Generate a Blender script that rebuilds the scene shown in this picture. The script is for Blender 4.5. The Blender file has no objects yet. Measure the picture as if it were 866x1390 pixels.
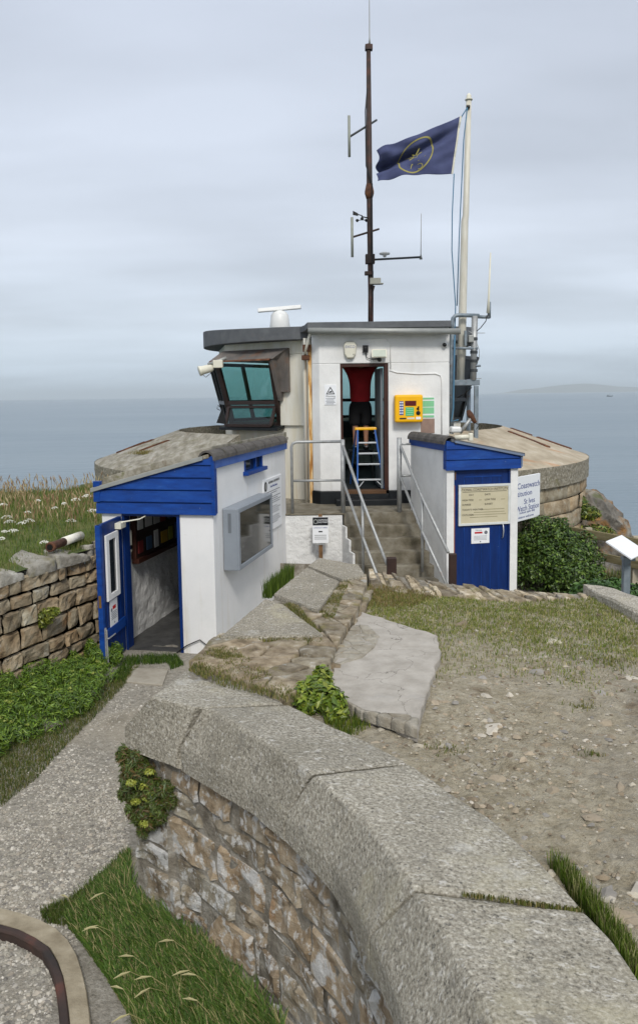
import bpy, math, random
import numpy as np
from mathutils import Vector, Matrix, noise
from mathutils.geometry import delaunay_2d_cdt
R = math.radians
rnd = random.Random(7)
scn = bpy.context.scene
COL = scn.collection

# ------------------------------------------------------------------ camera
F = 1100.0; PITCH = math.atan(114 / F); ROLL = R(.77)
_fw = Vector((0, math.cos(PITCH), -math.sin(PITCH))); _uw = Vector((0, math.sin(PITCH), math.cos(PITCH))); _rw = Vector((1, 0, 0))
_R = _rw * math.cos(ROLL) - _uw * math.sin(ROLL); _U = _rw * math.sin(ROLL) + _uw * math.cos(ROLL)
cd = bpy.data.cameras.new('camera'); cam = bpy.data.objects.new('camera', cd); COL.objects.link(cam)
cam.matrix_world = Matrix(((_R.x, _U.x, -_fw.x, 0), (_R.y, _U.y, -_fw.y, 0), (_R.z, _U.z, -_fw.z, 0), (0, 0, 0, 1)))
cd.sensor_fit = 'VERTICAL'; cd.sensor_height = 36; cd.lens = 36 * F / 1390; cd.shift_y = -45 / 1390
cd.clip_start = .05; cd.clip_end = 90000
scn.camera = cam
# ------------------------------------------------------------------ world, sun, exposure
SUN_EL, SUN_AZ = R(42), R(172)
w = bpy.data.worlds.new('World'); scn.world = w; w.use_nodes = True
nt = w.node_tree; nt.nodes.clear(); N = nt.nodes.new; L = nt.links.new
out = N('ShaderNodeOutputWorld'); bg = N('ShaderNodeBackground'); bg.inputs[1].default_value = .093
sky = N('ShaderNodeTexSky'); sky.sky_type = 'NISHITA'; sky.sun_disc = False
sky.sun_elevation = SUN_EL; sky.sun_rotation = SUN_AZ; sky.air_density = 1.2; sky.dust_density = 3
tc = N('ShaderNodeTexCoord'); sp = N('ShaderNodeSeparateXYZ'); L(tc.outputs['Generated'], sp.inputs[0])
rp = N('ShaderNodeValToRGB'); L(sp.outputs['Z'], rp.inputs[0])
e = rp.color_ramp.elements
e[0].position = 0.0; e[0].color = (.50, .59, .68, 1); e[1].position = 1.0; e[1].color = (.74, .76, .80, 1)
for po, c in ((.04, (.50, .58, .67)), (.09, (.51, .57, .655)), (.18, (.53, .575, .655)), (.34, (.475, .515, .59)), (.5, (.44, .48, .56)), (.7, (.66, .69, .74))):
    q = rp.color_ramp.elements.new(po); q.color = (*c, 1)
# cloud sheet: direction projected on a flat layer
zc = N('ShaderNodeMath'); zc.operation = 'ADD'; L(sp.outputs['Z'], zc.inputs[0]); zc.inputs[1].default_value = .12
dv = N('ShaderNodeVectorMath'); dv.operation = 'DIVIDE'; L(tc.outputs['Generated'], dv.inputs[0])
cz = N('ShaderNodeCombineXYZ')
for i in range(3): L(zc.outputs[0], cz.inputs[i])
L(cz.outputs[0], dv.inputs[1])
mp = N('ShaderNodeMapping'); L(dv.outputs[0], mp.inputs[0]); mp.inputs['Scale'].default_value = (.55, 1.15, 1)
mp.inputs['Rotation'].default_value = (0, 0, .25)
nz = N('ShaderNodeTexNoise'); nz.inputs['Scale'].default_value = 1.1; nz.inputs['Detail'].default_value = 5; nz.inputs['Roughness'].default_value = .45
L(mp.outputs[0], nz.inputs[0])
mr = N('ShaderNodeMapRange'); L(nz.outputs[0], mr.inputs[0]); mr.inputs[1].default_value = .34; mr.inputs[2].default_value = .66; mr.inputs[3].default_value = 8.5; mr.inputs[4].default_value = 11.3
sc_ = N('ShaderNodeVectorMath'); sc_.operation = 'SCALE'; L(rp.outputs[0], sc_.inputs[0]); L(mr.outputs[0], sc_.inputs['Scale'])
mx = N('ShaderNodeMix'); mx.data_type = 'RGBA'; mx.inputs[0].default_value = .9; L(sky.outputs[0], mx.inputs[6]); L(sc_.outputs[0], mx.inputs[7])
L(mx.outputs[2], bg.inputs[0]); L(bg.outputs[0], out.inputs[0])
sd = bpy.data.lights.new('sun', 'SUN'); so = bpy.data.objects.new('sun', sd); COL.objects.link(so)
sd.energy = 1.5; sd.angle = R(12); sd.color = (1, .96, .9)
so.rotation_euler = (math.pi / 2 - SUN_EL, 0, math.pi - SUN_AZ)   # light comes from behind the viewer, a little to the right
scn.view_settings.view_transform = 'Standard'; scn.view_settings.look = 'None'; scn.view_settings.exposure = .57; scn.view_settings.gamma = 1
scn.view_settings.use_curve_mapping = False
try:
    scn.cycles.max_bounces = 6; scn.cycles.transparent_max_bounces = 12; scn.cycles.volume_bounces = 0
    scn.cycles.use_denoising = True
except Exception: pass

# ------------------------------------------------------------------ helpers
def D(px, py): return _R * (px - 433) + _U * (650 - py) + _fw * F
def PZ(px, py, z): d = D(px, py); return d * (z / d.z)
def PY(px, py, y): d = D(px, py); return d * (y / d.y)
def V(*a): return Vector(a)

def tag(o, label=None, cat=None, group=None, kind=None):
    if label: o['label'] = label
    if cat: o['category'] = cat
    if group: o['group'] = group
    if kind: o['kind'] = kind
    return o
def thing(name, label, cat, loc, group=None):
    o = bpy.data.objects.new(name, None); COL.objects.link(o); o.location = loc; o.empty_display_size = .2
    return tag(o, label, cat, group)
def wloc(o):
    v = Vector(o.location)
    while o.parent: o = o.parent; v += Vector(o.location)
    return v

class MB:
    def __init__(s): s.v = []; s.f = []; s.c = []; s.col = (1, 1, 1)
    def add(s, vs, fs, col=None):
        n = len(s.v); s.v += [tuple(p) for p in vs]; s.f += [tuple(i + n for i in f) for f in fs]
        s.c += [col or s.col] * len(vs)
        return s
    def hexa(s, p, col=None):   # 8 corners, bottom ring then top ring
        return s.add(p, [(3, 2, 1, 0), (4, 5, 6, 7), (0, 1, 5, 4), (1, 2, 6, 5), (2, 3, 7, 6), (3, 0, 4, 7)], col)
    def box(s, x0, x1, y0, y1, z0, z1, fr=None, col=None):
        p = [V(x0, y0, z0), V(x1, y0, z0), V(x1, y1, z0), V(x0, y1, z0), V(x0, y0, z1), V(x1, y0, z1), V(x1, y1, z1), V(x0, y1, z1)]
        if fr: p = [fr(*q) for q in p]
        return s.hexa(p, col)
    def prism(s, bot, top, col=None):
        n = len(bot)
        return s.add(list(bot) + list(top), [tuple(range(n - 1, -1, -1)), tuple(range(n, 2 * n))] + [(i, (i + 1) % n, n + (i + 1) % n, n + i) for i in range(n)], col)
    def tube(s, pts, r, n=8, cap=True, col=None):
        pts = [Vector(p) for p in pts]; rs = r if isinstance(r, (list, tuple)) else [r] * len(pts)
        vs = []; fs = []; up = None
        for i, p in enumerate(pts):
            t = (pts[min(i + 1, len(pts) - 1)] - pts[max(i - 1, 0)]).normalized()
            if up is None: up = V(0, 0, 1) if abs(t.z) < .9 else V(1, 0, 0)
            a = t.cross(up).normalized(); b = a.cross(t).normalized(); up = b
            for k in range(n):
                an = 2 * math.pi * k / n; vs.append(p + (a * math.cos(an) + b * math.sin(an)) * rs[i])
        for i in range(len(pts) - 1):
            for k in range(n): fs.append((i * n + k, i * n + (k + 1) % n, (i + 1) * n + (k + 1) % n, (i + 1) * n + k))
        if cap: fs += [tuple(range(n - 1, -1, -1)), tuple(range((len(pts) - 1) * n, len(pts) * n))]
        return s.add(vs, fs, col)
    def lathe(s, c, prof, n=20, ax=None, col=None):   # prof: (radius, height) along ax
        ax = Vector(ax or (0, 0, 1)).normalized(); u = ax.orthogonal().normalized(); w_ = ax.cross(u); c = Vector(c); vs = []; fs = []
        for r_, h in prof:
            for k in range(n): a = 2 * math.pi * k / n; vs.append(c + ax * h + (u * math.cos(a) + w_ * math.sin(a)) * r_)
        for i in range(len(prof) - 1):
            for k in range(n): fs.append((i * n + k, i * n + (k + 1) % n, (i + 1) * n + (k + 1) % n, (i + 1) * n + k))
        fs += [tuple(range(n - 1, -1, -1)), tuple(range((len(prof) - 1) * n, len(prof) * n))]
        return s.add(vs, fs, col)
    def grid(s, fn, nu, nv, col=None):
        vs = [fn(i / nu, j / nv) for j in range(nv + 1) for i in range(nu + 1)]
        fs = [(j * (nu + 1) + i, j * (nu + 1) + i + 1, (j + 1) * (nu + 1) + i + 1, (j + 1) * (nu + 1) + i) for j in range(nv) for i in range(nu)]
        return s.add(vs, fs, col)
    def build(s, name, mat, parent=None, bevel=0, smooth=False, origin=None, seg=2):
        if parent is not None: o0 = wloc(parent)
        elif origin is not None: o0 = Vector(origin)
        else:
            a = np.array(s.v); o0 = Vector(((a[:, 0].min() + a[:, 0].max()) / 2, (a[:, 1].min() + a[:, 1].max()) / 2, a[:, 2].min()))
        me = bpy.data.meshes.new(name)
        me.from_pydata([(p[0] - o0.x, p[1] - o0.y, p[2] - o0.z) for p in s.v], [], s.f)
        ca = me.color_attributes.new('Col', 'FLOAT_COLOR', 'POINT')
        ca.data.foreach_set('color', np.array([(*c, 1) for c in s.c], dtype=np.float32).ravel())
        me.materials.append(mat); me.validate()
        if smooth: me.polygons.foreach_set('use_smooth', [True] * len(me.polygons))
        o = bpy.data.objects.new(name, me); COL.objects.link(o)
        if parent is not None: o.parent = parent
        else: o.location = o0
        if bevel:
            m = o.modifiers.new('b', 'BEVEL'); m.width = bevel; m.segments = seg; m.limit_method = 'ANGLE'; m.angle_limit = R(35)
        return o

def lin(h):
    h = h.lstrip('#'); c = [int(h[i:i + 2], 16) / 255 for i in (0, 2, 4)]
    return tuple(x / 12.92 if x <= .04045 else ((x + .055) / 1.055) ** 2.4 for x in c)

MATS = {}
def mat(name, stops, scale=4, detail=6, rough=.8, bump=0, bscale=30, bdist=.01, spec=.4, stretch=(1, 1, 1), attr=False, over=(), metal=0, rvar=0, crack=None, nrough=.6, trans=0):
    """stops: [(pos, rgb)], over: [(scale, lo, hi, rgb, amount, stretch)] patches, crack: (scale, width, rgb)"""
    if name in MATS: return MATS[name]
    m = bpy.data.materials.new(name); m.use_nodes = True; t = m.node_tree; b = t.nodes['Principled BSDF']; n_ = t.nodes.new; l_ = t.links.new
    geo = n_('ShaderNodeNewGeometry')
    def mapped(st):
        if st == (1, 1, 1): return geo.outputs['Position']
        q = n_('ShaderNodeMapping'); q.inputs['Scale'].default_value = st; l_(geo.outputs['Position'], q.inputs[0]); return q.outputs[0]
    nz = n_('ShaderNodeTexNoise'); nz.inputs['Scale'].default_value = scale; nz.inputs['Detail'].default_value = detail; nz.inputs['Roughness'].default_value = nrough
    l_(mapped(stretch), nz.inputs['Vector'])
    r_ = n_('ShaderNodeValToRGB'); l_(nz.outputs[0], r_.inputs[0]); el = r_.color_ramp.elements
    el[0].position = stops[0][0]; el[0].color = (*stops[0][1], 1)
    el[1].position = stops[-1][0]; el[1].color = (*stops[-1][1], 1)
    if len(stops) == 1: el[0].position = 0; el[1].position = 1
    for po, c in stops[1:-1]: q = el.new(po); q.color = (*c, 1)
    cur = r_.outputs[0]
    if attr:
        at = n_('ShaderNodeAttribute'); at.attribute_name = 'Col'
        mm = n_('ShaderNodeMix'); mm.data_type = 'RGBA'; mm.blend_type = 'MULTIPLY'; mm.inputs[0].default_value = 1
        l_(cur, mm.inputs[6]); l_(at.outputs['Color'], mm.inputs[7]); cur = mm.outputs[2]
    for ov in over:
        s_, lo, hi, c, am = ov[:5]; st = ov[5] if len(ov) > 5 else (1, 1, 1)
        q = n_('ShaderNodeTexNoise'); q.inputs['Scale'].default_value = s_; q.inputs['Detail'].default_value = 6; q.inputs['Roughness'].default_value = .65
        off = n_('ShaderNodeMapping'); off.inputs['Scale'].default_value = st; off.inputs['Location'].default_value = (s_ * 1.3 + 5, 3.1, c[0] * 9 + 1); l_(geo.outputs['Position'], off.inputs[0]); l_(off.outputs[0], q.inputs['Vector'])
        mr_ = n_('ShaderNodeMapRange'); l_(q.outputs[0], mr_.inputs[0]); mr_.inputs[1].default_value = lo; mr_.inputs[2].default_value = hi; mr_.inputs[4].default_value = am
        mm = n_('ShaderNodeMix'); mm.data_type = 'RGBA'; l_(mr_.outputs[0], mm.inputs[0]); l_(cur, mm.inputs[6]); mm.inputs[7].default_value = (*c, 1); cur = mm.outputs[2]
    hgt = None
    if crack:
        vo = n_('ShaderNodeTexVoronoi'); vo.feature = 'DISTANCE_TO_EDGE'; vo.inputs['Scale'].default_value = crack[0]
        wn = n_('ShaderNodeTexNoise'); wn.inputs['Scale'].default_value = 3; wn.inputs['Detail'].default_value = 5; l_(geo.outputs['Position'], wn.inputs['Vector'])
        ws = n_('ShaderNodeVectorMath'); ws.operation = 'SCALE'; ws.inputs['Scale'].default_value = .5; l_(wn.outputs['Color'], ws.inputs[0])
        wa = n_('ShaderNodeVectorMath'); l_(geo.outputs['Position'], wa.inputs[0]); l_(ws.outputs[0], wa.inputs[1]); l_(wa.outputs[0], vo.inputs['Vector'])
        mr_ = n_('ShaderNodeMapRange'); l_(vo.outputs['Distance'], mr_.inputs[0]); mr_.inputs[1].default_value = 0; mr_.inputs[2].default_value = crack[1]; mr_.inputs[3].default_value = 1; mr_.inputs[4].default_value = 0
        mm = n_('ShaderNodeMix'); mm.data_type = 'RGBA'; l_(mr_.outputs[0], mm.inputs[0]); l_(cur, mm.inputs[6]); mm.inputs[7].default_value = (*crack[2], 1); cur = mm.outputs[2]
    l_(cur, b.inputs['Base Color'])
    b.inputs['Roughness'].default_value = rough; b.inputs['Metallic'].default_value = metal
    b.inputs['Specular IOR Level'].default_value = spec
    if rvar:
        mr_ = n_('ShaderNodeMapRange'); l_(nz.outputs[0], mr_.inputs[0]); mr_.inputs[3].default_value = rough - rvar; mr_.inputs[4].default_value = rough + rvar; l_(mr_.outputs[0], b.inputs['Roughness'])
    if bump:
        bn = n_('ShaderNodeTexNoise'); bn.inputs['Scale'].default_value = bscale; bn.inputs['Detail'].default_value = 8; bn.inputs['Roughness'].default_value = .65
        l_(mapped(stretch), bn.inputs['Vector'])
        bp = n_('ShaderNodeBump'); bp.inputs['Strength'].default_value = bump; bp.inputs['Distance'].default_value = bdist
        l_(bn.outputs[0], bp.inputs['Height']); l_(bp.outputs[0], b.inputs['Normal'])
    MATS[name] = m
    return m
def flat(name, h, rough=.6, metal=0, spec=.4, var=.12, scale=6, bump=0, bscale=60, bdist=.004):
    c = lin(h)
    return mat(name, [(.3, tuple(x * (1 - var) for x in c)), (.7, tuple(min(1, x * (1 + var)) for x in c))], scale=scale, rough=rough, metal=metal, spec=spec, bump=bump, bscale=bscale, bdist=bdist)

WHITE = mat('white_masonry_paint', [(.3, (.66, .66, .645)), (.6, (.78, .78, .76))], scale=2.5, rough=.75, bump=.5, bscale=14, bdist=.012,
            over=[(2.2, .60, .8, (.50, .47, .38), .35, (3, 3, .5)), (30, .68, .74, (.4, .34, .26), .4)])
WHITE_ROUGH = mat('white_rough_render', [(.3, (.62, .62, .61)), (.6, (.76, .76, .74))], scale=3, rough=.8, bump=1, bscale=7, bdist=.05, over=[(3, .62, .8, (.42, .38, .3), .4)])
WHITE_SMOOTH = mat('white_smooth_render', [(.3, (.69, .70, .70)), (.6, (.78, .78, .775))], scale=1.4, rough=.6, bump=.25, bscale=5, bdist=.008,
            over=[(2.0, .55, .75, (.52, .46, .33), .5, (4, 4, .3)), (1.1, .6, .8, (.50, .53, .46), .4), (18, .70, .76, (.42, .36, .28), .35)])
CREAM = mat('cream_weathered_paint', [(.3, (.70, .65, .50)), (.65, (.80, .78, .70))], scale=1.6, rough=.75, bump=.4, bscale=16, bdist=.01, stretch=(3, 3, .6), over=[(2.4, .60, .74, (.45, .22, .05), .6, (5, 5, .35))])
BLUE = mat('blue_timber_paint', [(.3, (.002, .030, .17)), (.62, (.003, .050, .27)), (.8, (.015, .085, .36))], scale=3, rough=.48, spec=.3, bump=.25, bscale=18, bdist=.004, stretch=(1.2, 1.2, 6), over=[(2.2, .52, .7, (.02, .10, .36), .45, (1, 1, 3)), (26, .67, .73, (.35, .42, .55), .55)])
BLUE_DK = mat('dark_blue_door_paint', [(.3, (.002, .017, .095)), (.65, (.003, .027, .15))], scale=3, rough=.45, spec=.3, bump=.3, bscale=20, bdist=.004, stretch=(6, 6, .8), over=[(24, .70, .75, (.25, .32, .45), .5)])
BLUE_LT = mat('sun_faded_blue_paint', [(.3, (.03, .09, .33)), (.7, (.06, .14, .42))], scale=5, rough=.6, bump=.2, bscale=20, over=[(22, .62, .7, (.3, .38, .5), .4)])
DARKFELT = mat('dark_grey_felt', [(.3, (.085, .09, .098)), (.7, (.13, .138, .145))], scale=5, rough=.75, bump=.3, bscale=40, over=[(3, .6, .75, (.2, .2, .19), .4)])
RIDGE = mat('grey_cement_ridge', [(.3, (.055, .05, .045)), (.7, (.12, .11, .10))], scale=8, rough=.85, bump=.6, bscale=40, over=[(6, .58, .7, (.22, .20, .17), .5), (9, .6, .7, (.12, .11, .05), .5)])
GUTTER = flat('grey_metal_gutter', '#9A9C98', rough=.5, metal=.3)
GALV = mat('galvanised_steel', [(.3, (.30, .31, .31)), (.7, (.46, .47, .46))], scale=12, rough=.5, metal=.45, bump=.15, bscale=50, over=[(9, .62, .72, (.2, .12, .07), .4)])
STEELBLUE = mat('weathered_blue_grey_steel', [(.3, (.14, .18, .21)), (.7, (.27, .31, .34))], scale=8, rough=.55, metal=.3, over=[(9, .6, .7, (.16, .08, .04), .6)])
BLACKP = flat('black_plinth_paint', '#14181B', rough=.5, var=.3)
FRAMEBR = flat('dark_brown_frame', '#2E211C', rough=.45, var=.2)
BROWNW = flat('brown_varnished_wood', '#3B1E14', rough=.5, var=.3)
RUSTM = mat('rusty_steel', [(.3, (.05, .022, .014)), (.55, (.12, .05, .025)), (.75, (.24, .10, .04))], scale=9, rough=.85, bump=.5, bscale=50)
RUSTSTAIN = mat('rust_stained_render', [(.38, (.32, .13, .03)), (.5, (.60, .34, .11)), (.62, (.74, .62, .40))], scale=3.5, rough=.8, bump=.4, bscale=20, stretch=(6, 6, .8))
MASTM = mat('rusted_mast_paint', [(.3, (.022, .018, .016)), (.55, (.05, .03, .024)), (.75, (.13, .045, .03))], scale=5, rough=.7)
WPLASTIC = flat('white_plastic', '#D8D9D6', rough=.4, var=.05)
OFFPLASTIC = flat('aged_white_plastic', '#D6D3C2', rough=.45, var=.06)
BLACKPL = flat('black_plastic', '#101010', rough=.4, var=.2)
ALU = flat('brushed_aluminium', '#B9BDC0', rough=.4, metal=.5, var=.08)
POLE = mat('cream_pole_paint', [(.3, (.52, .49, .40)), (.7, (.68, .66, .58))], scale=4, rough=.5, over=[(6, .63, .72, (.35, .2, .1), .4)], stretch=(4, 4, .6))
GREYSTEEL = flat('grey_powder_coat', '#8A9199', rough=.45, metal=.1, var=.06)
PAPERW = flat('white_sign_board', '#E6E8EA', rough=.5, var=.03)
INK = flat('black_lettering', '#15171C', rough=.6, var=.1)
INKGREY = flat('grey_lettering', '#6A6D74', rough=.6, var=.1)
INKBLUE = flat('blue_lettering', '#3B4A86', rough=.6, var=.1)
RED = flat('red_lettering', '#B3161C', rough=.6, var=.1)
YELLOW = flat('yellow_enamel', '#F2B400', rough=.35, var=.05)
GREEN = flat('green_label', '#4FB573', rough=.5, var=.06)
OFFW_WOOD = mat('timber_fence_wood', [(.3, (.12, .10, .045)), (.6, (.22, .185, .10)), (.8, (.30, .27, .18))], scale=3, rough=.85, bump=.5, bscale=20, stretch=(1, 1, 8), over=[(4, .55, .7, (.10, .11, .03), .6)])
GREYWOOD = flat('bleached_post_wood', '#A79E8B', rough=.85, var=.2)
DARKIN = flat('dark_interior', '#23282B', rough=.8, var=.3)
INGREY = flat('interior_grey', '#7C858A', rough=.7, var=.1)
CONC_STEP = mat('stained_concrete', [(.3, (.085, .072, .045)), (.5, (.17, .15, .11)), (.7, (.27, .25, .20))], scale=4, rough=.9, bump=.7, bscale=25, bdist=.01, over=[(3, .55, .72, (.32, .31, .27), .5), (8, .6, .7, (.06, .06, .03), .6)])
GRANITE = mat('weathered_granite', [(.34, (.12, .108, .085)), (.44, (.265, .245, .203)), (.54, (.37, .348, .295)), (.66, (.59, .565, .50))], scale=70, detail=8, nrough=.7, rough=.88, bump=1, bscale=45, bdist=.012,
            attr=True, over=[(1.8, .45, .7, (.15, .135, .095), .45), (38, .59, .64, (.66, .64, .59), .6, (.6, 1, 1)), (1.1, .52, .7, (.20, .185, .15), .45), (60, .59, .65, (.05, .047, .04), .8), (1.7, .57, .68, (.44, .40, .27), .45), (9, .60, .68, (.16, .15, .125), .5), (2.6, .62, .70, (.55, .54, .50), .4), (6, .66, .71, (.10, .095, .08), .5)])
RUBBLE = mat('lichened_rubble_stone', [(.3, (.12, .088, .055)), (.45, (.26, .205, .135)), (.6, (.36, .305, .225)), (.75, (.48, .44, .37))], scale=9, detail=8, rough=.9, bump=1, bscale=28, bdist=.02, attr=True,
            over=[(3.2, .60, .7, (.36, .17, .06), .55), (6, .53, .60, (.50, .50, .485), .9), (15, .53, .60, (.62, .62, .60), .7), (12, .62, .68, (.08, .07, .05), .7)])
RUBBLE_LT = mat('brown_granite_block', [(.3, (.15, .105, .06)), (.45, (.28, .215, .135)), (.6, (.38, .31, .21)), (.75, (.48, .43, .34))], scale=6, detail=8, rough=.9, bump=1, bscale=26, bdist=.015, attr=True,
            over=[(3.4, .60, .70, (.38, .18, .055), .5), (7, .60, .68, (.45, .44, .38), .6), (16, .62, .68, (.08, .07, .055), .6)])
MORTAR = mat('old_mortar', [(.3, (.13, .112, .085)), (.5, (.25, .225, .18)), (.7, (.42, .40, .355))], scale=9, rough=.95, bump=1, bscale=26, bdist=.03, over=[(6, .58, .66, (.06, .05, .035), .6), (12, .6, .66, (.52, .52, .5), .5)])
TOPRUB = mat('mossy_flat_rubble', [(.3, (.12, .095, .06)), (.45, (.24, .195, .13)), (.58, (.34, .29, .21)), (.72, (.52, .48, .41))], scale=10, detail=8, rough=.9, bump=1, bscale=30, bdist=.02, attr=True,
            over=[(5, .55, .66, (.17, .15, .05), .7), (7, .62, .7, (.44, .45, .43), .6)])
SLAB = mat('pinkish_cement_slab', [(.3, (.30, .275, .235)), (.5, (.38, .35, .305)), (.7, (.45, .42, .37))], scale=7, rough=.9, bump=.9, bscale=30, bdist=.01, crack=(1.6, .004, (.10, .09, .075)), over=[(14, .68, .74, (.1, .09, .08), .5), (1.6, .62, .72, (.40, .385, .36), .6)])
SLAB_BROKEN = mat('broken_cement_bed', [(.3, (.22, .19, .14)), (.6, (.36, .33, .27)), (.8, (.46, .44, .40))], scale=9, rough=.95, bump=1, bscale=18, bdist=.03)
# ------------------------------------------------------------------ natural materials
DIRT = mat('stony_dirt', [(.28, (.17, .14, .09)), (.42, (.31, .265, .18)), (.56, (.45, .40, .295)), (.74, (.61, .565, .455))], scale=12, detail=10, nrough=.8, rough=.95, bump=1, bscale=30, bdist=.05,
           over=[(1.1, .5, .64, (.33, .30, .25), .55), (30, .63, .68, (.48, .46, .41), .6), (2.3, .60, .70, (.15, .10, .055), .6)])
GRAVEL = mat('path_gravel', [(.30, (.11, .10, .08)), (.45, (.25, .23, .19)), (.6, (.36, .335, .285)), (.78, (.54, .515, .455))], scale=30, detail=8, nrough=.75, rough=.95, bump=1, bscale=50, bdist=.02,
           over=[(.9, .45, .6, (.36, .32, .25), .6), (2.2, .55, .68, (.17, .15, .11), .55), (2.5, .66, .74, (.12, .12, .05), .5)])
EARTH = mat('coastal_earth', [(.3, (.055, .06, .022)), (.5, (.10, .095, .04)), (.7, (.20, .16, .10))], scale=2.5, detail=8, rough=.95, bump=1, bscale=12, bdist=.05)
TURF = mat('turf_soil', [(.3, (.05, .07, .015)), (.5, (.09, .12, .03)), (.7, (.17, .17, .06))], scale=4, detail=8, rough=.95, bump=1, bscale=25, bdist=.03)
ROCK = mat('orange_lichen_rock', [(.3, (.07, .065, .055)), (.5, (.19, .175, .15)), (.7, (.36, .34, .29))], scale=2.2, detail=9, rough=.9, bump=1, bscale=7, bdist=.08, over=[(1.7, .49, .60, (.30, .145, .03), .8), (5, .55, .62, (.06, .055, .045), .6), (2.6, .58, .66, (.09, .11, .03), .7)])
BLADE = mat('grass_blade', [(.3, (.85, .85, .85)), (.7, (1, 1, 1))], scale=3, rough=.6, spec=.2, attr=True)
LEAF = mat('leaf', [(.3, (.8, .8, .8)), (.7, (1, 1, 1))], scale=4, rough=.45, spec=.45, attr=True)
PETAL = flat('flower_head', '#D9DACB', rough=.7, var=.1)
PEB = mat('pebble_stone', [(.3, (.75, .75, .75)), (.7, (1, 1, 1))], scale=30, rough=.9, attr=True)

def fb(x, y, s=1., z=0.): return noise.fractal(V(x * s, y * s, z), 1.0, 2.1, 5)
def sstep(a, b, x): t = max(0, min(1, (x - a) / (b - a))); return t * t * (3 - 2 * t)
def inpoly(p, poly):
    x, y = p[0], p[1]; c = False; n = len(poly)
    for i in range(n):
        x1, y1 = poly[i][0], poly[i][1]; x2, y2 = poly[(i + 1) % n][0], poly[(i + 1) % n][1]
        if (y1 > y) != (y2 > y) and x < (x2 - x1) * (y - y1) / (y2 - y1) + x1: c = not c
    return c
def dense(pts, step, closed=False):
    r = []; n = len(pts)
    for i in range(n if closed else n - 1):
        a = Vector(pts[i]); b = Vector(pts[(i + 1) % n]); k = max(1, int((b - a).length / step))
        r += [a.lerp(b, j / k) for j in range(k)]
    if not closed: r.append(Vector(pts[-1]))
    return r
def resample(pts, n):
    pts = [Vector(p) for p in pts]; d = [0]
    for a, b in zip(pts, pts[1:]): d.append(d[-1] + (b - a).length)
    r = []; j = 0
    for i in range(n + 1):
        t = d[-1] * i / n
        while j < len(d) - 2 and d[j + 1] < t: j += 1
        r.append(pts[j].lerp(pts[j + 1], (t - d[j]) / max(1e-9, d[j + 1] - d[j])))
    return r
def sheet(name, outline, zfn, res, mat_, parent=None, kind='structure', res_fn=None):
    ol = [Vector((p[0], p[1])) for p in dense([(p[0], p[1]) for p in outline], res, True)]
    n = len(ol); pts = list(ol); xs = [p.x for p in ol]; ys = [p.y for p in ol]; rr = random.Random(3)
    y = min(ys)
    while y < max(ys):
        st = res_fn(y) if res_fn else res; x = min(xs)
        while x < max(xs):
            q = (x + rr.uniform(-.3, .3) * st, y + rr.uniform(-.3, .3) * st)
            if inpoly(q, ol): pts.append(Vector(q))
            x += st
        y += st
    vs, es, fs, *_ = delaunay_2d_cdt(pts, [], [list(range(n))], 1, 1e-5)
    m = MB(); m.add([(v.x, v.y, zfn(v.x, v.y)) for v in vs], [tuple(f) for f in fs])
    o = m.build(name, mat_, parent, smooth=True, origin=(sum(xs) / n, sum(ys) / n, zfn(ol[0].x, ol[0].y)) if parent is None else None)
    if parent is None: o['kind'] = kind
    return o

def clip(poly, nx, ny, d):   # keep nx*x+ny*y<=d
    r = []
    for i in range(len(poly)):
        a = poly[i]; b = poly[(i + 1) % len(poly)]; da = nx * a[0] + ny * a[1] - d; db = nx * b[0] + ny * b[1] - d
        if da <= 0: r.append(a)
        if (da < 0 < db) or (db < 0 < da): t = da / (da - db); r.append((a[0] + (b[0] - a[0]) * t, a[1] + (b[1] - a[1]) * t))
    return r
def cells(poly, seeds, gap):
    """voronoi cells of the seeds inside a (mostly convex) polygon"""
    r = []
    for i, s in enumerate(seeds):
        c = [(p[0], p[1]) for p in poly]
        for j, q in enumerate(seeds):
            if i == j: continue
            nx, ny = q[0] - s[0], q[1] - s[1]; l = math.hypot(nx, ny)
            if l > 2: continue
            nx /= l; ny /= l
            c = clip(c, nx, ny, nx * (s[0] + q[0]) / 2 + ny * (s[1] + q[1]) / 2 - gap)
            if len(c) < 3: break
        if len(c) >= 3: r.append(c)
    return r
def stone_top(m, c, z0, z1, rr, bev=.02, wob=.012, tint=None, tilt=.03, res=.06):
    """an irregular flat stone: cell outline, domed rough top"""
    k = rr.uniform(.75, 1.2); wm = rr.uniform(-.05, .05); col = tint or (k * (1 + wm), k, k * (1 - wm))
    cx = sum(p[0] for p in c) / len(c); cy = sum(p[1] for p in c) / len(c)
    ring = dense([(p[0], p[1], 0) for p in c], res, True); n = len(ring)
    if n < 4: return
    tx, ty = rr.uniform(-tilt, tilt), rr.uniform(-tilt, tilt); vs = []
    def zz(x, y): return z1 + tx * (x - cx) + ty * (y - cy) + fb(x, y, 9, z1) * wob
    for sc, dz in ((1.0, None), (1.0, -bev * 1.3), (.93, -.25 * bev), (.72, 0), (.35, .002)):
        for p in ring:
            jit = 1 + .05 * noise.noise(V(p.x * 14, p.y * 14, 3)); x = cx + (p.x - cx) * sc * jit; y = cy + (p.y - cy) * sc * jit
            vs.append((x, y, z0 if dz is None else zz(x, y) + dz))
    vs.append((cx, cy, zz(cx, cy)))
    fs = [(r * n + i, r * n + (i + 1) % n, (r + 1) * n + (i + 1) % n, (r + 1) * n + i) for r in range(4) for i in range(n)]
    fs += [(4 * n + i, 4 * n + (i + 1) % n, 5 * n) for i in range(n)]
    m.add(vs, fs, col)

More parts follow.
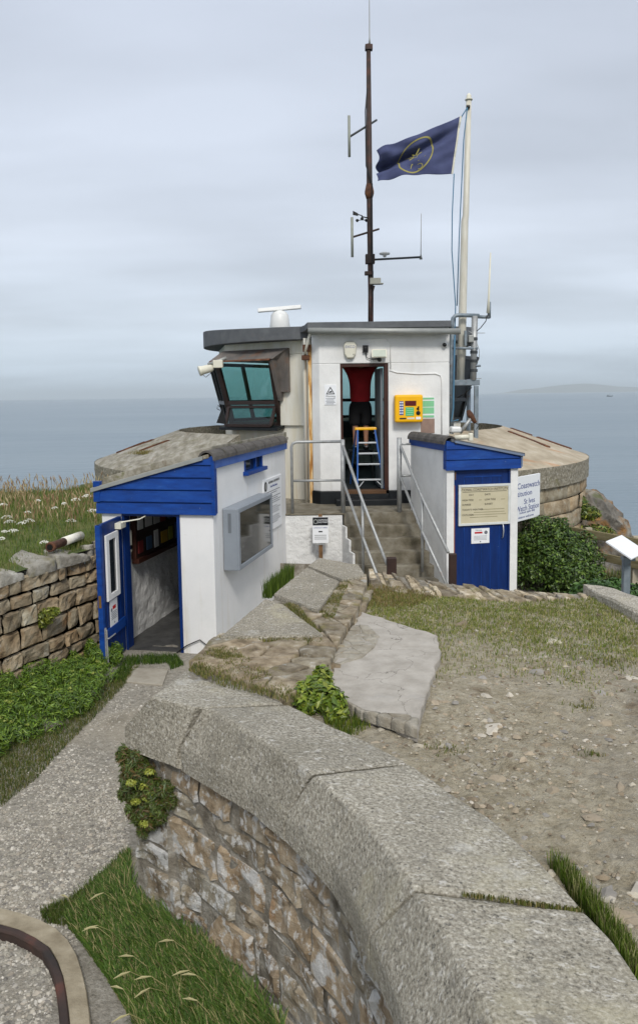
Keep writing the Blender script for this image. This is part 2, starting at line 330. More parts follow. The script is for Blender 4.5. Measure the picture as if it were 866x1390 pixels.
def rubble_face(m, path, z0f, z1f, rr, hrow=(.13, .24), wst=(.16, .42), bulge=.03, gap=.012, out=1, rough=.012, nx=6, nz=4, tint=(.78, 1.2)):
    """courses of rough stones on a vertical face that follows a plan path; out=+1 puts them on the right of the path direction"""
    P = dense([(p[0], p[1], 0) for p in path], .02); d = [0]
    for a, b in zip(P, P[1:]): d.append(d[-1] + (b - a).length)
    tot = d[-1]
    def at(s):
        s = max(0, min(tot, s)); lo, hi = 0, len(d) - 1
        while hi - lo > 1:
            mid = (lo + hi) // 2
            if d[mid] <= s: lo = mid
            else: hi = mid
        a, b = P[lo], P[hi]; t = (s - d[lo]) / max(1e-9, d[hi] - d[lo]); q = a.lerp(b, t)
        a2 = P[max(0, lo - 6)]; b2 = P[min(len(P) - 1, hi + 6)]; g = (b2 - a2).normalized()
        return q, V(g.y, -g.x, 0) * out
    h = 0; hmax = max(z1f(s) - z0f(s) for s in (0, tot / 2, tot))
    while h < hmax:
        rh = rr.uniform(*hrow); s = -rr.uniform(0, .2)
        if hmax - h - rh < hrow[0] * .6: rh = hmax - h
        while s < tot:
            w_ = rr.uniform(*wst); splits = [(h, h + rh)]
            if rh > .19 and rr.random() < .22 and w_ < .3: q = rr.uniform(.4, .6); splits = [(h, h + rh * q), (h + rh * q, h + rh)]
            for (h0, h1) in splits:
                sa, sb = max(0, s) + gap, min(tot, s + w_) - gap
                if sb - sa < .04: continue
                k = rr.uniform(*tint); wm = rr.uniform(-.09, .09); dep = rr.uniform(.3, 1) * bulge; tl = rr.uniform(-.012, .012); sk = rr.uniform(-.02, .02); sd = rr.random() * 99
                def pt(i, j):
                    u = i / nx; v = j / nz; ss = sa + (sb - sa) * u + sk * (v - .5)
                    n0, _ = at(ss); zz0 = z0f(ss); zz1 = z1f(ss); sc = (zz1 - zz0) / hmax
                    z = zz0 + (h0 + gap + (h1 - h0 - 2 * gap) * v) * sc
                    q, nn = at(ss)
                    eu = min(u, 1 - u) * (sb - sa); ev = min(v, 1 - v) * (h1 - h0); ed = min(1, min(eu, ev) / .014)
                    o = -.02 + (.02 + dep) * (ed ** .35 if ed > 0 else 0) + tl * (u - .5) * 4 + noise.fractal(V(ss * 9, z * 9, sd), 1, 2, 4) * rough
                    cr = (noise.noise(V(ss * 7, z * 7, sd)) * .012) if ed > 0 else noise.noise(V(ss * 12, z * 12, sd)) * .012
                    return (q.x + nn.x * o, q.y + nn.y * o, z + cr)
                # nudge the grid so the rim is narrow
                us = [0, .05, .25, .5, .75, .95, 1]; vs_ = [0, .09, .35, .65, .91, 1]
                vs = [pt(nx * u, nz * v) for v in vs_ for u in us]; nu = len(us)
                fs = [(j * nu + i, j * nu + i + 1, (j + 1) * nu + i + 1, (j + 1) * nu + i) for j in range(len(vs_) - 1) for i in range(nu - 1)]
                if out < 0: fs = [f[::-1] for f in fs]
                m.add(vs, fs, (k * (1 + wm), k, k * (1 - wm)))
            s += w_
        h += rh

def blades(name, spots, hr, wr, cols, lean=.35, parent=None, seeds=None, mat_=None, rr=None, label=None, cat=None, kind='stuff', thingify=True):
    """spots: list of (x,y,z[,scale])"""
    rr = rr or random.Random(5); m = MB()
    for s in spots:
        x, y, z = s[:3]; k = s[3] if len(s) > 3 else 1; h = rr.uniform(*hr) * k; w_ = rr.uniform(*wr); a = rr.uniform(0, 6.283); l_ = rr.uniform(0, lean) * h; b = rr.uniform(0, 6.283)
        dx, dy = math.cos(a) * w_ / 2, math.sin(a) * w_ / 2; lx, ly = math.cos(b) * l_, math.sin(b) * l_
        c = rr.choice(cols); f = rr.uniform(.7, 1.25); c = (c[0] * f, c[1] * f, c[2] * f)
        m.add([(x - dx, y - dy, z - .01), (x + dx, y + dy, z - .01), (x + dx * .7 + lx * .4, y + dy * .7 + ly * .4, z + h * .6), (x - dx * .7 + lx * .4, y - dy * .7 + ly * .4, z + h * .6), (x + lx, y + ly, z + h * (1 - .3 * lean))], [(0, 1, 2, 3), (3, 2, 4)], c)
    return m

def leafcloud(m, centers, n, size, cols, rr, flat_=.0, elong=1.7):
    """centers: (x,y,z,rx,ry,rz) lobes; leaves sit in the outer shell of each lobe and point outward"""
    for _ in range(n):
        cx, cy, cz, rx, ry, rz = rr.choice(centers)
        d = V(rr.gauss(0, 1), rr.gauss(0, 1), rr.gauss(0, 1)).normalized(); rad = rr.uniform(.4, 1.02) ** .5 * (1.22 if rr.random() < .07 else 1)
        rad *= 1 + .16 * noise.noise(V(d.x * 2 + cx, d.y * 2 + cy, d.z * 2))
        p = V(cx + d.x * rx * rad, cy + d.y * ry * rad, cz + d.z * rz * rad)
        nrm = (d + V(rr.gauss(0, .5), rr.gauss(0, .5), rr.gauss(0, .5) + .4)).normalized(); t = nrm.cross(V(rr.gauss(0, 1), rr.gauss(0, 1), rr.gauss(0, 1))).normalized(); b = nrm.cross(t)
        s = size * rr.uniform(.45, 1.45); c = rr.choice(cols); f = rr.uniform(.7, 1.3); c = (c[0] * f, c[1] * f, c[2] * f)
        m.add([p - t * s * elong / 2, p + b * s * .4 + nrm * s * .12, p + t * s * elong / 2, p - b * s * .4 + nrm * s * .12], [(0, 1, 2), (0, 2, 3)], c)

def pebbles(m, pts, rr, size, cols, flat_=.55):
    for p in pts:
        s = rr.uniform(*size); a = rr.uniform(0, 6.28); e1, e2, e3 = rr.uniform(.7, 1.4), rr.uniform(.6, 1), rr.uniform(.3, .8) * flat_ * 1.6
        ca, sa = math.cos(a), math.sin(a); vs = []
        for (x, y, z) in ((1, 0, .1), (.5, .85, 0), (-.5, .8, .1), (-1, 0, 0), (-.5, -.85, .1), (.5, -.8, 0), (.45, .3, 1), (-.4, .35, .9), (-.1, -.5, 1)):
            x *= s * e1 * rr.uniform(.8, 1.2); y *= s * e2 * rr.uniform(.8, 1.2); z = (z * s * e3 * rr.uniform(.7, 1.2)) - s * .1
            vs.append((p[0] + x * ca - y * sa, p[1] + x * sa + y * ca, p[2] + z))
        c = rr.choice(cols); f = rr.uniform(.75, 1.25)
        m.add(vs, [(0, 1, 6), (1, 2, 7, 6), (2, 3, 7), (3, 4, 8, 7), (4, 5, 8), (5, 0, 6, 8), (6, 7, 8)], (c[0] * f, c[1] * f, c[2] * f))

# ------------------------------------------------------------------ levels
ZP = -3.10          # path and yard
ZR, ZL, ZI, ZG = -1.67, -1.91, -1.73, -1.79   # ridge, lip, inner edge of coping, plateau ground
RC = V(.45, 17.3, 0)

# ------------------------------------------------------------------ sea, far headland, haze, ground
def sea_mat():
    m = bpy.data.materials.new('sea_water'); m.use_nodes = True; t = m.node_tree; b = t.nodes['Principled BSDF']; n_ = t.nodes.new; l_ = t.links.new
    geo = n_('ShaderNodeNewGeometry')
    b.inputs['Roughness'].default_value = .32; b.inputs['IOR'].default_value = 1.33
    mp_ = n_('ShaderNodeMapping'); mp_.inputs['Scale'].default_value = (.35, 1.0, 1); l_(geo.outputs[0], mp_.inputs[0])
    bumps = None
    for s, st, di in ((.02, .5, 6.), (.16, .6, .9), (.9, .35, .22)):
        q = n_('ShaderNodeTexNoise'); q.inputs['Scale'].default_value = s; q.inputs['Detail'].default_value = 6; l_(mp_.outputs[0], q.inputs[0])
        bp = n_('ShaderNodeBump'); bp.inputs['Strength'].default_value = st; bp.inputs['Distance'].default_value = di; l_(q.outputs[0], bp.inputs['Height'])
        if bumps: l_(bumps.outputs[0], bp.inputs['Normal'])
        bumps = bp
    l_(bumps.outputs[0], b.inputs['Normal'])
    q = n_('ShaderNodeTexNoise'); q.inputs['Scale'].default_value = .004; q.inputs['Detail'].default_value = 8; l_(mp_.outputs[0], q.inputs[0])
    r_ = n_('ShaderNodeValToRGB'); l_(q.outputs[0], r_.inputs[0]); r_.color_ramp.elements[0].position = .35; r_.color_ramp.elements[0].color = (.115, .165, .20, 1); r_.color_ramp.elements[1].position = .65; r_.color_ramp.elements[1].color = (.155, .205, .235, 1)
    l_(r_.outputs[0], b.inputs['Base Color'])
    return m
m = MB(); m.add([(-45000, -3000, -36), (45000, -3000, -36), (45000, 50000, -36), (-45000, 50000, -36)], [(0, 1, 2, 3)])
o = m.build('sea', sea_mat(), origin=(0, 0, -36)); o['kind'] = 'structure'
m = MB()
def hl(u, v):
    px = 668 + 330 * u; d = 28000 + 1200 * v; top = (4.5 + 7 * math.exp(-((u - .36) / .17) ** 2) + 2.5 * sstep(.5, 1, u) + .8 * noise.noise(V(u * 9, 0, 0)) + .3 * noise.noise(V(u * 30, 1, 0))) * sstep(0, .15, u)
    return ((px - 433) / F * d, d, -36 + (top / F * d) * (1 - abs(2 * v - 1) ** 1.5))
m.grid(hl, 60, 8); o = m.build('distant_headland', EARTH, smooth=True); o['kind'] = 'structure'
hz = bpy.data.materials.new('haze'); hz.use_nodes = True; t = hz.node_tree; t.nodes.remove(t.nodes['Principled BSDF'])
pv = t.nodes.new('ShaderNodeVolumePrincipled'); pv.inputs['Density'].default_value = 6e-5; pv.inputs['Color'].default_value = (.84, .94, 1, 1); pv.inputs['Anisotropy'].default_value = 0
t.links.new(pv.outputs[0], t.nodes['Material Output'].inputs['Volume'])
m = MB(); m.box(-45500, 45500, -3500, 50500, -37, 400); o = m.build('haze', hz, origin=(0, 0, -37)); o['kind'] = 'stuff'

def zground(x, y):
    z = ZP + .02 * fb(x, y, 1.2)
    d = max(0, y - 13.5) if x > 2 else max(0, y - 15)
    z -= .34 * d + .012 * d * d
    d2 = max(0, abs(x) - 11); z -= .5 * d2
    if y < 9 and x < -6: z += .0
    if d > 0 or d2 > 0: z += fb(x, y, .35) * min(1.2, .3 * (d + d2))
    return max(z, -40)
m = MB()
def lerp_axis(vals, n): return vals
xs = [-70, -50, -35, -25, -18, -14, -11] + [-9 + i * .5 for i in range(37)] + [11, 14, 18, 25, 35, 50, 70]
ys = [-30, -20, -12, -8, -5] + [-3 + i * .5 for i in range(54)] + [26, 29, 33, 38, 45, 55, 70]
nx_ = len(xs); m.add([(x, y, zground(x, y)) for y in ys for x in xs], [(j * nx_ + i, j * nx_ + i + 1, (j + 1) * nx_ + i + 1, (j + 1) * nx_ + i) for j in range(len(ys) - 1) for i in range(nx_ - 1)])
o = m.build('ground', EARTH, smooth=True, origin=(0, 0, ZP)); o['kind'] = 'structure'

# gravel path in the sunken yard
WL = [V(-5.9, .6, 0), V(-4.6, 4.4, 0), PZ(0, 955, ZP), PZ(131, 890, ZP), V(-2.66, 9.80, 0)]      # foot of the left retaining wall
path_ol = [(-5.9, -1.5), (-5.9, .6), (-4.6, 4.4), tuple(WL[2].xy), tuple(WL[3].xy), tuple(WL[4].xy), (-2.6, 11), (-1.2, 12.7), (3.2, 12.7), (4.4, 10), (3, 8.6), (.2, 8.9), (-.8, 5.6), (-1.15, 4.6), (.2, 2.5), (.5, -1.5)]
def zpath(x, y): return ZP + .012 + .012 * fb(x, y, 1.3)
sheet('gravel_path', path_ol, zpath, .12, GRAVEL)
# ------------------------------------------------------------------ left bank and its retaining wall
bank_ol = [tuple(p.xy) for p in WL] + [(-2.55, 9.9), (-2.1, 12.2), (-2.5, 13.6), (-3.3, 15), (-4.2, 16.4), (-4.5, 19), (-16, 19), (-16, -3), (-7, -3)]
def dseg(x, y, pts):
    b = 1e9
    for p, q in zip(pts, pts[1:]):
        ax, ay, bx, by = p[0], p[1], q[0], q[1]; l = (bx - ax) ** 2 + (by - ay) ** 2; t = max(0, min(1, ((x - ax) * (bx - ax) + (y - ay) * (by - ay)) / l))
        b = min(b, math.hypot(x - ax - t * (bx - ax), y - ay - t * (by - ay)))
    return b
def zbank(x, y):
    d = dseg(x, y, WL); z = -1.80 + .14 * sstep(0, 1.2, d) + .05 * fb(x, y, .9)
    z -= .4 * max(0, y - 14.5) if x < -4.6 else .25 * max(0, y - 16)
    z -= .45 * max(0, -x - 7.5); return max(z, -9)
sheet('bank', bank_ol, zbank, .22, TURF)
rw = thing('retaining_wall', 'brown granite rubble retaining wall holding up the flowery grass bank beside the gravel path', 'wall', (-3.4, 8, ZP))
m = MB(); rr = random.Random(11)
rubble_face(m, WL, lambda s: ZP - .05, lambda s: -1.86, rr, hrow=(.13, .26), wst=(.18, .5), bulge=.028, gap=.009, out=1, rough=.03, tint=(.8, 1.25))
m.build('stonework', RUBBLE_LT, rw)
m = MB(); g = dense(WL, .2)
for a, b in zip(g, g[1:]):
    n = (b - a).normalized(); n = V(n.y, -n.x, 0); i = n * .012; k = n * -.42
    m.hexa([a + i + V(0, 0, ZP - .1), b + i + V(0, 0, ZP - .1), b + k + V(0, 0, ZP - .1), a + k + V(0, 0, ZP - .1), a + i + V(0, 0, -1.85), b + i + V(0, 0, -1.85), b + k + V(0, 0, -1.85), a + k + V(0, 0, -1.85)])
m.build('mortar_backing', MORTAR, rw)
m = MB(); g = dense(WL, .01); dd = 0; tot = sum((b - a).length for a, b in zip(WL, WL[1:])); s = 0; rr = random.Random(4)
rs = resample(WL, 400)
while s < 1:
    w_ = rr.uniform(.3, .62) / tot; a = rs[int(s * 400)]; b = rs[min(400, int((s + w_ * .95) * 400))]
    if (b - a).length < .1: break
    n = (b - a).normalized(); n = V(n.y, -n.x, 0); o1, o2 = .02 + rr.uniform(-.02, .03), -.24 - rr.uniform(0, .2); j = lambda: V(rr.uniform(-.03, .03), rr.uniform(-.03, .03), 0)
    c = [a + n * o1 + j(), b + n * o1 + j(), (a + b) / 2 * .3 + b * .7 + n * o2 + j(), a * .8 + b * .2 + n * o2 + j()]
    stone_top(m, [(p.x, p.y) for p in c], -1.90, -1.755 + rr.uniform(-.04, .04), rr, bev=.012, wob=.03, tilt=.22, tint=(rr.uniform(.7, 1.05),) * 3, res=.05); s += w_
m.build('coping', mat('pale_rough_capstone', [(.3, (.20, .18, .14)), (.5, (.33, .31, .26)), (.7, (.46, .44, .39))], scale=9, detail=8, rough=.9, bump=1, bscale=28, bdist=.02, attr=True, over=[(4, .56, .68, (.19, .17, .07), .6)]), rw, smooth=True)

# ------------------------------------------------------------------ the curved granite parapet
ridge_px = [(204, 946), (267, 961), (290, 964), (360, 1007), (424, 1050), (488, 1106), (520, 1144), (563, 1207), (625, 1300), (672, 1390)]
lip_px = [(168, 984), (241, 1013), (262, 1026), (339, 1069), (386, 1106), (451, 1173), (480, 1222), (501, 1266), (530, 1330), (550, 1390)]
in_px = [(253, 908), (390, 955), (450, 985), (500, 1007), (560, 1037), (614, 1077), (669, 1111), (732, 1166), (794, 1234), (834, 1276), (880, 1345), (905, 1390)]
RG = [PZ(*p, ZR) for p in ridge_px] + [V(.60, 1.35, ZR), V(.62, .4, ZR), V(.50, -1.5, ZR)]
LP = [PZ(*p, ZL) for p in lip_px] + [V(.36, 1.35, ZL), V(.38, .4, ZL), V(.26, -1.5, ZL)]
IN = [PZ(*p, ZI) for p in in_px] + [V(1.22, 1.35, ZI), V(1.24, .4, ZI), V(1.12, -1.5, ZI)]
def cut(pts, a, b):   # piece of a polyline between the points nearest to a and b
    P = dense(pts, .01); i = min(range(len(P)), key=lambda k: (P[k].xy - a.xy).length); j = min(range(len(P)), key=lambda k: (P[k].xy - b.xy).length)
    return P[i:j + 1]
J = [(RG[0], LP[0], IN[0]), (RG[1], LP[1], IN[1]), (PZ(424, 1050, ZR), PZ(386, 1106, ZL), PZ(556, 1035, ZI)),
     (PZ(563, 1207, ZR), PZ(501, 1266, ZL), PZ(794, 1234, ZI)), (V(.585, 1.6, ZR), V(.345, 1.6, ZL), V(1.21, 1.6, ZI)), (V(.62, .4, ZR), V(.38, .4, ZL), V(1.24, .4, ZI)), (RG[-1], LP[-1], IN[-1])]
pw = thing('parapet_wall', 'thick curved granite parapet with chamfered coping over lichened rubble, in front of the huts', 'wall', (-.5, 5, ZP))
def coping(name, r_, l_, i_, n, gap=(.008, .008), seed=1):
    r_, l_, i_ = resample(r_, n), resample(l_, n), resample(i_, n)
    m = MB(); vs = []; rr = random.Random(seed)
    def nz(p, a): return V(0, 0, noise.fractal(p * 13, 1, 2, 3) * a * .6)
    prof = None
    for k in range(n + 1):
        R0, L0, I0 = r_[k], l_[k], i_[k]
        if k == 0: g = (r_[1] - r_[0]).normalized() * gap[0]
        elif k == n: g = -(r_[n] - r_[n - 1]).normalized() * gap[1]
        else: g = V(0, 0, 0)
        bev = .012; sec = []; gi = g
        sec.append(V(I0.x, I0.y, I0.z - .16)); sec.append(I0 + V(0, 0, -.018)); 
        for t in (.03, .15, .3, .45, .6, .75, .88, .965): sec.append(I0.lerp(R0, t))
        sec.append(R0 + (I0 - R0).normalized() * .004 + V(0, 0, -.004))
        for t in (.07, .25, .5, .75, .94): sec.append(R0.lerp(L0, t))
        sec.append(L0 + V(0, 0, -.012))
        for t in (.35, .7, 1): sec.append(L0 + V(0, 0, -.128 * t))
        inw = (R0 - L0); inw.z = 0; sec.append(V(L0.x, L0.y, ZL - .132) + inw.normalized() * .14)
        vs += [q + g * min(1, j_ / 10 + (.25 if seed == 21 else 1)) + nz(q, .006) + V(0, 0, -.008 if (k in (0, n) and 1 < j_ < len(sec) - 2) else 0) for j_, q in enumerate(sec)]
    ns = len(sec); fs = [(k * ns + j, (k + 1) * ns + j, (k + 1) * ns + j + 1, k * ns + j + 1) for k in range(n) for j in range(ns - 1)]
    fs += [tuple(range(ns)), tuple(range((n + 1) * ns - 1, n * ns - 1, -1))]
    f = rr.uniform(.9, 1.04); m.add(vs, fs, (f, f * .985, f * .945)); return m.build(name, GRANITE, pw, bevel=.006, smooth=False)
first = True
for k in range(len(J) - 1):
    a, b = J[k], J[k + 1]
    o = coping('coping_stone', cut(RG, a[0], b[0]), cut(LP, a[1], b[1]), cut(IN, a[2], b[2]) if k else [IN[0], IN[1]], 26 if k < 4 else 10, gap=(.008 if k != 1 else .05, .008 if k else .012), seed=k + 20)
# outer rubble face under the coping
OUTL = [LP[0] + V(0, 0, 0)] + LP[1:]
def inset(pts, a): 
    r = []
    for i, p in enumerate(pts):
        g = (pts[min(i + 1, len(pts) - 1)] - pts[max(0, i - 1)]); g.z = 0; g.normalize(); n = V(-g.y, g.x, 0); r.append(p + n * a)
    return r
far_out = [PZ(253, 908, ZR), PZ(417, 768, ZR), PZ(432, 758, ZR)]     # visible left edge of the straight stretch
FAR = [V(p.x - .02, p.y + .01, 0) for p in far_out]
body_edge = inset(LP, .06)
m = MB(); rr = random.Random(21)
be = [V(p.x, p.y, 0) for p in body_edge]
rubble_face(m, be, lambda s: ZP - .06, lambda s: ZL - .118, rr, hrow=(.14, .3), wst=(.2, .6), bulge=.014, gap=.004, out=1, rough=.035, tint=(.8, 1.15))
rubble_face(m, [FAR[2], FAR[1], FAR[0] + V(-.02, 0, 0), be[0]], lambda s: ZP - .06, lambda s: ZL - .155, rr, hrow=(.16, .3), wst=(.22, .55), bulge=.03, gap=.012, out=1, rough=.02, tint=(.75, 1.1))
m.build('rubble_face', RUBBLE, pw)
# mortar core: a ribbon between the outer face and an inner line
def ribbon(m, A, B, z0, za, zb):
    n = len(A)
    for i in range(n - 1):
        a, b, c, d_ = A[i], A[i + 1], B[i + 1], B[i]
        m.hexa([V(a.x, a.y, z0), V(b.x, b.y, z0), V(c.x, c.y, z0), V(d_.x, d_.y, z0), V(a.x, a.y, za), V(b.x, b.y, za), V(c.x, c.y, zb), V(d_.x, d_.y, zb)])
m = MB(); A = resample([p + V(0, 0, 0) for p in inset(be, .003)], 60); B = resample(inset(be, .42), 60); ribbon(m, A, B, ZP - .1, ZL - .12, ZL - .12)
far_in = [PZ(448, 921, ZI), PZ(456, 885, ZI), PZ(468, 857, ZI), PZ(486, 830, ZI), PZ(498, 792, ZI)]
A = resample([V(RG[0].x + .07, RG[0].y, 0), FAR[0] + V(.03, 0, 0), FAR[1] + V(.015, 0, 0), FAR[2] + V(.015, -.02, 0)], 30); B = resample([PZ(330, 945, ZI), PZ(400, 950, ZI)] + far_in, 30); ribbon(m, A, B, ZP - .1, -1.715, -1.745)
m.build('mortar_core', MORTAR, pw)
# granite slabs and flat rubble on the straight stretch
def cap(pxs, name='coping_stone', z=ZR, th=.14, extra=None):
    c = [PZ(x, y, z) for x, y in pxs]; m = MB()
    ring = dense([(p.x, p.y, 0) for p in c], .05, True); vs = []; cx = sum(p.x for p in ring) / len(ring); cy = sum(p.y for p in ring) / len(ring); n = len(ring)
    for sc, dz in ((1, -th), (1, -.014), (.985, 0), (.8, .0), (.55, 0), (.3, 0)):
        for p in ring: x = cx + (p.x - cx) * sc; y = cy + (p.y - cy) * sc; vs.append((x, y, z + dz + noise.fractal(V(x * 11, y * 11, 1), 1, 2, 4) * .006))
    vs.append((cx, cy, z)); fs = [(r * n + i, r * n + (i + 1) % n, (r + 1) * n + (i + 1) % n, (r + 1) * n + i) for r in range(5) for i in range(n)] + [(5 * n + i, 5 * n + (i + 1) % n, 6 * n) for i in range(n)]
    f = rnd.uniform(.84, .92); m.add(vs, fs, (f, f * .965, f * .90)); return m.build(name, GRANITE, pw)
cap([(299, 864), (360, 813), (384, 820), (439, 862)][::-1])
cap([(372, 806), (417, 770), (461, 789), (432, 829)][::-1])
cap([(418, 768), (433, 757), (487, 767), (496, 781), (465, 787)][::-1])
def pix(*pp, z=ZI): return [tuple(PZ(x, y, z).xy) for x, y in pp]
m = MB(); rr = random.Random(31)
z1 = pix((257, 906), (283, 878), (298, 866), (438, 866), (456, 884), (448, 908), (402, 947), (390, 952))
def seeds_in(poly, n, rr, mind=.1, sx=1., ang=0.):
    xs_ = [p[0] for p in poly]; ys_ = [p[1] for p in poly]; r = []; t = 0; ca, sa = math.cos(ang), math.sin(ang)
    while len(r) < n and t < n * 60:
        t += 1; q = (rr.uniform(min(xs_), max(xs_)), rr.uniform(min(ys_), max(ys_)))
        if inpoly(q, poly) and all(math.hypot(((q[0] - s[0]) * ca + (q[1] - s[1]) * sa) / sx, -(q[0] - s[0]) * sa + (q[1] - s[1]) * ca) > mind for s in r): r.append(q)
    return r
for c in cells(z1, seeds_in(z1, 20, rr, .12, 2.2, .3), .003): stone_top(m, c, -1.80, -1.690, rr, bev=.006, wob=.016, tilt=.05)
z2 = pix((384, 822), (400, 816), (434, 832), (463, 789), (468, 790), (497, 783), (498, 794), (486, 832), (468, 858), (457, 882), (441, 861))
z2a = pix((386, 818), (401, 812), (470, 858), (456, 884), (441, 864)); z2b = pix((436, 833), (463, 792), (497, 784), (498, 794), (486, 832), (470, 856))
for zz_, n in ((z2a, 9), (z2b, 12)):
    for c in cells(zz_, seeds_in(zz_, n, rr, .13, 1.4, 1.2), .008): stone_top(m, c, -1.80, -1.692, rr, bev=.006, wob=.016, tilt=.06)
m.build('flat_rubble', TOPRUB, pw, smooth=True)
# rough inner kerb of stones between the wall top and the cement slab
m = MB(); s = 0; fi = resample(far_in, 200)
while s < 195:
    e_ = min(200, s + rr.randint(10, 24)); a, b = fi[s], fi[e_]; g = (b - a).normalized(); n = V(g.y, -g.x, 0)
    c = [a + n * -.05, a + n * .05, b + n * (.05 + rr.uniform(0, .03)), b + n * -.05]; stone_top(m, [(p.x, p.y) for p in c], -1.95, -1.75 + rr.uniform(-.02, .02), rr, bev=.03, wob=.03, tilt=.1, res=.04); s = e_
m.build('edge_rubble', TOPRUB, pw, smooth=True)

# far edge of the platform: pitched stones, then a granite slab
pe = thing('platform_edge_wall', 'low rough edge of pitched flat stones along the far side of the grassy platform', 'wall', (1.5, 7.6, ZP))
fo_px = [(500, 769), (560, 779), (620, 787), (700, 797), (770, 799), (800, 799)]
fi_px = [(502, 793), (560, 799), (620, 803), (700, 808), (770, 806), (800, 806)]
FO = [PZ(x, y, ZI) for x, y in fo_px]; FI = [PZ(x, y, ZI) for x, y in fi_px]
m = MB(); rr = random.Random(41)
poly = [(p.x, p.y) for p in FO] + [(p.x, p.y) for p in reversed(FI)]
A = resample(FO, 40); B = resample(FI, 40)
k = 0
while k < 40:
    st = rr.choice((1, 1, 2, 3)); j = min(40, k + st); sk = rr.choice((1, 2, 3))
    a, b = A[max(0, k - sk)], A[max(0, j - sk)]; c, d_ = B[j], B[k]
    tmid = rr.uniform(.35, .65)
    for (t0, t1) in ((0, tmid), (tmid, 1)) if rr.random() < .6 else ((0, 1),):
        p = [a.lerp(d_, t0), b.lerp(c, t0), b.lerp(c, t1), a.lerp(d_, t1)]; cx = sum((q.x for q in p)) / 4; cy = sum((q.y for q in p)) / 4
        p = [(cx + (q.x - cx) * .9, cy + (q.y - cy) * .93) for q in p][::-1]
        stone_top(m, p, -1.85, ZI - .035 + rr.uniform(-.02, .012), rr, bev=.005, wob=.02, tilt=.10, tint=(rr.choice((.7, .9, 1.1, 1.6, 1.7)),) * 3, res=.03)
    k = j
m.build('pitched_stones', TOPRUB, pe, smooth=True)
m = MB(); A2 = resample(FO, 30); B2 = resample(FI, 30); ribbon(m, A2, B2, ZP - .1, -1.78, -1.80)
m.build('mortar_core', MORTAR, pe)
m = MB(); rubble_face(m, FO[::-1], lambda s: ZP - .05, lambda s: -1.8, rr, bulge=.03, out=1, tint=(.8, 1.1)); m.build('rubble_face', RUBBLE, pe, smooth=True)
RARC_O = [PZ(790, 798, ZI), PZ(825, 800, ZI), PZ(866, 815, ZI), V(3.25, 5.9, ZI), V(3.75, 4.9, ZI), V(4.1, 3.7, ZI), V(4.25, 2.2, ZI), V(4.2, .5, ZI), V(4, -1.5, ZI)]
RARC_I = [PZ(796, 802, ZI), PZ(820, 813, ZI), PZ(866, 836, ZI), V(2.85, 5.65, ZI), V(3.28, 4.75, ZI), V(3.6, 3.6, ZI), V(3.75, 2.2, ZI), V(3.7, .5, ZI), V(3.5, -1.5, ZI)]
RA = thing('platform_coping_wall', 'granite coping slabs curving along the far side of the platform by the fence', 'wall', (3, 6, ZP))
A3 = resample(RARC_O, 60); B3 = resample(RARC_I, 60)
m = MB(); ribbon(m, resample(inset(RARC_O, -.05), 60), B3, ZP - .1, -1.80, -1.80); m.build('mortar_core', MORTAR, RA)
for k in range(0, 60, 12):
    m = MB(); n = 12; vs = []
    for i in range(k, k + 13):
        a, b = A3[i], B3[i]; g = (A3[min(60, k + 1)] - A3[k]).normalized() * (.006 if i == k else -.006 if i == k + 12 else 0)
        for q in (a + V(0, 0, -.15), a + V(0, 0, -.02), a.lerp(b, .04) + V(0, 0, 0), a.lerp(b, .3), a.lerp(b, .6), a.lerp(b, .95), b + V(0, 0, -.02), b + V(0, 0, -.15)): vs.append(q + g + V(0, 0, .03 + noise.fractal(q * 9, 1, 2, 4) * .012))
    m.add(vs, [(i * 8 + j, i * 8 + j + 1, (i + 1) * 8 + j + 1, (i + 1) * 8 + j) for i in range(12) for j in range(7)] + [tuple(range(7, -1, -1)), tuple(range(12 * 8, 12 * 8 + 8))], (1.15, 1.13, 1.1)); m.build('coping_stone', GRANITE, RA)

# ------------------------------------------------------------------ the platform ground
plat = [tuple(p.xy) for p in IN[2:]] + [tuple(p.xy) for p in RARC_I[::-1]] + [tuple(p.xy) for p in FI[::-1]] + [tuple(p.xy) for p in far_in[::-1]] + [tuple(PZ(410, 952, ZI).xy)]
inl = [(p.x, p.y) for p in IN]
def zplat(x, y):
    edge = .03 * (1 - sstep(0, .25, dseg(x, y, inl))); near = 1 - sstep(3.8, 5.5, y)
    return ZG + .022 * fb(x, y, 1.6) + (.010 + .016 * near) * noise.fractal(V(x * 9, y * 9, 2), .8, 2, 5) - .02 * near + edge * .3
sheet('platform_ground', plat, zplat, .05, DIRT, res_fn=lambda y: .032 if y < 4.6 else .07)
# pinkish cracked cement slab
sl = [(491.5, 830), (540, 845), (593, 862), (597, 884), (585, 925), (574, 963), (566, 989), (530, 975), (500, 967), (463, 950), (448, 921), (455, 896), (470, 868), (480, 850)]
m = MB(); c = [PZ(x, y, ZG + .05) for x, y in sl][::-1]; ring = dense([(p.x, p.y, 0) for p in c], .04, True)
ring = [p + V(noise.noise(p * 7), noise.noise(p * 7 + V(5, 5, 5)), 0) * .022 for p in ring]; n = len(ring); cx = sum(p.x for p in ring) / n; cy = sum(p.y for p in ring) / n; vs = []
for sc, dz in ((1.0, -.07), (1, -.008), (.985, 0), (.75, 0), (.5, 0), (.25, 0)):
    for p in ring: x = cx + (p.x - cx) * sc; y = cy + (p.y - cy) * sc; vs.append((x, y, ZG + .05 + dz + .006 * fb(x, y, 3)))
vs.append((cx, cy, ZG + .05)); m.add(vs, [(r * n + i, r * n + (i + 1) % n, (r + 1) * n + (i + 1) % n, (r + 1) * n + i) for r in range(5) for i in range(n)] + [(5 * n + i, 5 * n + (i + 1) % n, 6 * n) for i in range(n)])
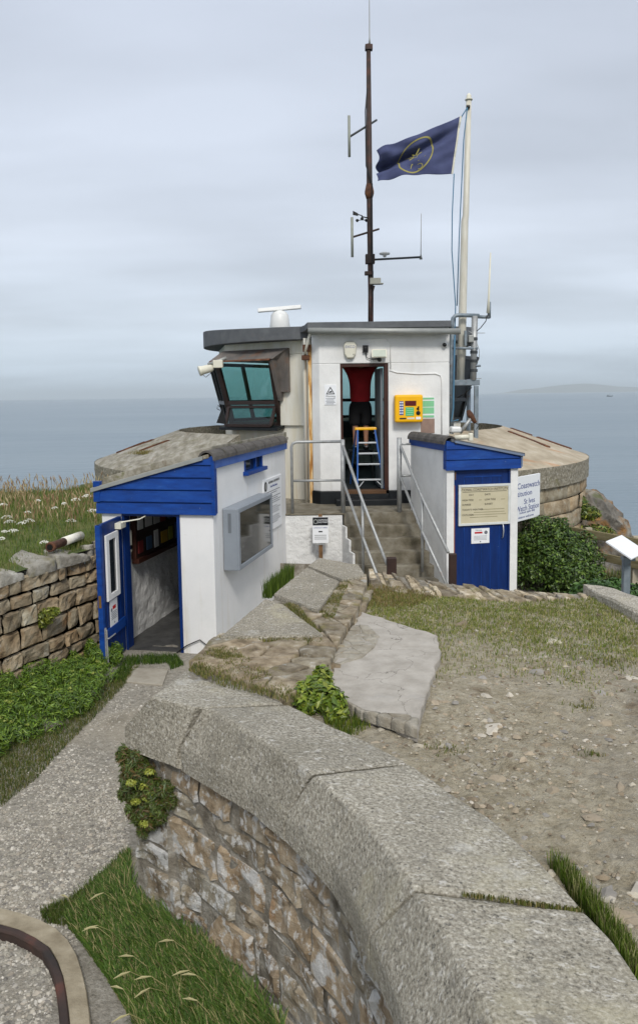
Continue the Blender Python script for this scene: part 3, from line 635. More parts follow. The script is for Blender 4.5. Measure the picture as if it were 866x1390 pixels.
cs = thing('cement_slab', 'cracked pinkish grey cement slab lying on the platform beside the wall top', 'slab', (cx, cy, ZG))
m.build('slab_surface', SLAB, cs)
m = MB(); rr = random.Random(51)
for poly, n in (([(450, 896), (478, 850), (500, 850), (515, 865), (508, 880), (492, 893), (470, 900), (455, 905)], 16), ([(463, 951), (480, 957), (505, 968), (535, 968), (568, 975), (566, 990), (520, 975), (490, 966)], 10)):
    p = [tuple(PZ(x, y, ZG + .05).xy) for x, y in poly]
    for c in cells(p, seeds_in(p, n, rr, .07), .002): stone_top(m, c, ZG, ZG + .058, rr, bev=.01, wob=.012, tilt=.05, tint=(rr.uniform(.9, 1.1),) * 3, res=.03)
m.build('broken_patch', SLAB_BROKEN, cs, smooth=True)

# loose stones
def scatter(poly, n, rr, zf, cond=None):
    xs_ = [p[0] for p in poly]; ys_ = [p[1] for p in poly]; r = []; t = 0
    while len(r) < n and t < n * 12:
        t += 1; x, y = rr.uniform(min(xs_), max(xs_)), rr.uniform(min(ys_), max(ys_))
        if inpoly((x, y), poly) and (cond is None or cond(x, y, rr)): r.append((x, y, zf(x, y)))
    return r
slabp = [tuple(p.xy) for p in c] if False else [tuple(PZ(x, y, ZG + .05).xy) for x, y in sl]
rr = random.Random(61); m = MB()
STC = [(.36, .30, .22), (.28, .225, .155), (.42, .38, .30), (.30, .28, .25), (.20, .16, .11), (.34, .28, .20), (.30, .25, .18), (.46, .42, .35)]
vis = [(-.2, 2.2), (3.4, 2.2), (3.2, 6), (1.6, 6.6), (.9, 6), (.4, 4.6)]
nf = lambda x, y, r_: r_.random() < .35 + 1.6 * max(0, fb(x, y, 1.7, 7) + .25) and not inpoly((x, y), slabp) and inpoly((x, y), plat) and r_.random() < (1.25 - sstep(3.4, 5.8, y))
pebbles(m, scatter(vis, 5500, rr, zplat, nf), rr, (.004, .014), STC)
pebbles(m, scatter(vis, 550, rr, zplat, nf), rr, (.014, .034), STC)
pebbles(m, scatter(vis, 55, rr, zplat, nf), rr, (.035, .07), STC, flat_=.35)
o = m.build('loose_stones', PEB); tag(o, 'loose stones and grit scattered over the bare dirt of the platform', 'stones', kind='stuff')
m = MB(); rr = random.Random(62); pv_ = [tuple(PZ(x, y, ZP).xy) for x, y in ((0, 1060), (130, 960), (170, 925), (240, 920), (230, 960), (175, 1010), (175, 1180), (120, 1215), (100, 1300), (60, 1400), (0, 1400))]
PVC = [(.44, .41, .345), (.32, .30, .25), (.52, .49, .43), (.22, .205, .18), (.38, .34, .28)]
pebbles(m, scatter(pv_, 11000, rr, zpath, lambda x, y, r_: r_.random() < (1.15 - sstep(4.8, 7.5, y)) * (.3 + 1.8 * max(0, fb(x, y, 1.5, 3) + .2))), rr, (.004, .013), PVC)
pebbles(m, scatter(pv_, 500, rr, zpath, lambda x, y, r_: r_.random() < 1.1 - sstep(4.8, 6.5, y)), rr, (.013, .026), PVC)
o = m.build('loose_gravel', PEB); tag(o, 'loose pale gravel lying on the path', 'gravel', kind='stuff')

# kerb and old rail at the bottom of the path
def bandpath(pxs, z): return [PZ(x, y, z) for x, y in pxs]
kb = [(-420, 1205), (-80, 1224), (0, 1231), (45, 1242), (87, 1264), (108, 1300), (120, 1350), (128, 1430)]; kb2 = [(-420, 1224), (-80, 1246), (0, 1254), (35, 1265), (68, 1286), (84, 1315), (92, 1360), (98, 1430)]
A = resample(bandpath(kb, ZP + .06), 24); B = resample(bandpath(kb2, ZP + .06), 24); kt = MB(); n = 24
kt.add([q for a, b in zip(A, B) for q in (V(a.x, a.y, ZP - .05), a + V(0, 0, -.01), a.lerp(b, .06), a.lerp(b, .5), a.lerp(b, .97), V(b.x, b.y, ZP - .05))], [(i * 6 + j, i * 6 + j + 1, (i + 1) * 6 + j + 1, (i + 1) * 6 + j) for i in range(24) for j in range(5)] + [tuple(range(5, -1, -1)), tuple(range(144, 150))], (1.05, 1.0, .9))
o = kt.build('kerb_stone', mat('worn_kerb_stone', [(.3, (.20, .175, .13)), (.6, (.32, .29, .23)), (.8, (.42, .39, .33))], scale=9, rough=.9, bump=.8, bscale=30, attr=True)); o['kind'] = 'structure'
rl = resample(bandpath([(-420, 1234), (-80, 1256), (0, 1262), (33, 1272), (62, 1292), (78, 1320), (86, 1362), (92, 1430)], ZP + .05), 24)
m = MB(); vs = []
for i, p in enumerate(rl):
    g = (rl[min(24, i + 1)] - rl[max(0, i - 1)]).normalized(); n = V(g.y, -g.x, 0)
    for a, b in ((.02, -.06), (.02, .0), (.026, .01), (.016, .024), (-.016, .024), (-.026, .01), (-.02, 0), (-.02, -.06)): vs.append(p + n * a + V(0, 0, b))
m.add(vs, [(i * 8 + j, i * 8 + (j + 1) % 8, (i + 1) * 8 + (j + 1) % 8, (i + 1) * 8 + j) for i in range(24) for j in range(8)] + [tuple(range(7, -1, -1)), tuple(range(192, 200))])
o = m.build('curved_rail', MASTM, bevel=.004); tag(o, 'rusty brown curved iron rail set beside the kerb at the foot of the path', 'rail')
# paving slab at the hut door
m = MB(); c = [PZ(x, y, ZP + .03) for x, y in ((170, 925), (182, 907), (229, 908), (221, 930))][::-1]; m.prism([V(p.x, p.y, ZP - .05) for p in c], [V(p.x, p.y, ZP + .035) for p in c]); o = m.build('paving_slab', mat('buff_paving', [(.3, (.27, .24, .19)), (.7, (.38, .35, .29))], scale=8, rough=.9, bump=.4, bscale=40), bevel=.008); tag(o, 'single buff paving slab lying in the grass at the open hut door', 'paving slab')
# ------------------------------------------------------------------ huts
def frame(cx, cy, yaw_dir, gable_dir):
    u = V(math.sin(yaw_dir), math.cos(yaw_dir), 0); g = V(math.cos(yaw_dir), -math.sin(yaw_dir), 0) * gable_dir
    c = V(cx, cy, 0)
    return lambda a, b, z: c + g * a + u * b + V(0, 0, z)
YL = math.atan2(.75 * .954, 3.38)
LF = frame(-1.25, 9.45, R(12), -1)       # a: to the left along the gable, b: away from the viewer
def pbox(m, fr, a0, a1, b0, b1, z0, z1, col=None): return m.box(a0, a1, b0, b1, z0, z1, fr, col)
def roofz(a): return -.66 - .275 * a
lh = thing('blue_gabled_hut', 'white hut with blue boarded gable, sloping concrete roof and its blue door standing open', 'hut', LF(.7, 0, ZP))
WID = 1.42; LEN = 3.46; DL, DR = 1.16, .42; ZT = -1.39
m = MB()
pbox(m, LF, .0, DR, .0, .14, ZP - .1, ZT + .02)                 # front wall right of the door
pbox(m, LF, DL, WID, .0, .14, ZP - .1, ZT + .02)
m.build('front_wall', WHITE_SMOOTH, lh, bevel=.006)
m = MB(); W0, W1, H0, H1 = 1.27, 2.12, -1.0, -.775             # small window in the long wall
zt = -.735
pbox(m, LF, .002, .15, .142, W0, ZP - .1, zt); pbox(m, LF, .002, .15, W1, LEN, ZP - .1, zt); pbox(m, LF, .002, .15, W0, W1, ZP - .1, H0); pbox(m, LF, .002, .15, W0, W1, H1, zt)
m.build('side_wall', WHITE_SMOOTH, lh)
m = MB()
m.grid(lambda u, v: LF(WID - .14 + noise.fractal(V(u * 14, v * 7, 0), 1, 2, 5) * .018, .02 + u * (LEN - .04), ZP - .05 + v * (1.95 - u * .0)), 90, 45); 
pbox(m, LF, WID - .09, WID, .145, LEN, ZP - .1, -1.09)
pbox(m, LF, .15, WID - .1, LEN - .1, LEN, ZP - .1, -1.08)
m.build('inner_wall', WHITE_ROUGH, lh, smooth=True)
m = MB(); pbox(m, LF, DR - .01, DL + .01, .005, .14, ZP - .1, ZP + .035); pbox(m, LF, .15, WID - .1, .14, LEN - .1, ZP - .1, ZP + .02); m.build('floor', mat('hut_floor', [(.3, (.035, .035, .035)), (.7, (.08, .08, .078))], scale=6, rough=.8, bump=.3), lh)
# gable boards
zb = ZT; k = 0; rr = random.Random(3)
m = MB()
while zb < -.68:
    z1_ = zb + .148; dd_ = -.035 - .004 * (k % 2)
    al = min(WID + .05, (-.70 - zb) / .275)     # left end under the slope
    at_ = min(WID + .05, max(0, (-.70 - (z1_ - .012)) / .275))
    p0 = LF(-.03, dd_ - .012, zb); p1 = LF(al, dd_ - .012, zb); p2 = LF(al, .0, zb); p3 = LF(-.03, .0, zb)
    q0 = LF(-.03, dd_ + .004, min(z1_ - .014, -.70)); q1 = LF(at_, dd_ + .004, min(z1_ - .014, -.70)); q2 = LF(at_, .0, min(z1_ - .014, -.70)); q3 = LF(-.03, 0, min(z1_ - .014, -.70))
    m.hexa([p1, p0, p3, p2, q1, q0, q3, q2]); zb = z1_; k += 1
pbox(m, LF, -.025, WID + .02, -.02, .10, ZT + .004, -1.10)
m.hexa([LF(WID + .02, -.02, -1.098), LF(-.025, -.02, -1.098), LF(-.025, .1, -1.098), LF(WID + .02, .1, -1.098), LF(WID + .02, -.02, roofz(WID) - .06), LF(-.025, -.02, -.72), LF(-.025, .1, -.72), LF(WID + .02, .1, roofz(WID) - .06)])
m.build('weatherboards', BLUE, lh, bevel=.004)
m = MB(); pbox(m, LF, -.045, -.004, -.055, -.0, -1.0 - .39, -.69); m.build('corner_trim', BLUE, lh, bevel=.003)
m = MB(); pbox(m, LF, WID - .01, WID + .075, -.05, .02, -1.25, -1.0); m.build('eaves_end', BLUE, lh, bevel=.003)
m = MB()
def rq(a0, a1, b0, b1, t0, t1): return [LF(a0, b0, roofz(a0) + t0), LF(a1, b0, roofz(a1) + t0), LF(a1, b1, roofz(a1) + t0), LF(a0, b1, roofz(a0) + t0), LF(a0, b0, roofz(a0) + t1), LF(a1, b0, roofz(a1) + t1), LF(a1, b1, roofz(a1) + t1), LF(a0, b1, roofz(a0) + t1)]
m.hexa(rq(.09, WID + .10, -.075, -.045, -.055, -.006)); m.build('barge_board', GUTTER, lh, bevel=.003)
ROOFL = mat('board_marked_concrete', [(.3, (.16, .145, .11)), (.5, (.29, .27, .22)), (.7, (.42, .40, .35))], scale=5, detail=9, rough=.95, bump=1, bscale=18, bdist=.02, stretch=(1.6, .7, 1), over=[(2.1, .58, .68, (.16, .11, .06), .6, (3, .5, 1)), (3, .52, .64, (.17, .15, .09), .6), (6, .58, .68, (.13, .13, .04), .7), (30, .66, .7, (.5, .49, .44), .5)])
ROOFR = mat('rust_washed_concrete', [(.3, (.30, .25, .175)), (.55, (.43, .37, .275)), (.75, (.54, .49, .40))], scale=3, detail=9, rough=.92, bump=.7, bscale=18, bdist=.015, over=[(1.3, .56, .68, (.42, .20, .08), .75, (.6, 3, 1)), (8, .62, .7, (.2, .15, .09), .5), (3, .62, .74, (.5, .46, .38), .5)])
AGG = mat('exposed_aggregate_concrete', [(.3, (.13, .115, .08)), (.5, (.25, .225, .17)), (.68, (.42, .40, .34))], scale=22, detail=8, rough=.95, bump=1, bscale=40, bdist=.015, over=[(3, .58, .7, (.16, .15, .05), .6)])
m = MB(); m.hexa(rq(.02, WID + .12, -.045, LEN + .3, -.05, .0)); m.hexa(rq(.1, WID + .125, .3, LEN + .5, .001, .09)); m.build('roof', ROOFL, lh, bevel=.01)
m = MB()
nT = 8
for i in range(nT):
    b0 = -.06 + i * (LEN + .02) / nT; b1 = b0 + (LEN + .02) / nT - .006
    vs = []
    for b in (b0, b1):
        for k in range(9):
            an = R(-95 + 190 * k / 8); rr_ = .105 if b == b0 else .1
            vs.append(LF(.045 - math.sin(an) * rr_ * 1.0, b, -.735 + math.cos(an) * rr_ * 1.05))
        for k in range(8, -1, -1):
            an = R(-95 + 190 * k / 8); vs.append(LF(.045 - math.sin(an) * .082, b, -.735 + math.cos(an) * .085))
    m.add(vs, [(k, (k + 1) % 18, 18 + (k + 1) % 18, 18 + k) for k in range(18)] + [(k, 17 - k, 16 - k, k + 1) for k in range(8)] + [(18 + k, 19 + k, 34 - k, 35 - k) for k in range(8)])
m.build('ridge_tiles', RIDGE, lh)
m = MB(); pbox(m, LF, -.035, .003, -.012, LEN, -.845, -.715); m.build('fascia_board', BLUE_LT, lh, bevel=.003)
wn = MB(); d0 = .0
for (b0, b1, z0, z1) in ((W0, W1, H1 - .03, H1), (W0, W0 + .035, H0, H1 - .03), (W1 - .035, W1, H0, H1 - .03), ((W0 + W1) / 2 + .08, (W0 + W1) / 2 + .11, H0, H1 - .03)): pbox(wn, LF, -.012, .06, b0, b1, z0, z1)
wf = wn.build('window', BLUE, lh, bevel=.003)
m = MB(); pbox(m, LF, .03, .036, W0 + .03, W1 - .03, H0, H1 - .02); m.build('pane', None or flat('dark_glass', '#22292E', rough=.08, spec=.8), wf)
m = MB(); pbox(m, LF, -.07, .03, W0 - .05, W1 + .05, H0 - .05, H0 + .002); m.build('sill', BLUE, wf, bevel=.004)
# door jambs
m = MB(); pbox(m, LF, DR, DR + .035, -.012, .145, ZP, ZT); pbox(m, LF, DL - .03, DL, -.008, .145, ZP, ZT); pbox(m, LF, DR + .035, DL - .03, -.006, .145, ZT - .03, ZT); m.build('door_frame', BLUE_DK, lh, bevel=.003)
# the open door leaf
hp = LF(DL - .01, -.03, 0); fe = PZ(141, 914, ZP); fe = V(fe.x, fe.y, 0); dv_ = (fe - hp); dl = .72; dv_.normalize(); dn = V(dv_.y, -dv_.x, 0)
if dn.x < 0: dn = -dn
def DFm(a, b, z): return hp + dv_ * a - dn * b + V(0, 0, z)      # a from hinge, b through the leaf away from the hut opening side
zb_, zt_ = ZP + .04, ZT - .03
dr = MB(); dr.box(0, dl, 0, .045, zb_, zt_, DFm); door = dr.build('door', BLUE_DK, lh, bevel=.004)
m = MB()
for i in range(1, 5): m.box(dl * i / 5 - .002, dl * i / 5 + .002, -.0035, -.0005, zb_ + .12, zt_ - .95, DFm)
m.box(.04, dl - .03, -.02, -.001, zb_ + .30, zb_ + .42, DFm); m.box(dl - .06, dl + .004, -.006, .050, zb_, zt_, DFm); m.build('boards', BLUE, door, bevel=.003)
WZ0, WZ1 = -2.32, -1.555; wa0, wa1 = .20, .60; m = MB()
for a0, a1, z0, z1 in ((wa0, wa1, WZ0, WZ0 + .07), (wa0, wa1, WZ1 - .07, WZ1), (wa0, wa0 + .09, WZ0 + .07, WZ1 - .07), (wa1 - .09, wa1, WZ0 + .07, WZ1 - .07)): m.box(a0, a1, -.03, -.006, z0, z1, DFm)
m.build('window_frame', WHITE_SMOOTH, door, bevel=.004)
m = MB(); m.box(wa0 + .08, wa1 - .08, -.014, -.008, WZ0 + .06, WZ1 - .06, DFm); m.build('pane', flat('dark_glass', '#22292E'), door)
m = MB(); m.box(.28, .52, -.012, -.007, WZ0 - .33, WZ0 - .02, DFm); nt_ = m.build('notice', PAPERW, door)
m = MB(); m.box(.34, .44, -.0145, -.0125, WZ0 - .13, WZ0 - .09, DFm); m.build('red_bar', RED, door)
m = MB(); m.lathe(DFm(.475, -.012, WZ0 - .13), [(.022, 0), (.022, .002)], ax=dn); m.lathe(DFm(.39, -.012, WZ0 - .29), [(.011, 0), (.011, .002)], ax=dn)
for i in range(5): m.box(.31, .49, -.0142, -.0125, WZ0 - .165 - i * .02, WZ0 - .160 - i * .02, DFm)
m.build('printed_marks', INKGREY, door)
m = MB(); m.box(.06, .24, -.075, -.0, zt_ - .12, zt_ - .05, DFm); m.tube([DFm(.15, -.05, zt_ - .05), DFm(.1, -.26, zt_ - .02), hp + V(.33, .02, zt_ + .02)], .009, 6); m.build('door_closer', OFFPLASTIC, door, bevel=.004)
m = MB(); m.box(dl - .045, dl - .015, -.02, -.004, -2.98, -2.60, DFm); m.tube([DFm(dl - .03, -.02, -2.72), DFm(dl - .03, -.05, -2.72), DFm(dl - .22, -.055, -2.72)], .008, 6); m.tube([DFm(dl - .03, -.025, -2.62), DFm(dl - .03, -.03, -3.0)], .009, 6); m.build('bolt', GALV, door, bevel=.002)
m = MB(); m.box(dl + .002, dl + .007, .008, .04, -2.36, -2.22, DFm); m.build('latch_plate', flat('brass_latch', '#8A6A3A', metal=.6), door)

def textobj(name, body, loc, size, right, up, mat_, parent, align='CENTER', ext=.0008, sx=1.0, fit=0):
    cu = bpy.data.curves.new(name, 'FONT'); cu.body = body; cu.size = size; cu.align_x = align; cu.align_y = 'CENTER'; cu.extrude = ext; cu.resolution_u = 3
    tmp = bpy.data.objects.new('tmp', cu); COL.objects.link(tmp); bpy.context.view_layer.update()
    me = bpy.data.meshes.new_from_object(tmp.evaluated_get(bpy.context.evaluated_depsgraph_get())); bpy.data.objects.remove(tmp); bpy.data.curves.remove(cu)
    wd = max(v.co.x for v in me.vertices) - min(v.co.x for v in me.vertices)
    if fit: sx = fit / wd
    me.materials.clear(); me.materials.append(mat_); o = bpy.data.objects.new(name, me); COL.objects.link(o)
    r_ = Vector(right).normalized(); u_ = Vector(up); u_ = (u_ - r_ * u_.dot(r_)).normalized(); n = r_.cross(u_); l = Vector(loc) - (wloc(parent) if parent else V(0, 0, 0))
    o.parent = parent
    o.matrix_local = Matrix(((r_.x * sx, u_.x, n.x, l.x), (r_.y * sx, u_.y, n.y, l.y), (r_.z * sx, u_.z, n.z, l.z), (0, 0, 0, 1)))
    return o

# things on and in the left hut
bx = thing('display_case', 'big grey steel display case with dark glass on the long white hut wall', 'display case', LF(0, .9, -2.4))
b0, b1, z0, z1 = .45, 1.78, -2.06, -1.24
b0 = .33; b1 = 1.90; z0 = -2.13; z1 = -1.36
m = MB(); pbox(m, LF, -.18, -.002, b0, b1, z0, z1); m.build('case', GREYSTEEL, bx, bevel=.012)
m = MB()
for q in ((b0 + .005, b1 - .005, z0 + .004, z0 + .06), (b0 + .005, b1 - .005, z1 - .06, z1 - .004), (b0 + .005, b0 + .07, z0 + .06, z1 - .06), (b1 - .06, b1 - .005, z0 + .06, z1 - .06)): pbox(m, LF, -.205, -.176, *q)
m.build('frame', GREYSTEEL, bx, bevel=.006)
m = MB(); pbox(m, LF, -.19, -.181, b0 + .07, b1 - .06, z0 + .06, z1 - .06); m.build('glass', mat('case_glass', [(.3, (.02, .022, .02)), (.7, (.045, .045, .04))], scale=2, rough=.07, spec=.9), bx)
m = MB(); pbox(m, LF, -.11, -.07, b0 - .004, b0 + .004, z1 - .30, z1 - .06); m.build('vent', flat('grey_vent', '#6A7076'), bx)
sg = thing('information_board', 'tall white printed notice board with a black oval emblem beside the display case', 'sign', LF(0, 2.7, -1.9))
b0, b1, z0, z1 = 2.12, 3.12, -1.99, -1.21
m = MB(); pbox(m, LF, -.02, .0, b0, b1, z0, z1); m.build('board', PAPERW, sg, bevel=.003)
GR = V(math.sin(R(12)), math.cos(R(12)), 0)
m = MB(); nrm = LF(-1, 0, 0) - LF(0, 0, 0); m.lathe(LF(-.021, b0 + .09, z1 - .1), [(.07, 0), (.07, .003)], ax=nrm, n=24); m.build('emblem', INK, sg)
m = MB(); m.lathe(LF(-.0245, b0 + .09, z1 - .1), [(.045, 0), (.045, .001)], ax=nrm, n=24); m.build('emblem_star', GUTTER, sg)
textobj('lettering', 'NATIONAL COASTWATCH', LF(-.0225, (b0 + b1) / 2 + .06, z1 - .06), .05, GR, (0, 0, 1), INK, sg); textobj('lettering', 'St Ives Watch Station', LF(-.0225, (b0 + b1) / 2 + .04, z1 - .125), .045, GR, (0, 0, 1), INKBLUE, sg)
m = MB(); rr = random.Random(8)
for i in range(17):
    if i in (2, 7, 12): continue
    zz_ = z1 - .2 - i * .03; pbox(m, LF, -.0222, -.0205, b0 + .07, b1 - .06 - rr.uniform(0, .25), zz_, zz_ + .009)
m.build('print', INKGREY, sg)
# inside the hut
ph = thing('wall_intercom', 'white wall mounted handset unit inside the hut doorway', 'intercom', LF(WID - .16, .3, -1.95))
m = MB(); pbox(m, LF, WID - .25, WID - .155, .12, .30, -1.93, -1.63); m.build('housing', OFFPLASTIC, ph, bevel=.03, seg=3)
m = MB(); m.lathe(LF(WID - .252, .24, -1.85), [(.026, 0), (.026, .006)], ax=LF(-1, 0, 0) - LF(0, 0, 0)); m.build('button', BLACKPL, ph)
nb = thing('leaflet_board', 'brown framed noticeboard crowded with leaflets on the wall inside the hut', 'noticeboard', LF(WID - .16, 1.3, -1.9))
m = MB(); pbox(m, LF, WID - .20, WID - .158, .48, 2.9, -2.06, -1.42); m.build('backing', flat('dark_cork', '#2A1D16'), nb)
m = MB(); pbox(m, LF, WID - .25, WID - .155, .46, 2.92, -2.11, -2.05); pbox(m, LF, WID - .22, WID - .156, .45, .49, -2.05, -1.42); m.build('frame', BROWNW, nb, bevel=.004)
rr = random.Random(9); LFM = mat('leaflet_paper', [(.3, (.9, .9, .9)), (.7, (1, 1, 1))], rough=.6, attr=True); cc = [lin('#9A9C2E'), lin('#3E5C7C'), lin('#B9B9B4'), lin('#B08E1C'), lin('#7A2A28'), lin('#D8D8D4'), lin('#3A6A4A')]
for i in range(9):
    b_ = .54 + i * .25
    for z_ in (-2.02, -1.72):
        m = MB(); pbox(m, LF, WID - .212 - rr.uniform(0, .004), WID - .2, b_ + rr.uniform(0, .03), b_ + rr.uniform(.14, .22), z_ + rr.uniform(0, .03), z_ + rr.uniform(.18, .27), col=rr.choice(cc)); m.build('leaflet', LFM, nb)
m = MB(); m.tube([LF(DR - .35, -.02, ZP + .1), LF(DR - .22, -.03, ZP + .2), LF(DR - .05, -.03, ZP + .12), LF(DR + .08, -.035, ZP + .02)], .007, 6); o = m.build('ground_cable', BLACKPL); tag(o, 'thin black cable looping along the foot of the white hut front', 'cable')

# ------------------------------------------------------------------ right hut
RF = frame(*PY(606, 640, 11.5).xy, R(-12), 1)
rh = thing('blue_doored_hut', 'small white hut with a closed dark blue door under a blue boarded gable', 'hut', RF(.5, 0, ZP))
ztop = PY(606, 597, 11.5).z + .015; WR = 1.10; LR = 1.6; zdt = PY(620, 638.5, 11.5).z
def rz(a): return ztop - .21 * a
m = MB(); pbox(m, RF, .002, .115, .0, .10, ZP - .1, zdt + .02); pbox(m, RF, .985, WR, .0, .10, ZP - .1, zdt + .02); m.build('front_wall', WHITE, rh, bevel=.005)
m = MB(); pbox(m, RF, .0, .10, .101, LR, ZP - .1, ztop - .08); pbox(m, RF, .10, WR, .35, .45, ZP - .1, rz(WR) - .06); pbox(m, RF, WR - .1, WR, .101, .35, ZP - .1, rz(WR) - .06); m.build('side_wall', WHITE, rh)
m = MB(); zb = zdt; k = 0
while zb < ztop - .03:
    z1_ = zb + .15; zc_ = lambda z, a: min(z, rz(a) - .03)
    al = min(WR + .03, max(.02, (ztop - .03 - zb) / .21)); at_ = min(WR + .03, max(.01, (ztop - .03 - (z1_ - .012)) / .21)); zz2 = min(z1_ - .012, ztop - .032)
    m.hexa([RF(-.02, -.045, zb), RF(al, -.045, zb), RF(al, 0, zb), RF(-.02, 0, zb), RF(-.02, -.03, zz2), RF(at_, -.03, zz2), RF(at_, 0, zz2), RF(-.02, 0, zz2)]); zb = z1_
m.hexa([RF(-.018, -.018, zdt + .01), RF(WR + .02, -.018, zdt + .01), RF(WR + .02, .1, zdt + .01), RF(-.018, .1, zdt + .01), RF(-.018, -.018, ztop - .035), RF(WR + .02, -.018, rz(WR) - .035), RF(WR + .02, .1, rz(WR) - .035), RF(-.018, .1, ztop - .035)])
m.build('weatherboards', BLUE, rh, bevel=.004)
m = MB(); m.hexa([RF(a, b, rz(a) + t) for t in (-.035, -.005) for a, b in ((.1, -.07), (WR + .06, -.07), (WR + .06, -.045), (.1, -.045))]); pbox(m, RF, WR + .022, WR + .045, -.05, .02, rz(WR) - .2, rz(WR) - .04); m.build('barge_board', flat('grey_blue_trim', '#6E7C93'), rh)
m = MB(); m.hexa([RF(a, b, rz(a) + t) for t in (-.03, .015) for a, b in ((.05, -.045), (WR + .08, -.045), (WR + .08, .47), (.05, LR + .2))]); m.build('roof', DARKFELT, rh)
m = MB()
for i in range(4):
    b0 = -.05 + i * (LR + .04) / 4; b1 = b0 + (LR + .04) / 4 - .006; vs = []
    for b in (b0, b1):
        for k in range(9): an = R(-95 + 190 * k / 8); vs.append(RF(.035 + math.sin(an) * .1, b, ztop - .07 + math.cos(an) * (.115 if b == b0 else .11)))
        for k in range(8, -1, -1): an = R(-95 + 190 * k / 8); vs.append(RF(.035 + math.sin(an) * .08, b, ztop - .07 + math.cos(an) * .09))
    m.add(vs, [(k, (k + 1) % 18, 18 + (k + 1) % 18, 18 + k) for k in range(18)] + [(k, 17 - k, 16 - k, k + 1) for k in range(8)] + [(18 + k, 19 + k, 34 - k, 35 - k) for k in range(8)])
m.build('ridge_tiles', RIDGE, rh)
m = MB(); pbox(m, RF, -.03, -.003, .0, LR, ztop - .175, ztop - .06); m.build('fascia_board', BLUE, rh)
m = MB(); pbox(m, RF, .145, .96, .035, .075, ZP + .03, zdt - .005); door = m.build('door', BLUE_DK, rh)
m = MB(); 
for i in range(1, 6): pbox(m, RF, .145 + .815 * i / 6 - .003, .145 + .815 * i / 6 + .003, .031, .034, ZP + .05, zdt - .1)
pbox(m, RF, .28, .85, .027, .034, zdt - .115, zdt - .095); m.build('boards', BLUE, door)
m = MB(); m.tube([RF(.87, .035, -2.12), RF(.87, -.005, -2.10), RF(.872, -.02, -2.01), RF(.87, -.005, -1.92), RF(.87, .035, -1.90)], .009, 8); m.build('handle', ALU, door, smooth=True)
m = MB(); pbox(m, RF, .117, .145, .012, .10, ZP, zdt); pbox(m, RF, .96, .983, .012, .10, ZP, zdt); m.build('door_frame', BLUE_DK, rh)
m = MB(); pbox(m, RF, .118, .128, .004, .0115, ZP + .5, zdt - .22); m.build('bare_wood', flat('bare_orange_wood', '#A05A24', var=.3), rh)
m = MB(); pbox(m, RF, .128, .14, .0, .011, zdt - .14, zdt - .03); m.build('hinge', flat('brass_latch', '#8A6A3A'), door)
# tide and weather board
RX = RF(1, 0, 0) - RF(0, 0, 0); RN = RF(0, -1, 0) - RF(0, 0, 0)
tb = thing('tide_board', 'pale yellow day, tide and weather board in a silver frame on the closed blue door', 'notice board', RF(.6, 0, -1.8))
A0, A1, Z0, Z1 = .205, .965, -1.89, -1.335
m = MB(); pbox(m, RF, A0, A1, .012, .03, Z0, Z1); m.build('board', mat('yellowed_board', [(.3, (.50, .45, .30)), (.7, (.58, .53, .38))], scale=3, rough=.5), tb)
m = MB()
for q in ((A0 - .02, A1 + .02, Z0 - .02, Z0 + .015), (A0 - .02, A1 + .02, Z1 - .015, Z1 + .02), (A0 - .02, A0 + .015, Z0 + .015, Z1 - .015), (A1 - .015, A1 + .02, Z0 + .015, Z1 - .015)): pbox(m, RF, q[0], q[1], .0, .032, q[2], q[3])
m.build('frame', flat('silver_frame', '#CFD2CF', rough=.35), tb, bevel=.004)
def TL(a, z, s, body, al='LEFT', mt=INK, sx=1.): return textobj('lettering', body, RF(a, .0105, z), s, RX, (0, 0, 1), mt, tb, al, sx=sx)
TL((A0 + A1) / 2, Z1 - .055, .052, 'NATIONAL COASTWATCH INSTITUTION', 'CENTER', sx=.86)
m = MB(); pbox(m, RF, A0 + .04, A1 - .04, .0095, .0118, Z1 - .088, Z1 - .083); m.build('rule', INK, tb)
for a, z, s in ((A0 + .14, Z1 - .13, 'DAY'), (A0 + .38, Z1 - .13, 'DATE'), (A0 + .035, Z1 - .205, 'HIGH TIDE'), (A0 + .38, Z1 - .205, 'LOW TIDE'), (A0 + .035, Z1 - .27, 'SUNRISE'), (A0 + .38, Z1 - .27, 'SUNSET'), (A0 + .035, Z1 - .345, "TODAY'S WEATHER"), (A0 + .035, Z1 - .42, 'OUTLOOK')): TL(a, z, .036, s)
m = MB(); rr = random.Random(12)
for a0, a1, z in ((.50, .56, -.205), (.84, .93, -.205), (.54, .92, -.345), (.42, .9, -.385), (.36, .92, -.42), (.36, .8, -.455)): pbox(m, RF, a0, a1 - rr.uniform(0, .04), .0098, .0118, Z1 + z - .006, Z1 + z + .004)
m.build('handwriting', flat('faint_pencil', '#9A9276'), tb)
dn_ = thing('door_notice', 'small white card with a red bar on the closed blue door below the tide board', 'notice', RF(.6, 0, -2.1))
m = MB(); pbox(m, RF, .39, .67, .0235, .029, -2.18, -1.96); m.build('card', PAPERW, dn_)
m = MB(); pbox(m, RF, .44, .56, .0215, .0232, -2.035, -2.01); m.build('red_bar', RED, dn_)
m = MB(); m.lathe(RF(.615, .0232, -2.022), [(.026, 0), (.026, .002)], ax=RN); m.lathe(RF(.53, .0232, -2.155), [(.01, 0), (.01, .002)], ax=RN)
for i in range(4): pbox(m, RF, .43, .63, .0217, .0232, -2.075 - i * .018, -2.071 - i * .018)
m.build('print', INKGREY, dn_)
textobj('lettering', 'Welcome', RF(.50, .0225, -1.985), .026, RX, (0, 0, 1), INKGREY, dn_)

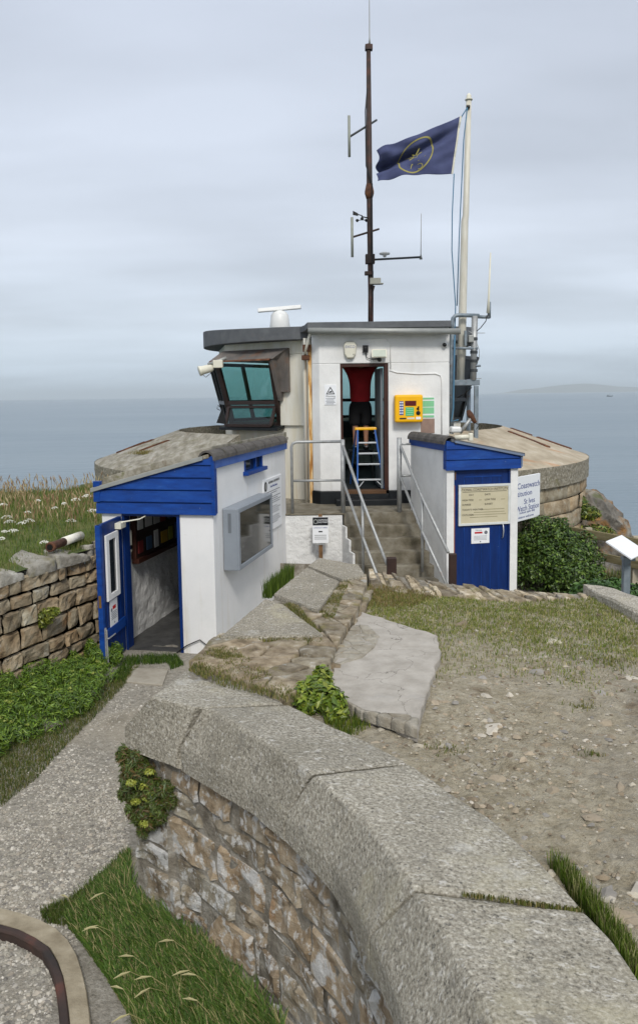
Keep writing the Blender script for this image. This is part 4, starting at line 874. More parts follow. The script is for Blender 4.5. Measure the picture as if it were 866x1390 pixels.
# ------------------------------------------------------------------ ring of granite with sloping concrete roof
RO, RI = 5.05, 3.38
def rp_(phi, r_, z): a = R(phi); return V(RC.x + r_ * math.sin(a), RC.y - r_ * math.cos(a), z)
rg = thing('round_emplacement', 'curved granite gun emplacement wall with a sloping concrete rim encircling the lookout', 'emplacement', (RC.x, RC.y, ZP))
def rim(name, p0, p1, mt, mtedge):
    n = int((p1 - p0) / 3); m = MB()
    def f(u, v):
        ph = p0 + (p1 - p0) * u; r_ = RO + (RI - RO) * v; z = -1.27 + (.585) * v + .012 * noise.fractal(V(ph * .12, v * 3, 0), 1, 2, 4); return rp_(ph, r_, z)
    m.grid(f, n * 3, 14); m.build(name, mt, rg, smooth=True)
    m = MB(); m.grid(lambda u, v: rp_(p0 + (p1 - p0) * u, RO + .004 + .012 * noise.noise(V(u * 60, v * 4, 1)), -1.62 + .355 * v), n * 3, 5); m.grid(lambda u, v: rp_(p0 + (p1 - p0) * u, RI - .002, -.686 - 1.25 * v), n * 2, 4); m.grid(lambda u, v: rp_(p0 + (p1 - p0) * u, RO + .004 - .14 * v, -1.62), n * 2, 1)
    for ph in (p0, p1): m.add([rp_(ph, RO, -1.62), rp_(ph, RI, -1.62), rp_(ph, RI, -.69), rp_(ph, RO, -1.275)], [(0, 1, 2, 3)])
    m.build(name + '_edge', mtedge, rg)
rim('concrete_rim', -185, -33, ROOFL, AGG); rim('rusty_rim', 30, 175, ROOFR, AGG)
m = MB(); rr = random.Random(71); pa = [rp_(p, RO - .05, 0) for p in range(22, 150, 3)]
rubble_face(m, pa, lambda s: ZP - .4, lambda s: -1.60, rr, hrow=(.22, .31), wst=(.5, 1.1), bulge=.012, gap=.004, out=1, rough=.015, tint=(.85, 1.2)); m.build('granite_blocks', RUBBLE_LT, rg, smooth=True)
m = MB(); pa = [rp_(p, RO - .05, 0) for p in range(-160, -30, 3)]; rubble_face(m, pa, lambda s: ZP - .2, lambda s: -1.60, rr, hrow=(.26, .36), wst=(.35, .75), bulge=.02, gap=.009, out=1, rough=.012); m.build('granite_blocks', RUBBLE_LT, rg, smooth=True)
m = MB(); m.grid(lambda u, v: rp_(-185 + 335 * u, RO - .056, ZP - 1 + 1.5 * v), 80, 1); m.build('mortar_backing', MORTAR, rg)
for pa_, ra, rb in ((-78, 4.6, 3.9), (-62, 4.3, 3.8), (-95, 4.7, 4.2), (62, 4.4, 3.6), (80, 4.75, 4.1), (84, 4.0, 3.6)):
    a = rp_(pa_, ra, -1.27 + .585 * (RO - ra) / (RO - RI) + .01); b = rp_(pa_ + 2, rb, -1.27 + .585 * (RO - rb) / (RO - RI) + .01); n = V(.03, .02, 0); m = MB(); m.hexa([a - n - V(0, 0, .02), a + n - V(0, 0, .02), b + n - V(0, 0, .02), b - n - V(0, 0, .02), a - n + V(0, 0, .012), a + n + V(0, 0, .01), b + n + V(0, 0, .012), b - n + V(0, 0, .014)]); m.build('rusted_strip', RUSTM, rg, bevel=.004)
m = MB(); m.grid(lambda u, v: rp_(-185 + 370 * u, 3.4 * v, -1.93), 60, 4); m.build('well_floor', AGG, rg)
# ------------------------------------------------------------------ lookout
def glassmat(name, tint, rough=.03):
    m = bpy.data.materials.new(name); m.use_nodes = True; t = m.node_tree; t.nodes.clear(); n_ = t.nodes.new; l_ = t.links.new
    o = n_('ShaderNodeOutputMaterial'); mi = n_('ShaderNodeMixShader'); tr = n_('ShaderNodeBsdfTransparent'); gl = n_('ShaderNodeBsdfGlossy'); fr_ = n_('ShaderNodeLayerWeight')
    tr.inputs[0].default_value = (*tint, 1); gl.inputs['Roughness'].default_value = rough; fr_.inputs[0].default_value = .5; pw_ = n_('ShaderNodeMath'); pw_.operation = 'POWER'; pw_.inputs[1].default_value = 4; l_(fr_.outputs['Facing'], pw_.inputs[0]); ma_ = n_('ShaderNodeMath'); ma_.operation = 'MULTIPLY_ADD'; ma_.inputs[1].default_value = .8; ma_.inputs[2].default_value = .06; l_(pw_.outputs[0], ma_.inputs[0])
    l_(ma_.outputs[0], mi.inputs[0]); l_(tr.outputs[0], mi.inputs[1]); l_(gl.outputs[0], mi.inputs[2]); l_(mi.outputs[0], o.inputs[0]); return m
GLASS = glassmat('green_tinted_glass', (.44, .66, .63))
LK = thing('lookout_station', 'white rendered watch station with flat grey roof, outward leaning windows and an open doorway', 'lookout', (RC.x, 15, -1.9))
AS, AH = 2.35, 2.66; ZS, ZH = -.56, .67
def oc(phi, ap, t, z):   # point on an octagon facet
    a = R(phi); return V(RC.x + ap * math.sin(a) + t * math.cos(a), RC.y - ap * math.cos(a) + t * math.sin(a), z)
TT = math.tan(R(22.5)); PHS = [-35, -80, -125, -170, 145, 100, 55]
wall = MB(); fr_m = []
for ph in PHS:
    hs, hh = AS * TT, 2.45 * TT
    t = .12; k0 = (AS - t) / AS; wall.hexa([oc(ph, AS, -hs, -1.95), oc(ph, AS, hs, -1.95), oc(ph, AS - t, hs * k0, -1.95), oc(ph, AS - t, -hs * k0, -1.95), oc(ph, AS, -hs, ZS), oc(ph, AS, hs, ZS), oc(ph, AS - t, hs * k0, ZS), oc(ph, AS - t, -hs * k0, ZS)])
    k0 = (2.45 - t) / 2.45; wall.hexa([oc(ph, 2.45, -hh, ZH + .08), oc(ph, 2.45, hh, ZH + .08), oc(ph, 2.45 - t, hh * k0, ZH + .08), oc(ph, 2.45 - t, -hh * k0, ZH + .08), oc(ph, 2.45, -hh, .99), oc(ph, 2.45, hh, .99), oc(ph, 2.45 - t, hh * k0, .99), oc(ph, 2.45 - t, -hh * k0, .99)])
# solid pier on the front-left facet
wall.hexa([oc(-35, 2.40, .27, ZS), oc(-35, 2.40, 1.05, ZS), oc(-35, 2.2, 1.05, ZS), oc(-35, 2.2, .27, ZS), oc(-35, 2.44, .27, ZH + .08), oc(-35, 2.44, 1.05, ZH + .08), oc(-35, 2.2, 1.05, ZH + .08), oc(-35, 2.2, .27, ZH + .08)])
wall.build('lookout_wall', CREAM, LK, bevel=.01)
def wpt(ph, s, q, off=0):  # s along (-1..1 of facet), q 0..1 from sill to head, off outwards
    ap = AS + (AH - AS) * q + off; return oc(ph, ap, s * (AS + (AH - AS) * q) * TT, ZS + (ZH + .06 - ZS) * q)
def bar(m, ph, s0, q0, s1, q1, w_, d_=.07, off=0):
    a, b = wpt(ph, s0, q0, off), wpt(ph, s1, q1, off); t = (b - a).normalized(); nrm = V(math.sin(R(ph)), -math.cos(R(ph)), 0); nrm = (nrm - t * nrm.dot(t)).normalized(); sdw = t.cross(nrm) * w_ / 2; n = nrm * d_ / 2
    m.hexa([a - sdw - n, a + sdw - n, a + sdw + n, a - sdw + n, b - sdw - n, b + sdw - n, b + sdw + n, b - sdw + n])
for ph in PHS:
    s0, s1 = (-1, .27 / (AS * TT)) if ph == -35 else (-1, 1)
    m = MB()
    for s in (s0 + .04, s1 - .04): bar(m, ph, s, 0, s, 1, .09)
    if ph != -35: bar(m, ph, 0, 0, 0, 1, .07)
    for q in (.02, .33, .97): bar(m, ph, s0 + .04, q, s1 - .04, q, .075, .066)
    wf = m.build('window', FRAMEBR if ph == -35 else BLACKPL, LK, bevel=.006)
    m = MB(); m.add([wpt(ph, s0 + .05, .03), wpt(ph, s1 - .05, .03), wpt(ph, s1 - .05, .96), wpt(ph, s0 + .05, .96)], [(0, 1, 2, 3)]); m.build('pane', BLACKPL if ph == 55 else GLASS, wf)  # right-front facet gets a solid dark shutter in place of glass
# open hopper light under the front window
m = MB()
for (sa, qa, oa, sb, qb, ob) in ((-.93, .27, .03, .20, .27, .03), (-.93, .0, .25, .20, .0, .25)): 
    a, b = wpt(-35, sa, qa, oa), wpt(-35, sb, qb, ob); n = V(math.sin(R(-35)), -math.cos(R(-35)), 0) * .025; h_ = V(0, 0, .028); m.hexa([a - n - h_, b - n - h_, b + n - h_, a + n - h_, a - n + h_, b - n + h_, b + n + h_, a + n + h_])
for s in (-.93, .20):
    a, b = wpt(-35, s, .27, .03), wpt(-35, s, 0, .25); tt = (wpt(-35, 1, 0) - wpt(-35, 0, 0)).normalized() * .028; n = V(math.sin(R(-35)), -math.cos(R(-35)), 0) * .025; m.hexa([b - tt - n, b + tt - n, b + tt + n, b - tt + n, a - tt - n, a + tt - n, a + tt + n, a - tt + n])
hop = m.build('hopper_window', FRAMEBR, LK, bevel=.004)
m = MB(); m.add([wpt(-35, -.9, .25, .04), wpt(-35, .18, .25, .04), wpt(-35, .18, .02, .24), wpt(-35, -.9, .02, .24)], [(0, 1, 2, 3)]); m.build('pane', GLASS, hop)
m = MB(); a = [oc(-35, 2.37, -1.0, -.56), oc(-35, 2.37, .34, -.56), oc(-35, 2.62, .36, -.60), oc(-35, 2.62, -1.06, -.60)]; m.prism([q - V(0, 0, .05) for q in a], a); m.build('sill', BLACKP, LK)
# metal hood over the front window
HOOD = mat('rusting_grey_hood', [(.3, (.09, .085, .08)), (.6, (.16, .14, .125)), (.8, (.25, .21, .17))], scale=4, rough=.7, over=[(3, .55, .68, (.20, .09, .04), .6)])
m = MB(); m.hexa([oc(-35, 2.80, -1.12, .66), oc(-35, 2.80, .42, .66), oc(-35, 2.47, .42, .66), oc(-35, 2.47, -1.12, .66), oc(-35, 2.52, -1.02, .86), oc(-35, 2.52, .55, .86), oc(-35, 2.455, .55, .86), oc(-35, 2.455, -1.02, .86)])
m.hexa([oc(-35, 2.50, .30, .06), oc(-35, 2.50, .55, .06), oc(-35, 2.445, .55, .06), oc(-35, 2.445, .30, .06), oc(-35, 2.78, .30, .655), oc(-35, 2.52, .55, .855), oc(-35, 2.45, .55, .855), oc(-35, 2.45, .30, .655)])
m.hexa([oc(-35, 2.78, .32, .66), oc(-35, 2.78, .40, .66), oc(-35, 2.42, .40, .66), oc(-35, 2.42, .32, .66), oc(-35, 2.50, .30, -.1), oc(-35, 2.50, .36, -.1), oc(-35, 2.42, .36, -.1), oc(-35, 2.42, .30, -.1)][4:] + [oc(-35, 2.78, .32, .66), oc(-35, 2.78, .40, .66), oc(-35, 2.42, .40, .66), oc(-35, 2.42, .32, .66)])
m.build('window_hood', HOOD, LK, bevel=.004)
m = MB(); m.hexa([oc(-35, 2.83, -1.10, .635), oc(-35, 2.83, .36, .635), oc(-35, 2.76, .36, .635), oc(-35, 2.76, -1.10, .635), oc(-35, 2.81, -1.10, .668), oc(-35, 2.81, .38, .668), oc(-35, 2.74, .38, .668), oc(-35, 2.74, -1.10, .668)]); m.build('rusty_lip', RUSTM, LK)
# porch block
X0, X1, Y0 = -.10, 2.24, 13.9; DX0, DX1 = .385, 1.20; DZ1 = .525; ZF = -1.66; ZW = 1.03
m = MB()
def pl(pts, z0, z1): m.prism([V(x, y, z0) for x, y in pts], [V(x, y, z1) for x, y in pts])
pl([(X0, Y0 + .14), (X0 + .13, Y0), (DX0, Y0), (DX0, Y0 + .2), (X0 + .17, Y0 + .2), (X0 + .17, 15.2), (X0, 15.2)], ZF, DZ1 - .002)
pl([(DX1, Y0), (X1, Y0), (X1, 15.35), (X1 - .17, 15.35), (X1 - .17, Y0 + .2), (DX1, Y0 + .2)], ZF, DZ1 - .002)
pl([(X0, Y0 + .14), (X0 + .13, Y0), (X1, Y0), (X1, Y0 + .2), (X0 + .17, Y0 + .2), (X0, Y0 + .2)], DZ1 - .002, ZW)
pl([(X0, Y0 + .2), (X0 + .17, Y0 + .2), (X0 + .17, 15.0), (X0, 15.0)], DZ1 - .002, ZW); pl([(X1 - .17, Y0 + .2), (X1, Y0 + .2), (X1, 15.2), (X1 - .17, 15.2)], DZ1 - .002, ZW)
m.build('porch_wall', WHITE, LK, bevel=.012)
m = MB(); pl([(X0 - .02, Y0 + .13), (X0 + .12, Y0 - .025), (DX0 + .0, Y0 - .025), (DX0, Y0 + .2), (X0 - .02, Y0 + .25)], -1.93, ZF - .002); pl([(DX1, Y0 - .025), (X1 + .02, Y0 - .025), (X1 + .02, 15.2), (DX1, 15.2)], -1.93, ZF - .002); pl([(DX0 + .002, Y0 - .022), (DX1 - .002, Y0 - .022), (DX1 - .002, Y0 + .2), (DX0 + .002, Y0 + .2)], -1.93, ZF - .05)
pl([(DX0 - .1, Y0 - .30), (DX1 + .15, Y0 - .30), (DX1 + .15, Y0 - .03), (DX0 - .1, Y0 - .03)], -1.92, ZF - .12); pl([(X0 - .02, Y0 + .255), (X0 + .17, Y0 + .255), (X0 + .17, 15.2), (X0 - .02, 15.2)], -1.93, ZF - .002); m.build('plinth', BLACKP, LK, bevel=.006)
m = MB(); pl([(DX0 + .04, Y0 - .03), (DX1 - .045, Y0 - .03), (DX1 - .045, Y0 + .2), (DX0 + .04, Y0 + .2)], ZF - .048, ZF + .01); m.build('threshold', flat('worn_brown_sill', '#5B4028', var=.25), LK, bevel=.004)
m = MB(); pl([(DX0, Y0 + .02), (DX0 + .04, Y0 + .02), (DX0 + .04, Y0 + .15), (DX0, Y0 + .15)], ZF, DZ1 - .004); pl([(DX1 - .07, Y0 + .02), (DX1, Y0 + .02), (DX1, Y0 + .15), (DX1 - .07, Y0 + .15)], ZF, DZ1 - .004); pl([(DX0 + .04, Y0 + .022), (DX1 - .07, Y0 + .022), (DX1 - .07, Y0 + .15), (DX0 + .04, Y0 + .15)], DZ1 - .06, DZ1 - .004); m.build('door_frame', BROWNW, LK, bevel=.004)
m = MB(); pl([(DX1 - .12, Y0 + .16), (DX1 - .075, Y0 + .16), (DX1 - .12, Y0 + .95), (DX1 - .165, Y0 + .95)], ZF + .02, DZ1 - .08); dl_ = m.build('door', INGREY, LK, bevel=.004)
m = MB(); m.tube([(DX1 - .14, Y0 + .8, -.7), (DX1 - .2, Y0 + .8, -.7), (DX1 - .2, Y0 + .68, -.7)], .01, 6); m.build('handle', ALU, dl_)
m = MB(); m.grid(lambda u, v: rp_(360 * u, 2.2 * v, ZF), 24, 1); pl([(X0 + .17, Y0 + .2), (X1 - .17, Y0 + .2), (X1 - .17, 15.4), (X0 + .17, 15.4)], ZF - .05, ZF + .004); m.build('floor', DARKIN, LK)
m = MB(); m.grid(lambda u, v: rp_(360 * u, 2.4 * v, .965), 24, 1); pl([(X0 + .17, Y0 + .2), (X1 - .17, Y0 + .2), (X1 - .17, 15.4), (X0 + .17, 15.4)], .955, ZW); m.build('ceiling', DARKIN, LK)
m = MB()
for ph in (-125, -170, 145, 100): 
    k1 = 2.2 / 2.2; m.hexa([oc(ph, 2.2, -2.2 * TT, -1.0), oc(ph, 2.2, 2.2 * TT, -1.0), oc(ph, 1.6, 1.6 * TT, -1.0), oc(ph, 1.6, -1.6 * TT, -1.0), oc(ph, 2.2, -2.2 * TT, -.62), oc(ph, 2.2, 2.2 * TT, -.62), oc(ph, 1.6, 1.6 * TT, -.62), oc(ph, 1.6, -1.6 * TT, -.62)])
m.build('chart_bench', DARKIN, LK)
# roofs
def zroof(x, y): return 1.21 + .10 * sstep(14.3, 17, y)
circ = [rp_(p, 2.82, 0) for p in range(0, 360, 6)]
m = MB(); m.prism([V(p.x, p.y, .985) for p in circ], [V(p.x, p.y, zroof(p.x, p.y)) for p in circ]); m.build('round_roof', DARKFELT, LK, bevel=.01)
m = MB(); pl([(X0 - .06, Y0 - .20), (2.235, Y0 - .20), (2.40, 14.8), (2.3, 15.4), (-.5, 15.4), (-.22, 14.25)], 1.10, 1.205); m.build('porch_roof', DARKFELT, LK, bevel=.006)
m = MB(); pl([(X0 - .04, Y0 - .17), (2.2, Y0 - .17), (2.2, 15), (X0 - .04, 15)], 1.02, 1.098); m.build('eaves_board', GUTTER, LK, bevel=.004)
m = MB(); m.tube([(X0 - .05, Y0 - .225, 1.065), (2.38, Y0 - .225, 1.02)], .05, 12); m.build('gutter', GUTTER, LK, smooth=True)
m = MB(); m.tube([(-.205, 14.22, .98), (-.205, 14.22, .8), (-.22, 14.25, .72), (-.22, 14.25, -1.9)], .036, 10); m.tube([(X0 - .02, Y0 - .18, 1.02), (X0 - .1, Y0 + .05, .75), (X0 - .11, Y0 + .2, .68)], .022, 8); m.build('drainpipe', CREAM, LK, smooth=True)
m = MB(); pl([(-.165, Y0 + .16), (-.103, Y0 + .15), (-.103, 14.4), (-.15, 14.4)], -1.9, .86); m.build('rust_stained_strip', RUSTSTAIN, LK, bevel=.01)
m = MB(); m.box(-.27, -.13, 14.02, 14.2, .60, .68); m.box(-.25, -.12, 14.02, 14.16, .74, .86); m.build('pipe_bracket', RUSTM, LK, bevel=.006)
m = MB(); c = [(2.02, Y0 - .006, .70), (1.95, Y0 - .008, .74)]
m.tube([(DX1 + .02, Y0 - .006, .40), (DX1 + .15, Y0 - .008, .36), (DX1 + .5, Y0 - .008, .33), (2.0, Y0 - .008, .335), (2.09, Y0 - .008, .30), (2.11, Y0 - .008, .2), (2.11, Y0 - .008, -.9)], .011, 6)
m.tube([(.72, Y0 - .006, .93), (1.15, Y0 - .006, .93), (1.24, Y0 - .006, .86), (1.24, Y0 - .006, .42)], .009, 6); m.build('wall_conduit', WHITE, LK, smooth=True)

# fixtures on the porch wall (each a thing)
YW = Y0
ab = thing('alarm_sounder', 'white shield shaped alarm sounder above the lookout doorway', 'alarm', (.56, YW, .65))
m = MB(); c = PY(475, 474, YW - .02); poly = [(-.115, .07), (-.075, .135), (.075, .135), (.115, .07), (.10, -.09), (.055, -.165), (-.055, -.165), (-.10, -.09)][::-1]
m.prism([V(c.x + x, YW - .001, c.z + z) for x, z in poly], [V(c.x + x * .9, YW - .085, c.z + z * .9) for x, z in poly]); m.build('cover', OFFPLASTIC, ab, bevel=.018, seg=3)
textobj('lettering', 'EXCO', (c.x, YW - .0865, c.z + .035), .062, (1, 0, 0), (0, 0, 1), INKBLUE, ab)
m = MB(); m.lathe((c.x + .055, YW - .084, c.z - .09), [(.008, 0), (.008, .004)], ax=(0, -1, 0)); m.build('screw', INK, ab)
jb = MB(); c = PY(496, 473.5, YW - .03); jb.box(c.x - .045, c.x + .045, YW - .055, YW, c.z - .06, c.z + .06); jb.box(c.x - .02, c.x + .02, YW - .075, YW - .05, c.z - .03, c.z + .02); jb.tube([(c.x, YW - .03, c.z - .06), (c.x + .02, YW - .03, c.z - .15), (c.x + .12, YW - .03, c.z - .18), (c.x + .22, YW - .03, c.z - .17)], .008, 6)
o = jb.build('junction_box', BLACKPL, bevel=.006); tag(o, 'small black electrical box with a grey lead between the alarm sounder and the floodlight', 'junction box')
fl = thing('floodlight', 'boxy off-white floodlight with a motion sensor over the lookout doorway', 'floodlight', (1, YW, .65))
c = PY(514.5, 480.5, YW - .12); m = MB(); m.hexa([V(c.x - .13, YW - .20, c.z - .06), V(c.x + .13, YW - .20, c.z - .06), V(c.x + .12, YW - .03, c.z - .06), V(c.x - .12, YW - .03, c.z - .06), V(c.x - .13, YW - .14, c.z + .08), V(c.x + .13, YW - .14, c.z + .08), V(c.x + .12, YW - .03, c.z + .07), V(c.x - .12, YW - .03, c.z + .07)]); m.build('housing', OFFPLASTIC, fl, bevel=.01)
m = MB(); m.hexa([V(c.x - .11, YW - .203, c.z - .045), V(c.x + .11, YW - .203, c.z - .045), V(c.x + .11, YW - .19, c.z - .045), V(c.x - .11, YW - .19, c.z - .045), V(c.x - .11, YW - .152, c.z + .065), V(c.x + .11, YW - .152, c.z + .065), V(c.x + .11, YW - .14, c.z + .065), V(c.x - .11, YW - .14, c.z + .065)]); m.build('lens', flat('milky_lens', '#AEB6A8', rough=.15), fl)
m = MB(); m.box(c.x - .03, c.x + .03, YW - .13, YW - .0, c.z - .1, c.z - .062); m.lathe((c.x + .005, YW - .12, c.z - .09), [(.034, 0), (.034, .03), (.02, .04)], ax=(0, -1, -.4)); m.build('sensor', BLACKPL, fl)
cc_ = thing('dome_camera', 'small black dome camera at the top right corner of the lookout wall', 'camera', (2.0, YW, .8)); c = PY(603, 468, YW)
m = MB(); m.lathe((c.x, YW - .001, c.z), [(.052, 0), (.05, .035), (.03, .05)], ax=(0, -1, 0)); m.build('base', WPLASTIC, cc_, smooth=True); m = MB(); m.lathe((c.x - .006, YW - .045, c.z - .004), [(.036, 0), (.033, .022), (.018, .036)], ax=(0, -1, 0)); m.build('dome', BLACKPL, cc_, smooth=True)
ws_ = thing('warning_sign', 'small white warning notice with a black triangle left of the lookout doorway', 'sign', (.2, YW, -.1))
c = PY(448.5, 536, YW - .01); m = MB(); m.box(c.x - .10, c.x + .10, YW - .012, YW, c.z - .17, c.z + .17); m.build('plate', PAPERW, ws_, bevel=.003)
m = MB(); t3 = [V(c.x - .075, 0, c.z + .01), V(c.x + .075, 0, c.z + .01), V(c.x, 0, c.z + .14)]; i3 = [V(c.x - .053, 0, c.z + .023), V(c.x + .053, 0, c.z + .023), V(c.x, 0, c.z + .115)]
for a in range(3): b = (a + 1) % 3; m.prism([t3[a] + V(0, YW - .0125, 0), t3[b] + V(0, YW - .0125, 0), i3[b] + V(0, YW - .0125, 0), i3[a] + V(0, YW - .0125, 0)], [t3[a] + V(0, YW - .015, 0), t3[b] + V(0, YW - .015, 0), i3[b] + V(0, YW - .015, 0), i3[a] + V(0, YW - .015, 0)])
m.hexa([V(c.x - .025, YW - .015, c.z + .035), V(c.x + .03, YW - .015, c.z + .04), V(c.x + .03, YW - .0125, c.z + .04), V(c.x - .025, YW - .0125, c.z + .035), V(c.x - .03, YW - .015, c.z + .05), V(c.x + .02, YW - .015, c.z + .07), V(c.x + .02, YW - .0125, c.z + .07), V(c.x - .03, YW - .0125, c.z + .05)]); m.build('triangle', INK, ws_)
textobj('lettering', 'Warning', (c.x, YW - .013, c.z - .025), .046, (1, 0, 0), (0, 0, 1), INK, ws_)
m = MB(); [m.box(c.x - .08 + .01 * (i % 2), c.x + .08 - .012 * ((i * 2) % 3), YW - .0138, YW - .0122, c.z - .068 - i * .022, c.z - .06 - i * .022) for i in range(5)]; m.build('print', INKGREY, ws_)
df = thing('defibrillator_cabinet', 'bright yellow defibrillator cabinet with red display and green label right of the doorway', 'cabinet', (1.5, YW, -.3))
a = PY(535, 536, YW - .1); b = PY(573, 573, YW - .1); x0, x1, zz1, zz0 = a.x, b.x, a.z, b.z; yd = YW - .19
m = MB(); m.box(x0, x1, yd, YW - .002, zz0, zz1); m.build('case', YELLOW, df, bevel=.035, seg=4)
W_ = x1 - x0; H_ = zz1 - zz0
def db(name, u0, u1, v0, v1, mt, d=.004): mm = MB(); mm.box(x0 + W_ * u0, x0 + W_ * u1, yd - d, yd + .001, zz1 - H_ * v1, zz1 - H_ * v0); return mm.build(name, mt, df)
db('display', .36, .76, .22, .40, flat('dark_red_display', '#5A1010', rough=.2)); db('label', .38, .68, .45, .76, GREEN); db('maker_plate', .17, .40, .83, .88, INK); db('info_strip', .44, .70, .82, .88, OFFPLASTIC); db('info_strip', .75, .92, .80, .89, PAPERW)
m = MB()
for i in range(5):
    for j in (0, 1): m.lathe((x0 + W_ * (.20 + .07 * j), yd, zz1 - H_ * (.28 + i * .095)), [(.013, 0), (.013, .005)], ax=(0, -1, 0), n=12)
m.build('keypad', PAPERW, df); m = MB(); m.box(x0 + W_ * .165, x0 + W_ * .31, yd - .0015, yd + .001, zz1 - H_ * .73, zz1 - H_ * .23); m.build('keypad_panel', INKBLUE, df)
m = MB(); m.lathe((x0 + W_ * .83, yd, zz1 - H_ * .66), [(.036, 0), (.036, .008), (.02, .02)], ax=(0, -1, 0)); m.box(x0 + W_ * .81, x0 + W_ * .86, yd - .012, yd, zz1 - H_ * .56, zz1 - H_ * .42); m.box(x0 + W_ * .77, x0 + W_ * .83, yd - .012, yd, zz1 - H_ * .53, zz1 - H_ * .48); m.build('handle', BLACKPL, df)
m = MB(); [m.box(x0 + W_ * .41, x0 + W_ * .65, yd - .0055, yd - .004, zz1 - H_ * (.5 + .07 * i) - .003, zz1 - H_ * (.5 + .07 * i)) for i in range(4)]; m.build('label_print', PAPERW, df)
gs = thing('green_wall_notice', 'pale green notice on the white wall partly behind the yellow cabinet', 'notice', (1.8, YW, -.2)); a = PY(572, 539, YW); b = PY(589.5, 567, YW)
m = MB(); m.box(a.x - .06, b.x, YW - .008, YW, b.z, a.z); m.build('plate', PAPERW, gs); m = MB(); [m.box(a.x - .05, b.x - .008, YW - .0105, YW - .0082, b.z + (a.z - b.z) * p, b.z + (a.z - b.z) * q) for p, q in ((.02, .12), (.2, .5), (.53, .82), (.88, .97))]; m.build('green_panels', flat('pale_green', '#7FC394', var=.05), gs)
a = PY(574, 568.5, YW); b = PY(589.5, 588, YW); m = MB(); m.box(a.x - .04, b.x, YW - .008, YW, b.z, a.z); m.lathe(((a.x + b.x) / 2, YW - .009, a.z - .03), [(.006, 0), (.006, .003)], ax=(0, -1, 0)); o = m.build('wall_plaque', flat('faded_brown_plaque', '#8B7468', var=.25), bevel=.003); tag(o, 'faded brownish plaque below the green notice on the white wall', 'plaque')

# step ladder in the doorway
sl_ = thing('step_ladder', 'blue step ladder with yellow top and silver treads standing in the doorway', 'ladder', (.85, 14.3, ZF))
yl = 14.22; T0 = PY(481.5, 582, yl); T1 = PY(511, 582, yl); ztp = T0.z; bl, br = PY(485, 661, yl - .12), PY(520, 661, yl - .12)
zfl = ZF + .005
m = MB(); m.box(T0.x, T1.x, yl - .02, yl + .22, ztp - .025, ztp + .02); m.build('top_step', YELLOW, sl_, bevel=.01)
def rail(m, a, b, w_=.05, d_=.028):
    a, b = Vector(a), Vector(b); m.hexa([a + V(-d_ / 2, -w_ / 2, 0), a + V(d_ / 2, -w_ / 2, 0), a + V(d_ / 2, w_ / 2, 0), a + V(-d_ / 2, w_ / 2, 0), b + V(-d_ / 2, -w_ / 2, 0), b + V(d_ / 2, -w_ / 2, 0), b + V(d_ / 2, w_ / 2, 0), b + V(-d_ / 2, w_ / 2, 0)])
LBLUE = flat('ladder_blue', '#2D5FA8', rough=.5)
fL0, fL1 = V(bl.x, yl - .14, zfl), V(T0.x + .05, yl, ztp - .02); fR0, fR1 = V(br.x + .02, yl - .14, zfl), V(T1.x - .03, yl, ztp - .02)
for a, b in ((fL0, fL1), (fR0, fR1), (V(bl.x - .09, yl + .75, zfl), V(T0.x + .03, yl + .2, ztp - .02)), (V(br.x + .05, yl + .75, zfl), V(T1.x - .02, yl + .2, ztp - .02))): m = MB(); rail(m, a, b); m.build('leg', LBLUE, sl_, bevel=.003)
for q in (.12, .395, .65, .80)[:4]:
    m = MB(); q_ = {.12: .16, .395: .42, .65: .60, .80: .78}[q]; a, b = fL0.lerp(fL1, q_), fR0.lerp(fR1, q_); m.box(a.x + .01, b.x - .01, a.y - .03, a.y + .07, a.z - .012, a.z + .014); m.build('tread', ALU, sl_, bevel=.003)
m = MB(); a, b = fL0.lerp(fL1, .15), fR0.lerp(fR1, .15); m.tube([a + V(.12, 0, 0), fL0 + V(.02, 0, .03)], .009, 6); m.tube([b + V(-.12, 0, 0), fR0 + V(-.02, 0, .03)], .009, 6); m.build('brace', ALU, sl_)
# the stool the person stands on
st_ = thing('step_stool', 'low dark step stool under the feet of the person in the lookout', 'stool', (.85, 15, ZF)); PXc, PYc = PY(489, 545, 15.0).x, 15.0
m = MB(); m.box(PXc - .22, PXc + .22, PYc - .15, PYc + .15, ZF + .61, ZF + .64); m.build('seat', DARKIN, st_, bevel=.004)
for sx in (-1, 1):
    for sy in (-1, 1): m = MB(); m.tube([(PXc + sx * .23, PYc + sy * .17, ZF + .003), (PXc + sx * .19, PYc + sy * .12, ZF + .61)], .014, 6); m.build('leg', DARKIN, st_)
# person, seen from behind, both arms raised to the ceiling
def skin(name, joints, edges, radii, mt, parent=None, sub=2):
    me = bpy.data.meshes.new(name); org = wloc(parent) if parent else Vector(joints[0]) * 0 + Vector((PXc, PYc, ZF + .645))
    me.from_pydata([Vector(j) - org for j in joints], edges, []); me.materials.append(mt); o = bpy.data.objects.new(name, me); COL.objects.link(o); k = o.modifiers.new('s', 'SKIN'); k.use_smooth_shade = True
    for i, r_ in enumerate(radii): me.skin_vertices[0].data[i].radius = (r_, r_) if not isinstance(r_, tuple) else r_; me.skin_vertices[0].data[i].use_root = (i == 0)
    if parent: o.parent = parent
    else: o.location = org
    q = o.modifiers.new('d', 'SUBSURF'); q.levels = sub; q.render_levels = sub; return o
SKIN = flat('skin', '#B5846A', rough=.6); SHIRT = mat('red_tshirt', [(.3, (.33, .010, .015)), (.7, (.46, .018, .025))], scale=5, rough=.85, bump=.6, bscale=6, bdist=.03); SHORTS = flat('black_shorts', '#17181B', rough=.85, var=.3)
B = ZF + .645; x, y = PXc, PYc
